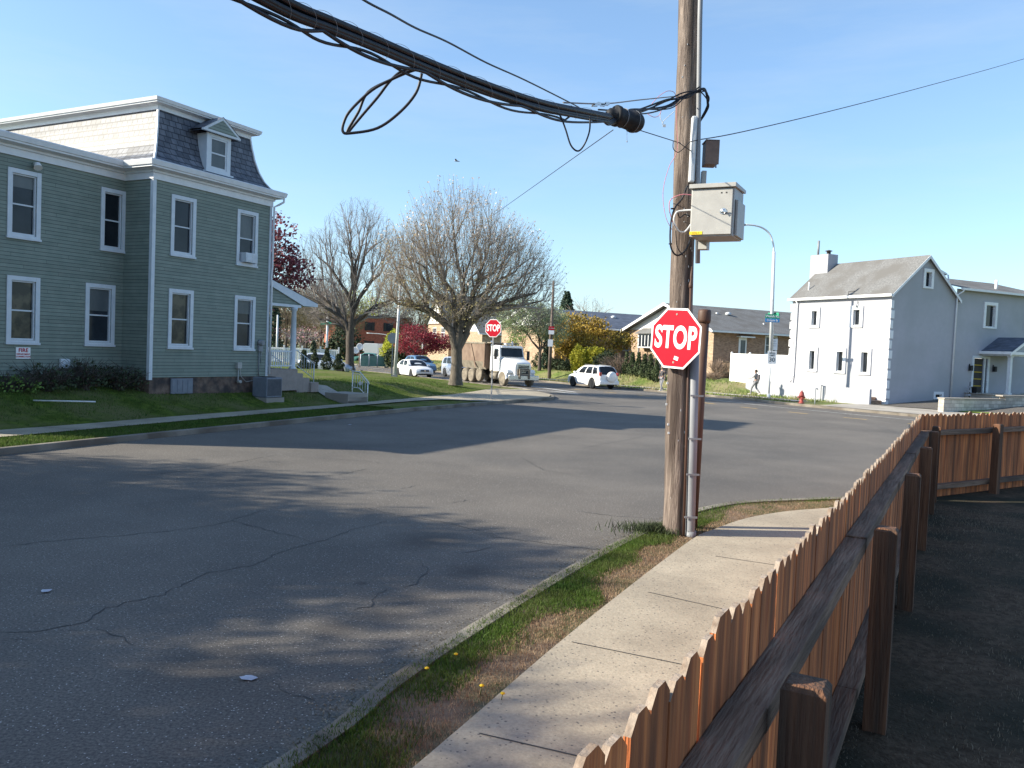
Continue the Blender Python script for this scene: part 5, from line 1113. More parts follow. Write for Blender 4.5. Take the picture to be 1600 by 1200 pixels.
# hydrant
P = G(1252, 630, .12); hy = thing('fire_hydrant', 'faded red fire hydrant on the grass strip in front of the white house', 'fire hydrant', P)
b = MB(); b.lathe([(.17, -.02), (.17, .05), (.12, .06), (.12, .42), (.16, .43), (.16, .48), (.135, .50), (.13, .58), (.10, .66), (.05, .71), (.03, .72), (.03, .77)], (0, 0, 0), 'z', 16); b.build('barrel', 'hydrant', hy)
b = MB(); b.tube([(-.12, 0, .36), (-.22, 0, .36)], .055, 10); b.tube([(.12, 0, .36), (.20, 0, .36)], .055, 10); b.tube([(0, -.12, .30), (0, -.22, .30)], .07, 10); b.build('outlet_cap', 'hydrant', hy)
# dark pipe added to stand for the shaded wall end by the hydrant
P = G(1273, 632, .12); b = MB(); b.tube(cat([(0, 0, 0), (0, 0, .85), (.03, 0, .93), (.1, 0, .93), (.13, 0, .86)], 4), .03, 8); o = b.build('wall_gap_shade_pipe', 'signgrey'); o.location = P; tag(o, 'grey hooked pipe standing in for the shaded wall gap right of the fire hydrant', 'pipe')
# wooden pole mid
P = G(858, 594); sp_ = thing('wooden_pole', 'slim dark wooden pole with a red and white sign behind the dump truck', 'pole', (P.x, P.y, .1))
b = MB(); b.tube([(0, 0, -.1), (.0, 0, 4.3), (.02, 0, 8.7)], [.17, .14, .10], 12); b.build('shaft', 'polewood', sp_)
o = plate(sp_, 0, -.2, 4.5, .5, .32, 'red', 0, 'notice_sign'); text('NO PARKING', .085, 'sign_lettering', 'signwhite', o, facing((0, -.01, 0), (0, -1, 0)))
plate(sp_, 0, -.19, 4.15, .5, .36, 'signwhite', 0, 'notice_sign'); plate(sp_, -.04, -.19, 3.2, .44, .62, 'signwhite', 0, 'notice_sign')
# leaning white lamp pole by the bare tree
P = G(617, 586, .45); tl = thing('street_lamp', 'tall white lamp pole with a slight lean behind the white handrail, beside the white sedan', 'street lamp', (P.x, P.y, .4))
b = MB(); b.tube([(0, 0, 0), (.17, 0, 7.1)], [.13, .06], 12); b.build('lamp_post', 'polewhite', tl)
b = MB(); b.box(-.17, .17, -.17, .17, -.1, .06); b.box(-.1, .1, -.1, .1, .06, .2); b.build('base_plate', 'metal', tl)
b = MB(); b.tube(cat([(.17, 0, 7.1), (.2, 0, 7.3), (.4, .02, 7.5), (.75, .05, 7.62)], 4), .04, 8); b.lathe([(.02, .7), (.09, .85), (.07, 1.15), (.02, 1.2)], (0, .06, 7.6), 'x', 10); b.build('lamp_arm', 'polewhite', tl)
def thin_pole(name, lab, px, yb, yt, Y, r0, mt, cat_='pole', arm=None, dx=0, sign=None):
    p = D(px, yb, Y); q = D(px+dx, yt, Y); o = thing(name, lab, cat_, (p.x, p.y, 0)); b = MB(); b.tube([(0, 0, min(p.z, 0)-.3), (q.x-p.x, 0, q.z)], [r0, r0*.7], 10); b.build('shaft', mt, o)
    if arm: b = MB(); b.tube(cat([(q.x-p.x, 0, q.z), (arm*.3, 0, q.z+.5), (arm, 0, q.z+.6)], 4), r0*.5, 6); b.build('lamp_arm', mt, o)
    if sign: pl_ = plate(o, *sign[:3], sign[3], sign[4], sign[5])
    return o
thin_pole('lamp_pole', 'thin white pole rising behind the green house porch railing', 432, 572, 492, 95, .14, 'polewhite', dx=2)
thin_pole('utility_pole', 'pale utility pole with a small green street sign seen right of the porch', 510, 566, 492, 100, .17, 'polewhite', dx=2, sign=(0, -.3, 4.8, 1.6, .35, 'signgreen'))
thin_pole('lamp_pole', 'slender grey pole in front of the timbered brick house', 660, 570, 525, 92, .12, 'polewhite', dx=1)
thin_pole('lamp_pole', 'small dark post between the porch column and the pink blossom', 476, 566, 522, 110, .1, 'darkframe')
thin_pole('street_lamp', 'curved thin lamp arm in front of the red brick building', 613, 580, 530, 98, .09, 'polewhite', 'street lamp', arm=-3.2)
P = G(561, 574); sd = thing('satellite_dish_post', 'pair of white round dishes on a brown post in front of the red brick building', 'satellite dish', (P.x, P.y, 0))
b = MB(); b.tube([(0, 0, 0), (0, 0, 2.0)], .06, 8); b.build('post', 'brownbox', sd)
for x, z in ((0.05, 2.2), (-.35, 1.8)): b = MB(); b.lathe([(.01, 0), (.2, -.03), (.36, -.1), (.37, -.08), (.2, 0)], (x, -.1, z), 'y', 18); b.build('dish', 'vinyl', sd)
P = G(628, 570); 
# chain fence with green screen, box truck
P1, P2 = G(563, 572, .1), G(602, 573, .1); cf = thing('mesh_fence', 'low green screened mesh fence with pale posts in front of the red brick building', 'fence', (P1.x, P1.y, 0), math.atan2(P2.y-P1.y, P2.x-P1.x)); Lf = (P2-P1).length
b = MB(); b.box(0, Lf, -.02, .02, .1, 1.25); b.build('mesh_screen', mat('fence_screen', (.12, .26, .22), (.20, .34, .28), 2, .8), cf)
for k in range(4): b = MB(); x = Lf*k/3; b.tube([(x, 0, 0), (x, 0, 1.4)], .06, 8); b.build('post', 'polewhite', cf)
P = D(578, 571, 110); bt = thing('box_trailer', 'white box trailer parked in front of the red brick building', 'trailer', (P.x, P.y, 0))
b = MB(); b.box(-1.0, 1.0, 0, 4, .5, 2.6); b.build('box_body', 'vinyl', bt, bevel=.04); b = MB(); b.lathe([(.3, -1.0), (.32, -.8), (.3, -.78)], (0, 1, .35), 'x', 14); b.lathe([(.3, .78), (.32, .8), (.3, 1.0)], (0, 1, .35), 'x', 14); b.build('wheel', 'black', bt)
# white picket fence behind porch
P1, P2 = G(418, 575, .6), G(528, 575, .6)
def at_(px, Y, z): p = D(px, 550, Y); return Vector((p.x, p.y, z))
vf2 = thing('vinyl_fence', 'white vinyl fence with posts across the street behind the porch and topiary', 'fence', at_(415, 80, .0), R(2)); 
for k in range(5):
    b = MB(); x = k*1.75; b.box(x-.07, x+.07, -.07, .07, 0, 2.1); b.build('post', 'vinyl', vf2)
b = MB(); 
for k in range(40): b.box(.1+k*.175, .23+k*.175, -.02, .02, .45, 1.85)
b.box(0, 7.0, -.04, .04, .5, .62); b.box(0, 7.0, -.04, .04, 1.7, 1.8); b.build('fence_panel', 'vinyl', vf2)
# handrail on the lawn steps
Ra, Rb = Vector((-6.75, 35.0, 0)), Vector((-6.03, 34.6, 0))
st_dir = Vector((Rb.x-Ra.x, Rb.y-Ra.y)); Ls = st_dir.length; ang = math.atan2(st_dir.y, st_dir.x)
hr = thing('handrail', 'white painted metal handrail beside the short lawn steps', 'handrail', (Ra.x, Ra.y, 0), ang)
b = MB(); b.tube([(0, 0, .3), (0, 0, 1.40)], .026, 8); b.tube([(Ls, 0, .12), (Ls, 0, .98)], .026, 8); b.build('rail_post', 'white', hr)
b = MB(); b.tube([(-.06, 0, 1.40), (Ls*.45, 0, 1.38), (Ls, 0, 1.0), (Ls+.08, 0, .90)], .026, 8); b.build('top_rail', 'white', hr)
b = MB(); b.tube([(0, 0, .72), (Ls*.45, 0, .70), (Ls, 0, .36)], .018, 8); b.tube([(0, 0, 1.29), (Ls*.45, 0, 1.27), (Ls, 0, .89)], .015, 8); b.build('lower_rail', 'white', hr)
b = MB()
for k in range(1, 6):
    x = Ls*k/6; d = 0 if x < Ls*.45 else (x-Ls*.45)/(Ls*.55)*.36; b.tube([(x, 0, .71-d), (x, 0, 1.28-d)], .011, 5)
b.lathe([(.08, -.006), (.09, 0), (.08, .006)], (Ls*.5, 0, .9), 'y', 14); b.build('balusters', 'white', hr)
n2 = Vector((-math.sin(ang), math.cos(ang))); dd = st_dir.normalized()
b = MB()
for k in range(3): b.box(-.05+.26*k-.25, Ls+.1, -1.35-.002*k, -.1, -.1, .52-.14*k)
o = b.build('lawn_steps', 'concrete', bevel=.01); o.location = (Ra.x, Ra.y, 0); o.rotation_euler = (0, 0, ang); struct(o)
a_ = Vector((Ra.x, Ra.y)); INW = Vector((-E.y, E.x)); pA = O+E*8.3; pB = O+E*8.3+INW*1.5
sheet('garden_path', [tuple(pA), tuple(a_-dd*.15-n2*1.4), tuple(a_-dd*.15-n2*.12), tuple(a_-dd*1.6+n2*.2), tuple(pB)], lambda x, y: zleft(x, y)+.05, 'concrete', .5, (-12, -5, 30, 38))
# ------------------------------------------------------------------ trees
def skeleton(seed, trunk, levels, sampler, up=.25, rise=1.0, rad_w=.45):
    """trunk: list of points; levels: [(count, segs, nearest-k, wobble)]; returns branches of node ids + node positions"""
    g = random.Random(seed); P = [Vector(p) for p in trunk]; par = [-1]+list(range(len(trunk)-1)); lev = [0]*len(P); br = [[i for i in range(len(trunk))]]; blev = [0]
    for li, (cnt, segs, kk, wob, minz) in enumerate(levels, 1):
        cand = [i for i in range(len(P)) if lev[i] == li-1 or (lev[i] == li-2 and li > 1 and g.random() < .35)] if li > 1 else list(range(len(trunk)//2, len(trunk)))
        kd = kdtree.KDTree(len(cand))
        pl = [0.0]*len(P)
        for i in range(1, len(P)): pl[i] = pl[par[i]]+(P[i]-P[par[i]]).length
        for c in cand: kd.insert(P[c], c)
        kd.balance()
        for _ in range(cnt):
            t = sampler(g, li)
            best = None; bc = 1e9
            for (co, idx, d) in kd.find_n(t-Vector((0, 0, rise*.35)), kk):
                dz = t.z-co.z; dd_ = (t-co).length
                c = dd_+max(0, -dz+.1)*2.0-(.3*dz if dz > 0 else 0)+rad_w*pl[idx]
                if dd_ > .12 and c < bc: bc = c; best = idx
            if best is None: continue
            q = P[best]; L = (t-q).length; pd = (q-P[par[best]]).normalized() if par[best] >= 0 else Vector((0, 0, 1))
            c1 = q+(pd*.55+Vector((0, 0, up))).normalized()*L*.42; prev = best; ch = [best]
            for s in range(1, segs+1):
                u = s/segs; p = q*(1-u)**2+c1*2*u*(1-u)+t*u*u
                if s < segs: p = p+Vector((g.gauss(0, wob), g.gauss(0, wob), g.gauss(0, wob)))*L
                P.append(p); par.append(prev); lev.append(li); prev = len(P)-1; ch.append(prev)
            br.append(ch); blev.append(li)
    return P, par, lev, br, blev
def tree(name, label, cat_, base, seed, trunk, levels, sampler, r_trunk, r_tip, barkm, twigm, up=.25, pw=2.0, split=2, group=None, flare=1.5, rise=1.0):
    root = thing(name, label, cat_, base, 0, group)
    P, par, lev, br, blev = skeleton(seed, trunk, levels, sampler, up, rise)
    acc = [0.0]*len(P)
    for i in range(len(P)-1, -1, -1):
        if acc[i] == 0: acc[i] = r_tip**pw
        if par[i] >= 0: acc[par[i]] += acc[i]
    a0 = acc[len(trunk)-1]; top = [max(r_tip, r_trunk*min(1.15, (a/a0))**(1/pw)) for a in acc]
    A = MB(); B = MB()
    for ch, lv in zip(br, blev):
        rs = [top[i] for i in ch]
        if lv > 0: rs[0] = min(rs[0], rs[1]*1.25)
        if lv == 0:
            n_ = len(rs); rs[0] *= flare; rs[1] *= 1+(flare-1)*.25
        (A if lv < split else B).tube([P[i] for i in ch], rs, [12, 7, 5, 3, 3, 3][lv], cap=False)
    A.build('trunk', barkm, root, fixn=False); 
    cr = B.build('crown', twigm, root, fixn=False)
    tips = [P[ch[-1]] for ch, lv in zip(br, blev) if lv == max(blev)]
    return root, P, lev, br, blev, tips
def ell(c, r, g, inner=.3):
    while 1:
        v = Vector((g.uniform(-1, 1), g.uniform(-1, 1), g.uniform(-1, 1)))
        if v.length <= 1 and v.length > .05:
            v = v.normalized()*(inner+(1-inner)*g.random()**.6); return Vector((c[0]+v.x*r[0], c[1]+v.y*r[1], c[2]+v.z*r[2]))
def multi(blobs, inner=(0, .3, .45, .35, .2, .2), zmin=0):
    wts = [b_[2] for b_ in blobs]
    def f(g, li):
        while 1:
            b_ = g.choices(blobs, wts)[0]; s = 1 if li > 2 else (.55 if li == 1 else .82); p = ell(b_[0], [x*s for x in b_[1]], g, inner[min(li, 5)])
            if p.z > zmin: return p
    return f
def leafcloud(b, pts, n_, sp, size, g, flat=.6, mi=0):
    for c in pts:
        for _ in range(n_):
            p = Vector((c[0]+g.gauss(0, sp), c[1]+g.gauss(0, sp), c[2]+g.gauss(0, sp*flat))); a = Vector((g.gauss(0, 1), g.gauss(0, 1), g.gauss(0, 1))).normalized(); d = a.orthogonal().normalized(); e = a.cross(d); s = size*g.uniform(.5, 1.3)
            ct, st_ = math.cos(g.uniform(0, 6.28)), math.sin(g.uniform(0, 6.28)); q = Vector((g.random(), 1, 0))
            b.v += [tuple(p-d*s*.5), tuple(p+e*s*.38), tuple(p+d*s*.5), tuple(p-e*s*.38)]; o = len(b.v)-4; b.f.append((o, o+1, o+2, o+3)); b.m.append(mi); b.sm.append(False)
# big blossoming tree
T1 = G(712, 597, .5); g = random.Random(2)
blobs = [((-.1, 0, 8.2), (3.7, 3.5, 3.6), 3.2), ((-2.7, .3, 6.9), (2.5, 2.6, 2.7), 2.3), ((2.7, -.2, 7.1), (2.6, 2.5, 2.7), 2.2), ((4.7, .4, 5.7), (1.7, 1.8, 2.5), .9), ((-3.9, 0, 5.4), (1.5, 1.5, 1.6), .5), ((.3, 0, 4.9), (3.6, 3, 1.5), 1.2)]
tr1, P, lev, br, blev, tips = tree('blossom_tree', 'broad rounded tree with pale buds and white blossom tips beside the far stop sign', 'tree', (T1.x, T1.y, .42), 5,
    [(0, 0, -.1), (.0, 0, .35), (.02, 0, 1.2), (-.02, 0, 2.0), (.05, 0, 2.5), (.12, 0, 3.0)], [(12, 6, 4, .03, 0), (130, 6, 30, .02, 0), (950, 5, 30, .018, 0), (9000, 3, 14, .025, 0)], multi(blobs, zmin=2.7), .30, .0055, 'barkpale', 'twigpale', up=.75, rise=1.2, flare=1.45)
b = MB(); c = MB(); tw = MB()
for p in tips:
    if g.random() < .85:
        h = g.uniform(.25, .7)*(1.15 if p.z > 7 else .8); o = Vector((p.x*.12+g.gauss(0, .13), g.gauss(0, .13), 1)).normalized(); q = p+o*h; tw.tube([p, p.lerp(q, .5)+Vector((g.gauss(0, .02), 0, 0)), q], [.007, .0055, .004], 3, cap=False)
        if p.z > 8.0 and g.random() < .20 or g.random() < .05: leafcloud(b, [q], 3, .04, .11, g)
        elif g.random() < .33: leafcloud(c, [q], 2, .04, .09, g)
    if p.z < 6.2 and g.random() < (.7 if p.z < 4.8 else .35) and abs(p.x) < 3.4: leafcloud(c, [p], 4 if p.z < 4.8 else 2, .17, .11, g)
tw.build('shoots', 'twigpale', tr1, fixn=False); b.build('blossom', 'blossom', tr1, fixn=False); c.build('leaf_buds', 'budleaf', tr1, fixn=False)
# tall bare tree
T2 = G(546, 575, .48)
blobs = [((.4, 0, 10.2), (2.9, 2.6, 3.0), 2.6), ((-2.6, 0, 8.4), (2.0, 2.0, 2.5), 1.5), ((2.6, 0, 8.3), (1.9, 2.0, 2.8), 1.5), ((-3.0, .2, 5.6), (1.8, 1.6, 1.7), .8), ((3.4, 0, 5.2), (2.2, 1.7, 1.9), 1.0), ((0, 0, 6.5), (2.8, 2, 2.2), 1)]
k_ = (T2.y/66.0); sc2 = k_*1.04
blobs = [(tuple(x*sc2 for x in c), tuple(x*sc2 for x in r), w_) for c, r, w_ in blobs]
tree('bare_tree', 'tall leafless tree with fine upward branches left of the blossoming tree', 'tree', (T2.x, T2.y, .4), 14,
    [(.0, 0, -.1), (.0, 0, .3), (0, 0, 1.4), (-.05, 0, 2.4), (0, 0, 3.2), (.05, 0, 4.2)], [(12, 7, 6, .015, 0), (90, 7, 40, .014, 0), (800, 5, 40, .014, 0), (7500, 3, 14, .02, 0)], multi(blobs, zmin=2.8), .31, .0055, 'bark', 'twig', up=1.0, rise=1.4)
T2b = G(534, 573, .48)
tree('bare_tree', 'smaller leafless tree with a leaning stem directly left of the tall bare tree', 'tree', (T2b.x, T2b.y+3, .4), 15,
    [(.3, 0, -.1), (.1, 0, 1.2), (-.15, 0, 2.6), (-.4, 0, 4.0)], [(6, 5, 4, .02, 0), (36, 5, 8, .025, 0), (260, 3, 10, .03, 0), (1500, 3, 10, .03, 0)], multi([((-1.6, 0, 6.8), (2.2, 2, 2.8), 1), ((-2.6, 0, 4.6), (2.2, 1.8, 1.3), .7)], zmin=3), .17, .006, 'bark', 'twig', up=.9)
# generic leafy tree
def leafy(name, label, base, seed, hgt, blobs, rt, leafm, nleaf, spread, lsize, barkm='bark', n1=6, n2=40, group=None, tz=None, clumps=160, twigs=None):
    g = random.Random(seed); tz = tz or hgt*.3
    root, P, lev, br, blev, tips = tree(name, label, 'tree', base, seed, [(0, 0, -.2), (.02, 0, tz*.4), (0, .02, tz*.8), (.03, 0, tz)], [(n1, 4, 3, .03, 0), (n2, 4, 6, .03, 0), (twigs or clumps, 3, 8, .03, 0)], multi(blobs), rt, .012, barkm, 'twig', up=.5, split=2, group=group)
    b = MB(); cl = list(tips)[:clumps]
    leafcloud(b, cl, nleaf, spread, lsize, g); o = b.build('foliage', leafm, root, fixn=False)
    return root
p = D(436, 560, 41)
leafy('purple_leaf_tree', 'dark red leaved tree spreading out from behind the green house', (p.x-1.7, p.y, .5), 31, 9, [((-.4, 0, 6.9), (2.9, 2.4, 1.9), 1.6), ((1.3, 0, 5.4), (1.9, 1.9, 1.3), 1), ((.4, 0, 4.2), (1.6, 1.4, .8), .4)], .16, 'purple', 24, .21, .17, clumps=330)
def shrub(name, label, cat_, base, seed, blobs, leafm, n_, lsize, group=None, stem=True, stemm='bark', flat=.8):
    root = thing(name, label, cat_, base, 0, group); g = random.Random(seed); b = MB()
    wts = [x[2] for x in blobs]
    for _ in range(n_):
        c, r, _w = g.choices(blobs, wts)[0]; v = Vector((g.gauss(0, 1), g.gauss(0, 1), g.gauss(0, 1))).normalized()
        nz = mn.noise(Vector((v.x*2.2+seed, v.y*2.2, v.z*2.2+c[2]))); rr_ = (.70+.30*g.random())*(1+nz*.30); leafcloud(b, [(c[0]+v.x*r[0]*rr_, c[1]+v.y*r[1]*rr_, c[2]+v.z*r[2]*rr_)], 4, lsize*.5, lsize, g)
    b.build('foliage', leafm, root, fixn=False)
    if stem: s = MB(); c = blobs[0]; s.tube([(0, 0, -.2), (c[0][0]*.5, 0, c[0][2]*.5), tuple(c[0])], [.09, .07, .03], 8); [s.tube([(0, 0, .1), (x[0][0]*.6, x[0][1]*.5, x[0][2]*.6), tuple(x[0])], [.05, .04, .02], 6) for x in blobs[1:]]; s.build('stem', stemm, root)
    return root
zb_ = .85
# golden trees
p = D(885, 580, 82)
leafy('golden_tree', 'rounded golden orange tree behind the slim dark wooden pole', (p.x, p.y, zb_), 41, 6, [((-.6, 0, 3.6), (2.0, 1.8, 1.9), 1), ((1.0, 0, 3.8), (1.7, 1.6, 1.8), 1), ((.4, 0, 2.3), (2.0, 1.5, 1.2), .6)], .14, 'golden', 24, .34, .22, clumps=260, tz=1.3)
p = D(932, 580, 80)
leafy('golden_tree', 'ragged olive gold tree with pointed branch tips in front of the blue roofed house', (p.x, p.y, zb_), 42, 6, [((0, 0, 2.4), (2.3, 1.8, 1.8), 1.5), ((-.1, 0, 4.2), (.9, .9, 1.1), .5), ((2.3, 0, 2.9), (1.2, 1, 1.0), .5), ((-1.6, 0, 3.0), (1.0, 1, 1.3), .5)], .12, 'golden', 24, .26, .2, clumps=280, tz=1.0)
# clipped yellow-green hedges
for i, (px, lab) in enumerate(((904, 'left of two domed yellow-green clipped shrubs behind the white car with a spare wheel'), (928, 'right of two domed yellow-green clipped shrubs behind the white car with a spare wheel'))):
    p = D(px, 590, 74); shrub('clipped_shrub', lab, 'shrub', (p.x, p.y, .8), 50+i, [((0, 0, 1.15), (.82 if i == 0 else .95, .8, 1.25), 1)], 'topiary', 1700, .11, 'domed clipped shrubs', True)
p = D(948, 590, 72); shrub('dark_hedge', 'dark green shaded hedge between the domed clipped shrubs and the evergreen row', 'hedge', (p.x, p.y, .8), 55, [((0, 0, .9), (1.3, .7, 1.1), 1)], 'darkshrub', 900, .14)
names6 = ['first arborvitae of the row of six, at its left end', 'second arborvitae from the left of the evergreen row', 'third arborvitae from the left of the evergreen row', 'fourth arborvitae from the left of the evergreen row', 'fifth arborvitae from the left of the evergreen row', 'sixth arborvitae of the evergreen row, nearest the near stop sign']
def cone_tree(name, label, cat_, base, h, r, leafm, n_, ls, seed, group=None, pw=.75, low=0):
    root = thing(name, label, cat_, base, 0, group); g = random.Random(seed); b = MB()
    for _ in range(n_):
        t = g.random()**1.3; rz_ = r*((1-t)**pw)*(.8+.2*math.sin(t*9+seed)) * (min(1, .35+t*6) if not low else 1); a = g.uniform(0, 6.283); q = rz_*(.72+.38*g.random())
        leafcloud(b, [(math.cos(a)*q, math.sin(a)*q, low+t*(h-low))], 3, ls*.35, ls, g)
    b.build('foliage', leafm, root, fixn=False); s = MB(); s.tube([(0, 0, -.3), (0, 0, h*.7)], [.07*h/2, .01], 7); s.build('trunk', 'bark', root); return root
c6 = cone_tree('arborvitae', names6[0], 'evergreen shrub', (0, 0, 0), 2.05, .5, 'evergreen', 800, .12, 61, 'row of six arborvitae')
g = random.Random(9)
for i in range(6):
    o = c6 if i == 0 else copy_tree(c6); px = 978+i*9.4; p = D(px, 590, 69.5-i*.9); o.location = (p.x, p.y, zfar(p.x, p.y)-.05); s_ = g.uniform(.93, 1.06); o.scale = (s_, s_, s_*g.uniform(.93, 1.05)); o.rotation_euler.z = g.uniform(0, 6); o['label'] = names6[i]
# conifers
p = D(882, 560, 135); cone_tree('conifer', 'dark conifer rising behind the ridge of the blue roof', 'tree', (p.x, p.y, 0), 12.2, 2.9, 'conifer', 2200, .45, 63, pw=.8, low=2)
p = D(853, 590, 80); cone_tree('conifer', 'narrow dark conifer left of the slim dark wooden pole', 'tree', (p.x, p.y, .6), 4.2, .8, 'conifer', 900, .18, 64)
p = D(427, 560, 130); cone_tree('conifer', 'dark conifer glimpsed beside the corner of the green house', 'tree', (p.x, p.y, 0), 9, 2.0, 'conifer', 900, .4, 65)
p = D(905, 560, 120)
tree('bare_tree', 'pale leafless tree top showing above the blue roof beside the conifer', 'tree', (p.x+1, p.y, 0), 71, [(0, 0, 0), (0, 0, 2), (0, 0, 4)], [(6, 4, 3, .02, 0), (40, 3, 8, .03, 0), (400, 3, 8, .03, 0)], multi([((0, 0, 8), (4, 3, 3), 1)]), .15, .012, 'barkpale', 'twigpale', up=.8)
# pale blossoming tree right of truck
p = D(842, 590, 78)
leafy('flowering_tree', 'pale green and white flowering tree behind the dump truck cab', (p.x, p.y, .6), 81, 8, [((-1.6, 0, 5.0), (3.2, 2.2, 1.9), 1.6), ((1.0, 0, 4.4), (1.9, 1.6, 1.9), .9)], .13, 'paleleaf', 30, .34, .13, clumps=520, tz=1.6)
p = D(822, 590, 92)
leafy('green_tree', 'fresh green leafed tree low behind the flowering tree', (p.x, p.y, .3), 82, 6, [((1.2, 0, 3.0), (3.6, 2.2, 1.9), 1)], .12, 'greenleaf', 30, .34, .17, clumps=240, tz=1.4)
# red maple and yellow bush
p = D(648, 575, 88); leafy('red_maple', 'crimson leaved small maple behind the white sedan', (p.x, p.y, 0), 83, 6, [((0, 0, 3.1), (2.4, 2.1, 1.7), 1.4), ((2.4, 0, 2.9), (1.6, 1.5, 1.1), .6)], .12, 'maple', 26, .26, .17, clumps=330, tz=1.1)
p = D(614, 572, 96); shrub('yellow_bush', 'bright yellow-green bush between the red maple and the red brick building', 'shrub', (p.x, p.y, 0), 84, [((0, 0, 2.6), (1.1, 1, 1.6), 1), ((-.7, 0, 1.6), (.9, .8, 1.2), .7)], 'yellowleaf', 900, .17)
p = D(617, 573, 90); shrub('dark_bush', 'round dark green bush below the yellow-green bush', 'shrub', (p.x, p.y, 0), 85, [((0, 0, 1.1), (1.3, 1, 1.15), 1)], 'darkshrub', 900, .16)
# shrubs before the houses on the right
for i, (px, Y, r0, h0, lab) in enumerate(((868, 78, .9, 1.3, 'dark rounded shrub right of the slim dark wooden pole'), (883, 77, .7, 1.1, 'small dark shrub under the golden tree'), (845, 84, 1.0, 1.7, 'dark shrub behind the dump truck front'))):
    p = D(px, 590, Y); shrub('dark_bush', lab, 'shrub', (p.x, p.y, .6), 86+i, [((0, 0, h0*.5), (r0, r0*.8, h0*.55), 1)], 'darkshrub', 500, .14)
# dry shrubs near ranch & fence
def dry(name, label, base, seed, w_, h, n_, mt='drystem'):
    root = thing(name, label, 'shrub', base); g = random.Random(seed); b = MB()
    for _ in range(n_):
        a = g.uniform(0, 6.28); q = g.random()**.6; e = Vector((math.cos(a)*w_*q, math.sin(a)*w_*q*.6, h*g.uniform(.5, 1)*(1-.3*q))); mid = e*.5+Vector((g.gauss(0, .1), g.gauss(0, .1), h*.1)); b.tube([(g.gauss(0, .08), g.gauss(0, .06), 0), tuple(mid), tuple(e)], [.018, .012, .006], 3, cap=False)
        for _k in range(3): f_2 = e+Vector((g.gauss(0, .25), g.gauss(0, .2), g.uniform(0, .35)))*.8; b.tube([tuple(mid.lerp(e, g.random())), tuple(f_2)], [.009, .005], 3, cap=False)
    b.build('stems', mt, root, fixn=False); return root
p = D(968, 590, 70); dry('bare_shrub', 'arching leafless brown shrub left of the evergreen row', (p.x, p.y, .75), 91, 2.2, 2.0, 110)
p = D(1128, 590, 69); dry('bare_shrub', 'upright leafless tan shrub at the left end of the white vinyl fence', (p.x-.3, p.y, .8), 92, 1.0, 1.9, 90)
p = D(1112, 596, 65); dry('bare_shrub', 'low dry grass clump on the bank right of the near stop sign', (p.x, p.y, .7), 93, .9, .8, 110)
# shrubs against the green house wing
for i, (px, py, w_, h, lab) in enumerate(((60, 612, .95, 1.35, 'sprawling shrub below the utility box left of the house corner'), (125, 612, .75, 1.5, 'tallest shaded shrub against the green house wing'), (190, 610, .8, 1.25, 'shaded shrub in the inner corner of the green house'), (10, 616, .9, .8, 'low leafy shrub below the fire connection sign'))):
    pl_ = O+E*(-3.1+[0, 1.25, 2.45, -1.1][i])-INW*(-1.35+.75); z0 = .75; pp = (pl_.x, pl_.y, z0)
    h *= .66; r_o = dry('foundation_shrub', lab, pp, 95+i, w_*.9, h, 60, 'bark'); r_o['group'] = 'shrubs along the green house'; g = random.Random(i); b = MB()
    for _ in range(110):
        a = g.uniform(0, 6.28); q = g.random()**.5*w_; leafcloud(b, [(math.cos(a)*q, math.sin(a)*q*.5, h*g.uniform(.1, 1)*(1-.25*q/w_))], 5, .07, .085, g)
    b.build('foliage', 'darkshrub' if i != 3 else 'greenleaf', r_o, fixn=False)
# topiary row
labs = ['left small dark topiary cone on the lawn behind the porch steps', 'middle small dark topiary cone, in front of the grey-blue hatchback', 'right small dark rounded topiary near the bare tree trunk', 'small dark topiary seen through the porch step handrail']
for i, (px, hh, r0) in enumerate(((491, 1.55, .36), (510, 1.7, .46), (528, 1.2, .48), (474, 1.5, .40))):
    p = G(px, [575, 577, 575, 577][i], .5); cone_tree('topiary', labs[i], 'topiary', (p.x, p.y, .42), hh, r0*1.2, 'darkshrub', 800, .10, 110+i, 'small topiary shrubs', pw=.6)
p = D(489, 566, 80); cone_tree('conifer', 'small dark conical shrub in front of the white vinyl fence', 'shrub', (p.x, p.y, 0), 2.6, .6, 'conifer', 500, .16, 119)
# redbud
p = D(470, 560, 100); leafy('redbud', 'pink blossoming tree far behind the porch column', (p.x, p.y, 0), 120, 6, [((0, 0, 3.4), (3.2, 2.0, 1.2), 1)], .12, 'redbud', 3, .22, .12, clumps=150, tz=1.4)
p = D(560, 560, 160); leafy('green_tree', 'yellow-green spring tree behind the trunk of the tall bare tree', (p.x-1, p.y, 0), 121, 14, [((0, 0, 8.5), (6, 4, 4.5), 1)], .3, 'yellowleaf', 13, .6, .3, clumps=260, tz=4)
p = D(538, 560, 105); shrub('evergreen_bush', 'broad dark green bush left of the tall bare tree', 'shrub', (p.x, p.y, 0), 122, [((0, 0, 2.2), (2.2, 1.5, 2.3), 1), ((-1.6, 0, 1.4), (1.5, 1, 1.4), .5)], 'darkshrub', 900, .3)
M['twigbrown'] = mat('hazy_twigs', (.15, .11, .085), (.25, .19, .15), 1, .95, c3=(.19, .19, .09), s3=.12)
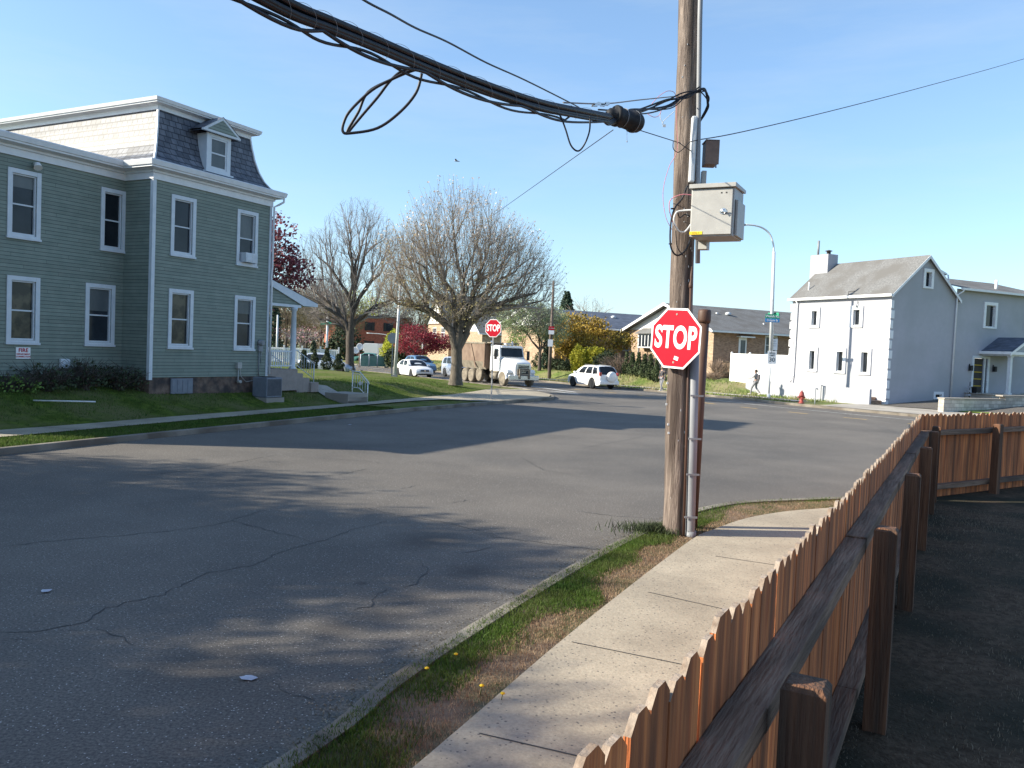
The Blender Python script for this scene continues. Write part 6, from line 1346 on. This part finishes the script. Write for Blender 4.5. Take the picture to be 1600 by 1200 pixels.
# background bare trees
far_specs = [(446, 145, 13, 'woods tree with brown haze of twigs just right of the porch column'), (500, 150, 15, 'brown leafless tree centred behind the pale utility pole'), (530, 140, 12, 'brown leafless tree left of the tall bare tree trunk'), (590, 175, 13, 'leafless tree above the red brick building roof'), (650, 150, 12, 'leafless tree behind the crimson maple'), (690, 160, 11, 'leafless tree behind the timbered brick house'), (760, 150, 12, 'leafless tree behind the big blossoming tree'), (478, 165, 15, 'brown leafless tree between porch column and pale utility pole')]
for i, (px, Y, hh, lab) in enumerate(far_specs):
    p = D(px, 560, Y)
    tree('background_tree', lab, 'tree', (p.x, p.y, 0), 130+i, [(0, 0, -.2), (0, 0, hh*.15), (.1, 0, hh*.3)], [(7, 4, 3, .03, 0), (60, 4, 20, .02, 0), (520, 3, 20, .02, 0), (2600, 2, 10, .03, 0)], multi([((0, 0, hh*.62), (hh*.42, hh*.3, hh*.36), 1)]), .22, .02, 'bark', 'twigbrown', up=.6, group='background bare trees')
# distant wood
def pick_far_wood():
    g = random.Random(77); b = MB()
    for _ in range(26000):
        x = g.uniform(-95, 75); y = 200+abs(g.gauss(0, 22)); hz = 7+4.5*mn.noise(Vector((x*.05, y*.03, 1)))+(5*sstep((-12-x)/40)); top = hz*(.72+.28*mn.noise(Vector((x*.35, y*.3, 0)))+.1)
        z = g.random()**.8*top; s = g.uniform(.35, .9); a = g.uniform(-.5, .5); c, s2 = math.cos(a), math.sin(a)
        b.v += [(x-s*.5*c, y, z-s*.4), (x+s*.45*c, y+s*s2, z-s*.15), (x+s*.1, y+.1, z+s*.8)]; o = len(b.v)-3; b.f.append((o, o+1, o+2)); b.m.append(0); b.sm.append(False)
    return b.build('distant_wood', 'woodbrown', fixn=False)
tag(pick_far_wood(), 'hazy brown line of distant woods along the horizon', kind='stuff')
# shade trees left of the view (they throw the dappled shade on the road)
for i, (x, y, hh, den) in enumerate(((-23, 7.6, 13.5, 1500), (-19.5, 2.6, 11.5, 1500), (-24.5, 12.2, 12.0, 1000), (-15.8, 1.2, 8.5, 1500), (-27.0, 3.4, 13.5, 1500), (-19.0, 8.6, 10.5, 1500))):
    gg = random.Random(200+i)
    rt_, P, lev, br, blev, tips = tree('street_tree', ['budding street tree shading the road from the left, tallest of its row', 'budding street tree second from the camera in the row shading the road', 'budding street tree furthest up the row shading the road', 'budding street tree nearest the camera in the row shading the road', 'budding street tree behind the row shading the road', 'budding street tree in the middle of the row shading the road'][i], 'tree', (x, y, .3), 200+i, [(0, 0, -.2), (0, 0, 1.5), (.1, 0, 3.0)], [(8, 5, 3, .03, 0), (60, 4, 8, .03, 0), (420, 3, 8, .03, 0), (1500, 2, 8, .03, 0)],
        multi([((0, 0, hh*.60), (3.4, 3.4, hh*.30), 1)]), .2, .012, 'bark', 'twig', up=.6, group='street trees shading the road')
    b = MB(); leafcloud(b, [t for t in tips if gg.random() < den/1500], 11, .29, .20, gg); b.build('foliage', 'paleleaf', rt_, fixn=False)
# ------------------------------------------------------------------ vehicles (local +x forward, y to the left, origin on the road under the centre)
def wheel(parent, x, y, r, w_, tyre='black', rim='rim', side=1, spokes=5, name='wheel'):
    o = bpy.data.objects.new(name, None); col.objects.link(o); o.parent = parent; o.location = (x, y, r); o.empty_display_size = .1
    b = MB(); h = w_/2; b.lathe([(r*.62, -h*.9), (r*.72, -h), (r*.93, -h*.95), (r, -h*.6), (r, h*.6), (r*.93, h*.95), (r*.72, h), (r*.62, h*.9)], (0, 0, 0), 'y', 28); b.build('tyre', tyre, o)
    b = MB(); b.lathe([(r*.63, h*.86*side), (r*.60, h*.70*side), (r*.2, h*.62*side), (r*.16, h*.8*side), (.01, h*.82*side)], (0, 0, 0), 'y', 24)
    b.build('rim', rim, o)
    if not spokes:
        b = MB(); b.lathe([(r*.60, h*.78*side), (r*.34, h*.66*side), (r*.33, h*.64*side)], (0, 0, 0), 'y', 20); b.build('rim_recess', 'darkframe', o, fixn=False)
    if spokes:
        b = MB()
        for k in range(spokes):
            a = 6.283*k/spokes; b.add([(math.cos(a+d)*q, h*.80*side, math.sin(a+d)*q) for q, d in ((r*.26, -.25), (r*.54, -.16), (r*.54, .16), (r*.26, .25))], [(0, 1, 2, 3)])
        b.build('rim_recess', 'darkframe', o, fixn=False)
    return o
def loft(b, secs, mi=0, smooth=True, close=False):
    k = len(secs[0]); vs = [p for s in secs for p in s]
    fs = [(i*k+j, i*k+j+1, (i+1)*k+j+1, (i+1)*k+j) for i in range(len(secs)-1) for j in range(k-1)]
    b.add(vs, fs, mi, smooth); b.add(secs[0], [tuple(range(k))], mi); b.add(secs[-1], [tuple(range(k))], mi)
def lerp_tab(tab, x):
    if x <= tab[0][0]: return tab[0][1]
    for (a, p), (c, q) in zip(tab, tab[1:]):
        if x <= c: return p+(q-p)*(x-a)/(c-a)
    return tab[-1][1]
def car(name, label, cat_, pos, rz, L, W, paint, top, roof, belt, wb, fo, r, glass='glassd', group=None, under=.2):
    """top: (x,z) table of bonnet/boot height; roof: dict of cabin points"""
    t = thing(name, label, cat_, pos, rz, group); b = MB(); secs = []
    xs = [-L/2+L*i/40 for i in range(41)]; ax = [wb/2+fo, -wb/2+fo]
    for x in xs:
        e = abs(x)/(L/2); wv = W/2*(1-.16*max(0, (e-.72)/.28)**2); zt = lerp_tab(top, x); zb = under
        for a in ax:
            d = abs(x-a)
            if d < r+.07: zb = max(zb, r+math.sqrt(max(0, (r+.07)**2-d*d))*.98)
        zb = min(zb, zt-.1)
        if e > .93: zb = max(zb, under+.12*(e-.93)/.07)
        zm = belt if zt > belt else zt-.03
        half = [(x, wv*.94, zb), (x, wv, zb+(zm-zb)*.25), (x, wv*1.0, zb+(zm-zb)*.6), (x, wv*.97, zm-.06), (x, wv*.90, zm), (x, wv*.6, zt+.0), (x, 0, zt+.03)]
        secs.append(half+[(q[0], -q[1], q[2]) for q in half[-2::-1]])
    loft(b, secs); b.build('body', paint, t, fixn=True)
    # cabin
    x0, x1, x2, x3 = roof['x']; zr = roof['z']; wt = W/2*roof.get('w', .76); wl = W/2*.90
    b = MB(); n_ = 8; S = []
    for i in range(n_+1):
        u = i/n_; xb = x0+(x3-x0)*u; xt = x1+(x2-x1)*u; zc = zr-.05*abs(2*u-1)**2
        S.append([(xb, wl, belt-.06), (xb*.55+xt*.45, wl*.55+wt*.45+.02, belt+(zc-belt)*.5), (xt, wt, zc-.03), (xt, wt*.8, zc), (xt, 0, zc+.03), (xt, -wt*.8, zc), (xt, -wt, zc-.03), (xb*.55+xt*.45, -wl*.55-wt*.45-.02, belt+(zc-belt)*.5), (xb, -wl, belt-.06)])
    loft(b, S, smooth=True); cab = b.build('cabin', paint, t)
    def pt(u, v, side): # on side window surface
        xb = x0+(x3-x0)*u; xt = x1+(x2-x1)*u; zc = zr-.05*abs(2*u-1)**2-.03
        if v < .5: k = v*2; return (xb+(xt-xb)*.45*k, (wl+(wl*.55+wt*.45+.02-wl)*k+.006)*side, belt-.06+((belt+(zc+.03-belt)*.5)-(belt-.06))*k)
        k = (v-.5)*2; return (xb*.55+xt*.45+(xt-xb*.55-xt*.45)*k, (wl*.55+wt*.45+.02+(wt-wl*.55-wt*.45-.02)*k+.006)*side, (belt+(zc+.03-belt)*.5)+(zc-(belt+(zc+.03-belt)*.5))*k)
    for side in (1, -1):
        for (u0, u1) in roof['win']:
            b = MB(); g0 = [pt(u0+(u1-u0)*a, v, side) for v in (.14, .5, .88) for a in (0, .5, 1)]; b.add(g0, [(r0*3+c, r0*3+c+1, (r0+1)*3+c+1, (r0+1)*3+c) for r0 in (0, 1) for c in (0, 1)]); b.build('side_window', glass, t, fixn=False)
    for nm, u, sg in (('windscreen', 1, 1), ('rear_window', 0, -1)):
        ps = [Vector(p) for p in S[-1 if u else 0]]; ce = sum(ps, Vector())/len(ps); b = MB(); b.add([ce+Vector((sg*.03, 0, .02))]+[ce+(p-ce)*.87+Vector((sg*.03, 0, .02)) for p in ps], [(0, k, k+1) for k in range(1, len(ps))]+[(0, len(ps), 1)]); b.build(nm, glass, t, fixn=False)
    for a in ax:
        for side in (1, -1): wheel(t, a, side*(W/2-.12), r, .2, side=side)
    for side in (1, -1): b = MB(); b.box(x3-.32, x3-.14, *(sorted((side*wl, side*(wl+.2)))), belt+.0, belt+.13); b.build('wing_mirror', paint, t, bevel=.02)
    return t
HD = math.atan2(-.81, .59)
# white sedan (comes towards the camera, nose to the right)
P = G(652, 590.5); v = math.atan2(-.9, .44)
sd1 = car('white_sedan', 'white sedan driving toward the camera beside the leaning white lamp pole', 'car', (P.x-.5, P.y+1.6, .0), math.atan2(-.86, .50), 4.5, 1.76, 'carwhite', [(-2.25, .74), (-2.15, .93), (-1.5, 1.0), (.9, .96), (1.5, .87), (2.05, .76), (2.2, .62), (2.25, .48)], dict(x=(-1.75, -.95, .35, 1.15), z=1.43, win=((.14, .46), (.51, .84))), .93, 2.7, .05, .32)
b = MB(); b.box(2.21, 2.262, -.36, .36, .54, .66); b.box(2.20, 2.27, -.55, .55, .26, .36); b.build('grille', 'black', sd1); b = MB(); b.lathe([(.05, 2.262), (.07, 2.268)], (0, 0, .6), 'x', 12); b.build('badge', 'chrome', sd1)
for s in (1, -1): b = MB(); b.add([(2.2, s*.44, .56), (2.12, s*.72, .58), (1.98, s*.80, .70), (2.12, s*.5, .72)], [(0, 1, 2, 3)]); b.v = [(p[0]+.03, p[1]*1.01, p[2]+.01) for p in b.v]; b.build('headlight', 'headlight', sd1, fixn=False)
b = MB(); b.box(2.25, 2.275, -.24, .24, .40, .50); b.build('number_plate', 'signwhite', sd1)
# blue car behind, silver car behind the tree, hatchback, green car
P = G(650, 583.5); car('blue_hatchback', 'blue car with dark roof mostly hidden behind the white sedan', 'car', (P.x, P.y+3, 0), math.atan2(-.86, .50), 4.4, 1.8, 'carblue', [(-2.2, .9), (-2.1, 1.05), (.9, 1.02), (1.6, .95), (2.2, .7)], dict(x=(-2.0, -1.5, .2, 1.1), z=1.62, win=((.1, .46), (.51, .86))), 1.0, 2.65, .0, .34)
P = D(727, 588, 71); car('silver_van', 'silver car following the dump truck, seen right of the big tree trunk', 'car', (P.x-.4, P.y, 0), math.atan2(-.86, .50), 4.6, 1.85, 'carsilver', [(-2.3, 1.0), (-2.2, 1.15), (.9, 1.1), (1.9, .98), (2.3, .7)], dict(x=(-2.2, -1.9, .1, 1.2), z=1.75, win=((.08, .3), (.33, .6), (.64, .9))), 1.1, 2.8, .0, .35)
P = G(512, 578, .2); hb = car('grey_hatchback', 'grey-blue hatchback with black lower body parked behind the small topiary cones', 'car', (P.x+.2, 69, .0), math.atan2(-.12, .99), 4.5, 1.8, 'carsilver', [(-2.2, 1.05), (.3, 1.02), (1.0, .98), (1.9, .80), (2.25, .55)], dict(x=(-2.1, -1.5, .0, 1.1), z=1.62, win=((.1, .45), (.5, .88))), 1.0, 2.6, .05, .34)
P = G(573, 570); car('green_car', 'dark green car parked in front of the red brick building', 'car', (P.x, P.y+3, 0), 0, 4.4, 1.75, 'cargreen', [(-2.2, .85), (-1.4, .95), (1, .93), (2.2, .65)], dict(x=(-1.6, -.9, .5, 1.2), z=1.4, win=((.14, .46), (.51, .84))), .93, 2.6, 0, .32)
# white SUV with spare wheel
P = G(914, 606.3); sv = car('white_car', 'white compact car with covered spare wheel on its tailgate at the far curb', 'car', (5.9, 61.2, 0), math.atan2(.88, -.47), 4.4, 1.82, 'carwhite', [(-2.2, .98), (-2.12, 1.08), (-1, 1.1), (.9, 1.08), (1.6, .98), (2.05, .84), (2.2, .6)], dict(x=(-2.15, -1.75, .25, 1.15), z=1.68, w=.74, win=((.07, .27), (.31, .57), (.61, .87))), 1.05, 2.6, .02, .37, under=.26)
b = MB(); b.lathe([(.02, -2.50), (.30, -2.49), (.37, -2.44), (.38, -2.30), (.36, -2.22)], (0, -.12, .92), 'x', 26); b.build('spare_wheel_cover', 'carwhite', sv)
for s in (1, -1): b = MB(); b.box(-2.235, -2.12, *sorted((s*.66, s*.85)), .98, 1.22); b.build('tail_light', 'taillight', sv, bevel=.02)
b = MB(); b.box(-2.30, -2.1, -.84, .84, .36, .62); b.build('rear_bumper', 'carwhite', sv, bevel=.05); b = MB(); b.box(-2.32, -2.29, .1, .55, .42, .54); b.build('number_plate', 'signwhite', sv)
b = MB()
for s in (1, -1): b.tube([(-1.5, s*.62, 1.70), (.1, s*.62, 1.72)], .018, 6)
b.build('roof_rail', 'metal', sv)
# ------------------------------------------------------------------ dump truck
hd = math.atan2(-.89, .456); P = G(785, 603)
fx = Vector((math.cos(hd), math.sin(hd))); lf = Vector((-fx.y, fx.x))
c0 = Vector((P.x, P.y))+lf*1.1            # near front wheel is on the truck's right side
tk = thing('dump_truck', 'white dump truck with dusty brown tipper bed driving toward the camera', 'truck', (c0.x, c0.y, 0), hd)
# local: x=0 at front axle
def cabsec(x, w0, zb, zs, zt, w1): h = [(x, w0, zb), (x, w0, zs), (x, w1, zt), (x, 0, zt+.03)]; return h+[(q[0], -q[1], q[2]) for q in h[-2::-1]]
b = MB(); loft(b, [cabsec(.95, .62, .80, 1.42, 1.62, .50), cabsec(.86, .66, .72, 1.50, 1.72, .55), cabsec(.2, .78, .8, 1.66, 1.86, .62), cabsec(-.75, .95, .8, 1.82, 2.02, .78)], smooth=True); hood = b.build('hood', 'carwhite', tk, bevel=.03)
b = MB(); b.box(.955, 1.0, -.46, .46, .82, 1.52); b.build('grille', 'black', tk); b = MB(); b.box(.99, 1.02, -.50, .50, 1.50, 1.60); b.box(.99, 1.02, -.50, -.44, .80, 1.5); b.box(.99, 1.02, .44, .50, .80, 1.5)
for k in range(6): b.box(1.0, 1.012, -.44, .44, .90+k*.1, .925+k*.1)
b.build('grille_trim', 'chrome', tk)
for s in (1, -1):   # fenders
    b = MB(); pts = []
    for k in range(9):
        a = math.pi*(k/8)*.95+.05; pts.append((-.02+math.cos(a)*.66, .56+math.sin(a)*.60))
    o_ = [(x, s*.62, z) for x, z in pts]; i_ = [(x, s*1.14, z-.02) for x, z in pts]; b.add(o_+i_, [(k, k+1, 9+k+1, 9+k) for k in range(8)], 0, True)
    b.add([(x, s*1.14, z-.02) for x, z in pts]+[(x*.9, s*1.16, z-.12) for x, z in pts], [(k, k+1, 9+k+1, 9+k) for k in range(8)], 0, True); b.build('fender', 'carwhite', tk, fixn=False)
    b = MB(); b.box(.55, .72, *sorted((s*.64, s*1.10)), .93, 1.10); hl = b.build('headlight', 'headlight', tk, bevel=.03)
    b = MB(); b.box(.30, .60, *sorted((s*.62, s*1.12)), .78, 1.2); b.build('headlight_housing', 'carwhite', tk, bevel=.06)
b = MB(); b.box(.98, 1.14, -1.18, 1.18, .48, .80); b.build('bumper', 'chrome', tk, bevel=.03)
b = MB(); b.box(1.14, 1.22, -.42, -.30, .55, 1.22); b.box(1.14, 1.22, .30, .42, .55, 1.22); b.box(1.142, 1.218, -.42, .42, 1.14, 1.25); b.box(1.142, 1.21, -.42, .42, .84, .92); b.build('guard_bar', 'dusty', tk)
# cab
b = MB(); loft(b, [[(-.72, 1.0, 1.0), (-.72, 1.0, 1.95), (-.80, .98, 2.02), (-1.02, .93, 2.72), (-1.1, .88, 2.84), (-1.1, -.88, 2.84), (-1.02, -.93, 2.72), (-.80, -.98, 2.02), (-.72, -1.0, 1.95), (-.72, -1.0, 1.0)],
    [(-2.35, 1.02, 1.0), (-2.35, 1.02, 1.95), (-2.35, 1.0, 2.02), (-2.35, .95, 2.74), (-2.32, .9, 2.88), (-2.32, -.9, 2.88), (-2.35, -.95, 2.74), (-2.35, -1.0, 2.02), (-2.35, -1.02, 1.95), (-2.35, -1.02, 1.0)]], smooth=False); cabo = b.build('cab', 'carwhite', tk, bevel=.04)
b = MB(); b.add([(-.80, .86, 2.06), (-.80, -.86, 2.06), (-1.0, -.82, 2.66), (-1.0, .82, 2.66)], [(0, 1, 2, 3)]); b.v = [(p[0]+.03, p[1], p[2]+.01) for p in b.v]; b.build('windscreen', 'glass', tk, fixn=False)
b = MB(); b.box(-.98, -.80, -.86, .86, 2.70, 2.77); b.build('sun_visor', 'carwhite', tk, bevel=.02)
for s in (1, -1):
    b = MB(); b.add([(-1.02, s*1.015, 2.04), (-1.75, s*1.03, 2.04), (-1.75, s*.985, 2.62), (-1.2, s*.975, 2.62)], [(0, 1, 2, 3)]); b.v = [(p[0], p[1]+s*.012, p[2]) for p in b.v]; b.build('side_window', 'glassd', tk, fixn=False)
    b = MB(); b.box(-.92, -.80, *sorted((s*1.22, s*1.40)), 1.85, 2.5); b.tube([(-.9, s*1.0, 2.45), (-.9, s*1.32, 2.5)], .02, 6); b.tube([(-.9, s*1.0, 1.9), (-.9, s*1.32, 1.86)], .02, 6); b.build('wing_mirror', 'darkframe', tk)
b = MB()
for y in (-.6, -.3, 0, .3, .6): b.box(-1.15, -1.05, y-.05, y+.05, 2.87, 2.93)
b.build('roof_markers', 'golden', tk)
b = MB(); b.box(-1.7, -1.3, -.3, .3, 2.9, 3.0); b.build('roof_beacon', 'polewhite', tk, bevel=.02)
for s in (1, -1): b = MB(); b.tube([(-2.5, s*.85, .9), (-2.5, s*.85, 3.0), (-2.6, s*.85, 3.15)], .07, 10); b.build('exhaust_stack', 'chrome', tk)
b = MB(); b.box(-7.2, .9, -.42, .42, .62, .92); b.box(-.3, .3, -.9, .9, .46, .6); b.build('chassis', 'darkframe', tk)
for s in (1, -1): b = MB(); b.tube([(-.95, s*.93, .66), (-1.95, s*.93, .66)], .27, 16); b.build('fuel_tank', 'dusty', tk); b = MB(); b.box(-2.0, -.9, *sorted((s*.7, s*1.12)), .92, .98); b.box(-2.3, -.7, *sorted((s*.9, s*1.05)), .98, 1.02); b.build('step', 'dusty', tk)
# bed
b = MB(); Lb = 4.6; xb0, xb1 = -2.75, -7.4
sec = lambda x: [(x, 1.22, 1.62), (x, 1.22, 2.95), (x, 1.14, 2.98), (x, 1.08, 1.66), (x, .9, 1.45), (x, -.9, 1.45), (x, -1.08, 1.66), (x, -1.14, 2.98), (x, -1.22, 2.95), (x, -1.22, 1.62), (x, -.95, 1.1), (x, .95, 1.1)]
s0, s1_ = sec(xb0), sec(xb1); k = len(s0)
b.add(s0+s1_, [(i, (i+1) % k, k+(i+1) % k, k+i) for i in range(k)]); b.quad((xb0, 1.2, 1.12), (xb0, -1.2, 1.12), (xb0, -1.2, 3.0), (xb0, 1.2, 3.0)); b.quad((xb1, 1.2, 1.12), (xb1, -1.2, 1.12), (xb1, -1.2, 2.9), (xb1, 1.2, 2.9)); b.build('dump_bed', 'bed', tk, fixn=False)
b = MB(); b.box(-2.76, -2.0, -1.15, 1.15, 2.98, 3.05); b.box(-7.4, -2.7, -1.27, -1.12, 2.92, 3.05); b.box(-7.4, -2.7, 1.12, 1.27, 2.92, 3.05); b.build('cab_shield', 'dusty', tk)
for s in (1, -1):
    b = MB()
    for x in (-4.3,): b.prism([(x-.1, s*1.235, 1.15), (x+.1, s*1.235, 1.15), (x-1.0, s*1.235, 2.95), (x-1.2, s*1.235, 2.95)], (0, s*.05, 0))
    b.box(-7.4, -7.15, *sorted((s*1.22, s*1.30)), 1.1, 3.0); b.box(-2.95, -2.75, *sorted((s*1.22, s*1.30)), 1.2, 3.0)
    b.build('bed_rib', 'bed', tk); b = MB(); b.prism([(-7.4, s*1.23, 1.62), (-2.9, s*1.23, 1.62), (-2.9, s*1.0, 1.05), (-7.4, s*1.0, 1.05)], (0, s*.03, 0)); b.build('bed_skirt', 'dusty', tk)
for s in (1, -1):
    wheel(tk, 0, s*1.02, .52, .3, 'dustytyre', 'dustyrim', s, 0)
    for x, z in ((-4.1, .12), (-5.25, 0), (-6.45, 0)): w_ = wheel(tk, x, s*.95, .52, .55 if z == 0 else .3, 'dustytyre', 'dustyrim', s, 0); w_.location.z += z
    b = MB(); b.box(-7.5, -7.45, *sorted((s*.6, s*1.2)), .3, 1.0); b.build('mud_flap', 'black', tk)
# ------------------------------------------------------------------ people
def skin_mesh(name, verts, edges, radii, mt, parent, root=0, sub=2):
    me = bpy.data.meshes.new(name); me.from_pydata(verts, edges, []); o = bpy.data.objects.new(name, me); col.objects.link(o)
    o.modifiers.new('s', 'SKIN'); 
    if not me.skin_vertices: 
        bm = bmesh.new(); bm.from_mesh(me); bm.verts.layers.skin.verify(); bm.to_mesh(me); bm.free()
    sv_ = me.skin_vertices[0].data
    for i, r in enumerate(radii): sv_[i].radius = r if isinstance(r, tuple) else (r, r); sv_[i].use_root = (i == root)
    s = o.modifiers.new('u', 'SUBSURF'); s.levels = sub; s.render_levels = sub
    dg = bpy.context.evaluated_depsgraph_get(); dg.update(); m2 = bpy.data.meshes.new_from_object(o.evaluated_get(dg)); bpy.data.objects.remove(o)
    m2.materials.clear(); m2.materials.append(M[mt]); 
    for p in m2.polygons: p.use_smooth = True
    q = bpy.data.objects.new(name, m2); col.objects.link(q); q.parent = parent; return q
def person(label, pos, rz, swing, jacket, pants, arms, bag=None, pony=False, stripe=False, hgt=1.0):
    """faces +x; swing = stride half length"""
    t = thing('person', label, 'person', pos, rz)
    s = swing; hip = .92
    J = dict(pel=(0, 0, .95), sp=(.0, 0, 1.15), ch=(.02, 0, 1.36), nk=(.03, 0, 1.48), hd0=(.05, 0, 1.58), hd1=(.06, 0, 1.72),
             hl=(0, .10, .90), kl=(s*.62+.06, .10, .50), al=(s, .09, .09), tl=(s+.17, .10, .04), hr=(0, -.10, .90), kr=(-s*.25+.08, -.10, .50), ar=(-s, -.09, .13), tr=(-s+.13, -.10, .04),
             sl=(.01, .19, 1.40), el=arms[0], wl=arms[1], fl=arms[2], sr=(.01, -.19, 1.40), er=arms[3], wr=arms[4], fr=arms[5])
    def mk(name, keys, ed, rd, mt, root=0, sub=2): return skin_mesh(name, [J[k] for k in keys], ed, rd, mt, t, root, sub)
    keys = ['pel', 'sp', 'ch', 'nk', 'hd0', 'hl', 'kl', 'al', 'tl', 'hr', 'kr', 'ar', 'tr', 'sl', 'el', 'wl', 'fl', 'sr', 'er', 'wr', 'fr']
    ix = {k: i for i, k in enumerate(keys)}; E_ = [('pel', 'sp'), ('sp', 'ch'), ('ch', 'nk'), ('nk', 'hd0'), ('pel', 'hl'), ('hl', 'kl'), ('kl', 'al'), ('al', 'tl'), ('pel', 'hr'), ('hr', 'kr'), ('kr', 'ar'), ('ar', 'tr'), ('ch', 'sl'), ('sl', 'el'), ('el', 'wl'), ('wl', 'fl'), ('ch', 'sr'), ('sr', 'er'), ('er', 'wr'), ('wr', 'fr')]
    body = mk('body', keys, [(ix[a], ix[c]) for a, c in E_], [(.13, .10), (.115, .09), (.13, .10), .055, .05, .085, .058, .036, .03, .085, .058, .036, .03, .055, .042, .03, .02, .055, .042, .03, .02], 'skin')
    # clothes
    def grow(names, ed, rd, nm, mt, root=0): return skin_mesh(nm, [J[k] if isinstance(k, str) else k for k in names], ed, rd, mt, t, root)
    grow(['pel', 'sp', 'ch', 'nk', 'sl', 'el', 'wl', 'sr', 'er', 'wr'], [(0, 1), (1, 2), (2, 3), (2, 4), (4, 5), (5, 6), (2, 7), (7, 8), (8, 9)], [(.16, .125), (.14, .11), (.155, .12), .07, .075, .058, .044, .075, .058, .044], 'jacket', jacket)
    grow(['pel', 'hl', 'kl', 'al', 'hr', 'kr', 'ar'], [(0, 1), (1, 2), (2, 3), (0, 4), (4, 5), (5, 6)], [(.15, .115), .10, .072, .05, .10, .072, .05], 'trousers', pants)
    for a, c in (('al', 'tl'), ('ar', 'tr')): p = Vector(J[a])+Vector((-.04, 0, -.02)); q = Vector(J[c])+Vector((.03, 0, 0)); skin_mesh('shoe', [tuple(p), tuple(q)], [(0, 1)], [(.05, .045), (.045, .03)], 'shoe', t)
    hx, hz = J['hd1'][0], 1.63
    b = MB(); prof = [(.012, -.125), (.055, -.11), (.070, -.06), (.078, 0), (.080, .05), (.065, .10), (.03, .125), (.002, .13)]
    b.lathe(prof, (hx, 0, hz), 'z', 16); o = b.build('head', 'skin', t); o.scale = (1.12, .92, 1); o.location = (-hx*.12, 0, 0)
    b = MB(); b.lathe([(.01, -.012), (.016, 0), (.006, .03)], (hx+.095, 0, hz-.01), 'z', 8); [b.lathe([(.004, -.03), (.02, 0), (.006, .03)], (hx, y, hz), 'z', 8) for y in (-.078, .078)]; b.build('ears_and_nose', 'skin', t)
    b = MB(); [b.lathe([(.004, -.008), (.01, 0), (.004, .008)], (hx+.085, y, hz+.025), 'z', 8) for y in (-.03, .03)]; b.box(hx+.082, hx+.092, -.02, .02, hz-.06, hz-.052); b.build('eyes_and_mouth', 'hair', t)
    b = MB(); b.lathe([(.083, -.02), (.088, .03), (.075, .10), (.035, .137), (.002, .142)], (hx-.018, 0, hz), 'z', 16); b.lathe([(.03, -.10), (.068, -.06), (.07, .0)], (hx-.045, 0, hz), 'z', 12)
    if pony: b.lathe([(.01, -.05), (.04, -.03), (.045, .01), (.01, .04)], (hx-.09, 0, hz+.10), 'z', 10); b.tube([(hx-.09, 0, hz+.08), (hx-.15, 0, hz+.0), (hx-.14, 0, hz-.12)], [.035, .03, .008], 8)
    b.build('hair', 'hair', t)
    for w0, f0 in (('wl', 'fl'), ('wr', 'fr')):   # hands
        p, q = Vector(J[w0]), Vector(J[f0]); d = (q-p).normalized(); side = d.orthogonal().normalized(); vs = [tuple(p), tuple(p+d*.07)]; ed = [(0, 1)]; rd = [.022, (.03, .018)]
        for k in range(4): o0 = side*(-.024+.016*k); vs += [tuple(p+d*.075+o0), tuple(p+d*.12+o0*1.2), tuple(p+d*(.15-.008*abs(k-1.5))+o0*1.3+Vector((.01, 0, 0)))]; n0 = len(vs); ed += [(1, n0-3), (n0-3, n0-2), (n0-2, n0-1)]; rd += [.01, .009, .007]
        vs += [tuple(p+d*.04+side*.035), tuple(p+d*.08+side*.055)]; n0 = len(vs); ed += [(0, n0-2), (n0-2, n0-1)]; rd += [.011, .008]; skin_mesh('hand', vs, ed, rd, 'skin', t, 0, 1)
    if stripe:
        b = MB()
        for a, c, y in (('hl', 'kl', .085), ('kl', 'al', .06), ): p, q = Vector(J[a])+Vector((0, y+.02, 0)), Vector(J[c])+Vector((0, y, 0)); b.tube([p, q], .008, 5)
        b.build('trouser_stripe', 'signwhite', t)
    t.scale = (hgt,)*3; return t
P = Vector((16.73, 56.8, 0))
p1 = person('person in grey patterned top and grey leggings walking left beside the white vinyl fence', (P.x, P.y, .16), math.atan2(.87, -.5)+R(25), .30, 'cloth1', 'cloth2', [(.20, .21, 1.16), (.42, .2, 1.13), (.52, .2, 1.13), (-.16, -.22, 1.14), (-.08, -.24, .92), (-.05, -.24, .82)], pony=True, hgt=1.0)
P = G(1034, 608, .3)
p2 = person('person in dark hooded jacket and grey striped trousers walking beside the arborvitae row', (P.x, P.y, .17), R(215), .16, 'cloth3', 'cloth2', [(-.10, .24, 1.16), (.03, .25, .95), (.06, .25, .86), (-.02, -.24, 1.16), (.10, -.22, .96), (.15, -.2, .88)], stripe=True, hgt=.98)
# backpack as a thing held by the walker
bk = thing('backpack', 'dark backpack on the back of the person walking beside the white fence', 'backpack', p1.location.copy(), p1.rotation_euler.z)
b = MB(); b.box(-.26, -.10, -.13, .13, 1.06, 1.42); b.build('pack_body', 'bag', bk, bevel=.05); b = MB()
for s in (1, -1): b.tube([(-.12, s*.09, 1.40), (.0, s*.10, 1.50), (.13, s*.10, 1.36), (.06, s*.12, 1.14), (-.12, s*.1, 1.10)], .014, 6)
b.build('strap', 'bag', bk)
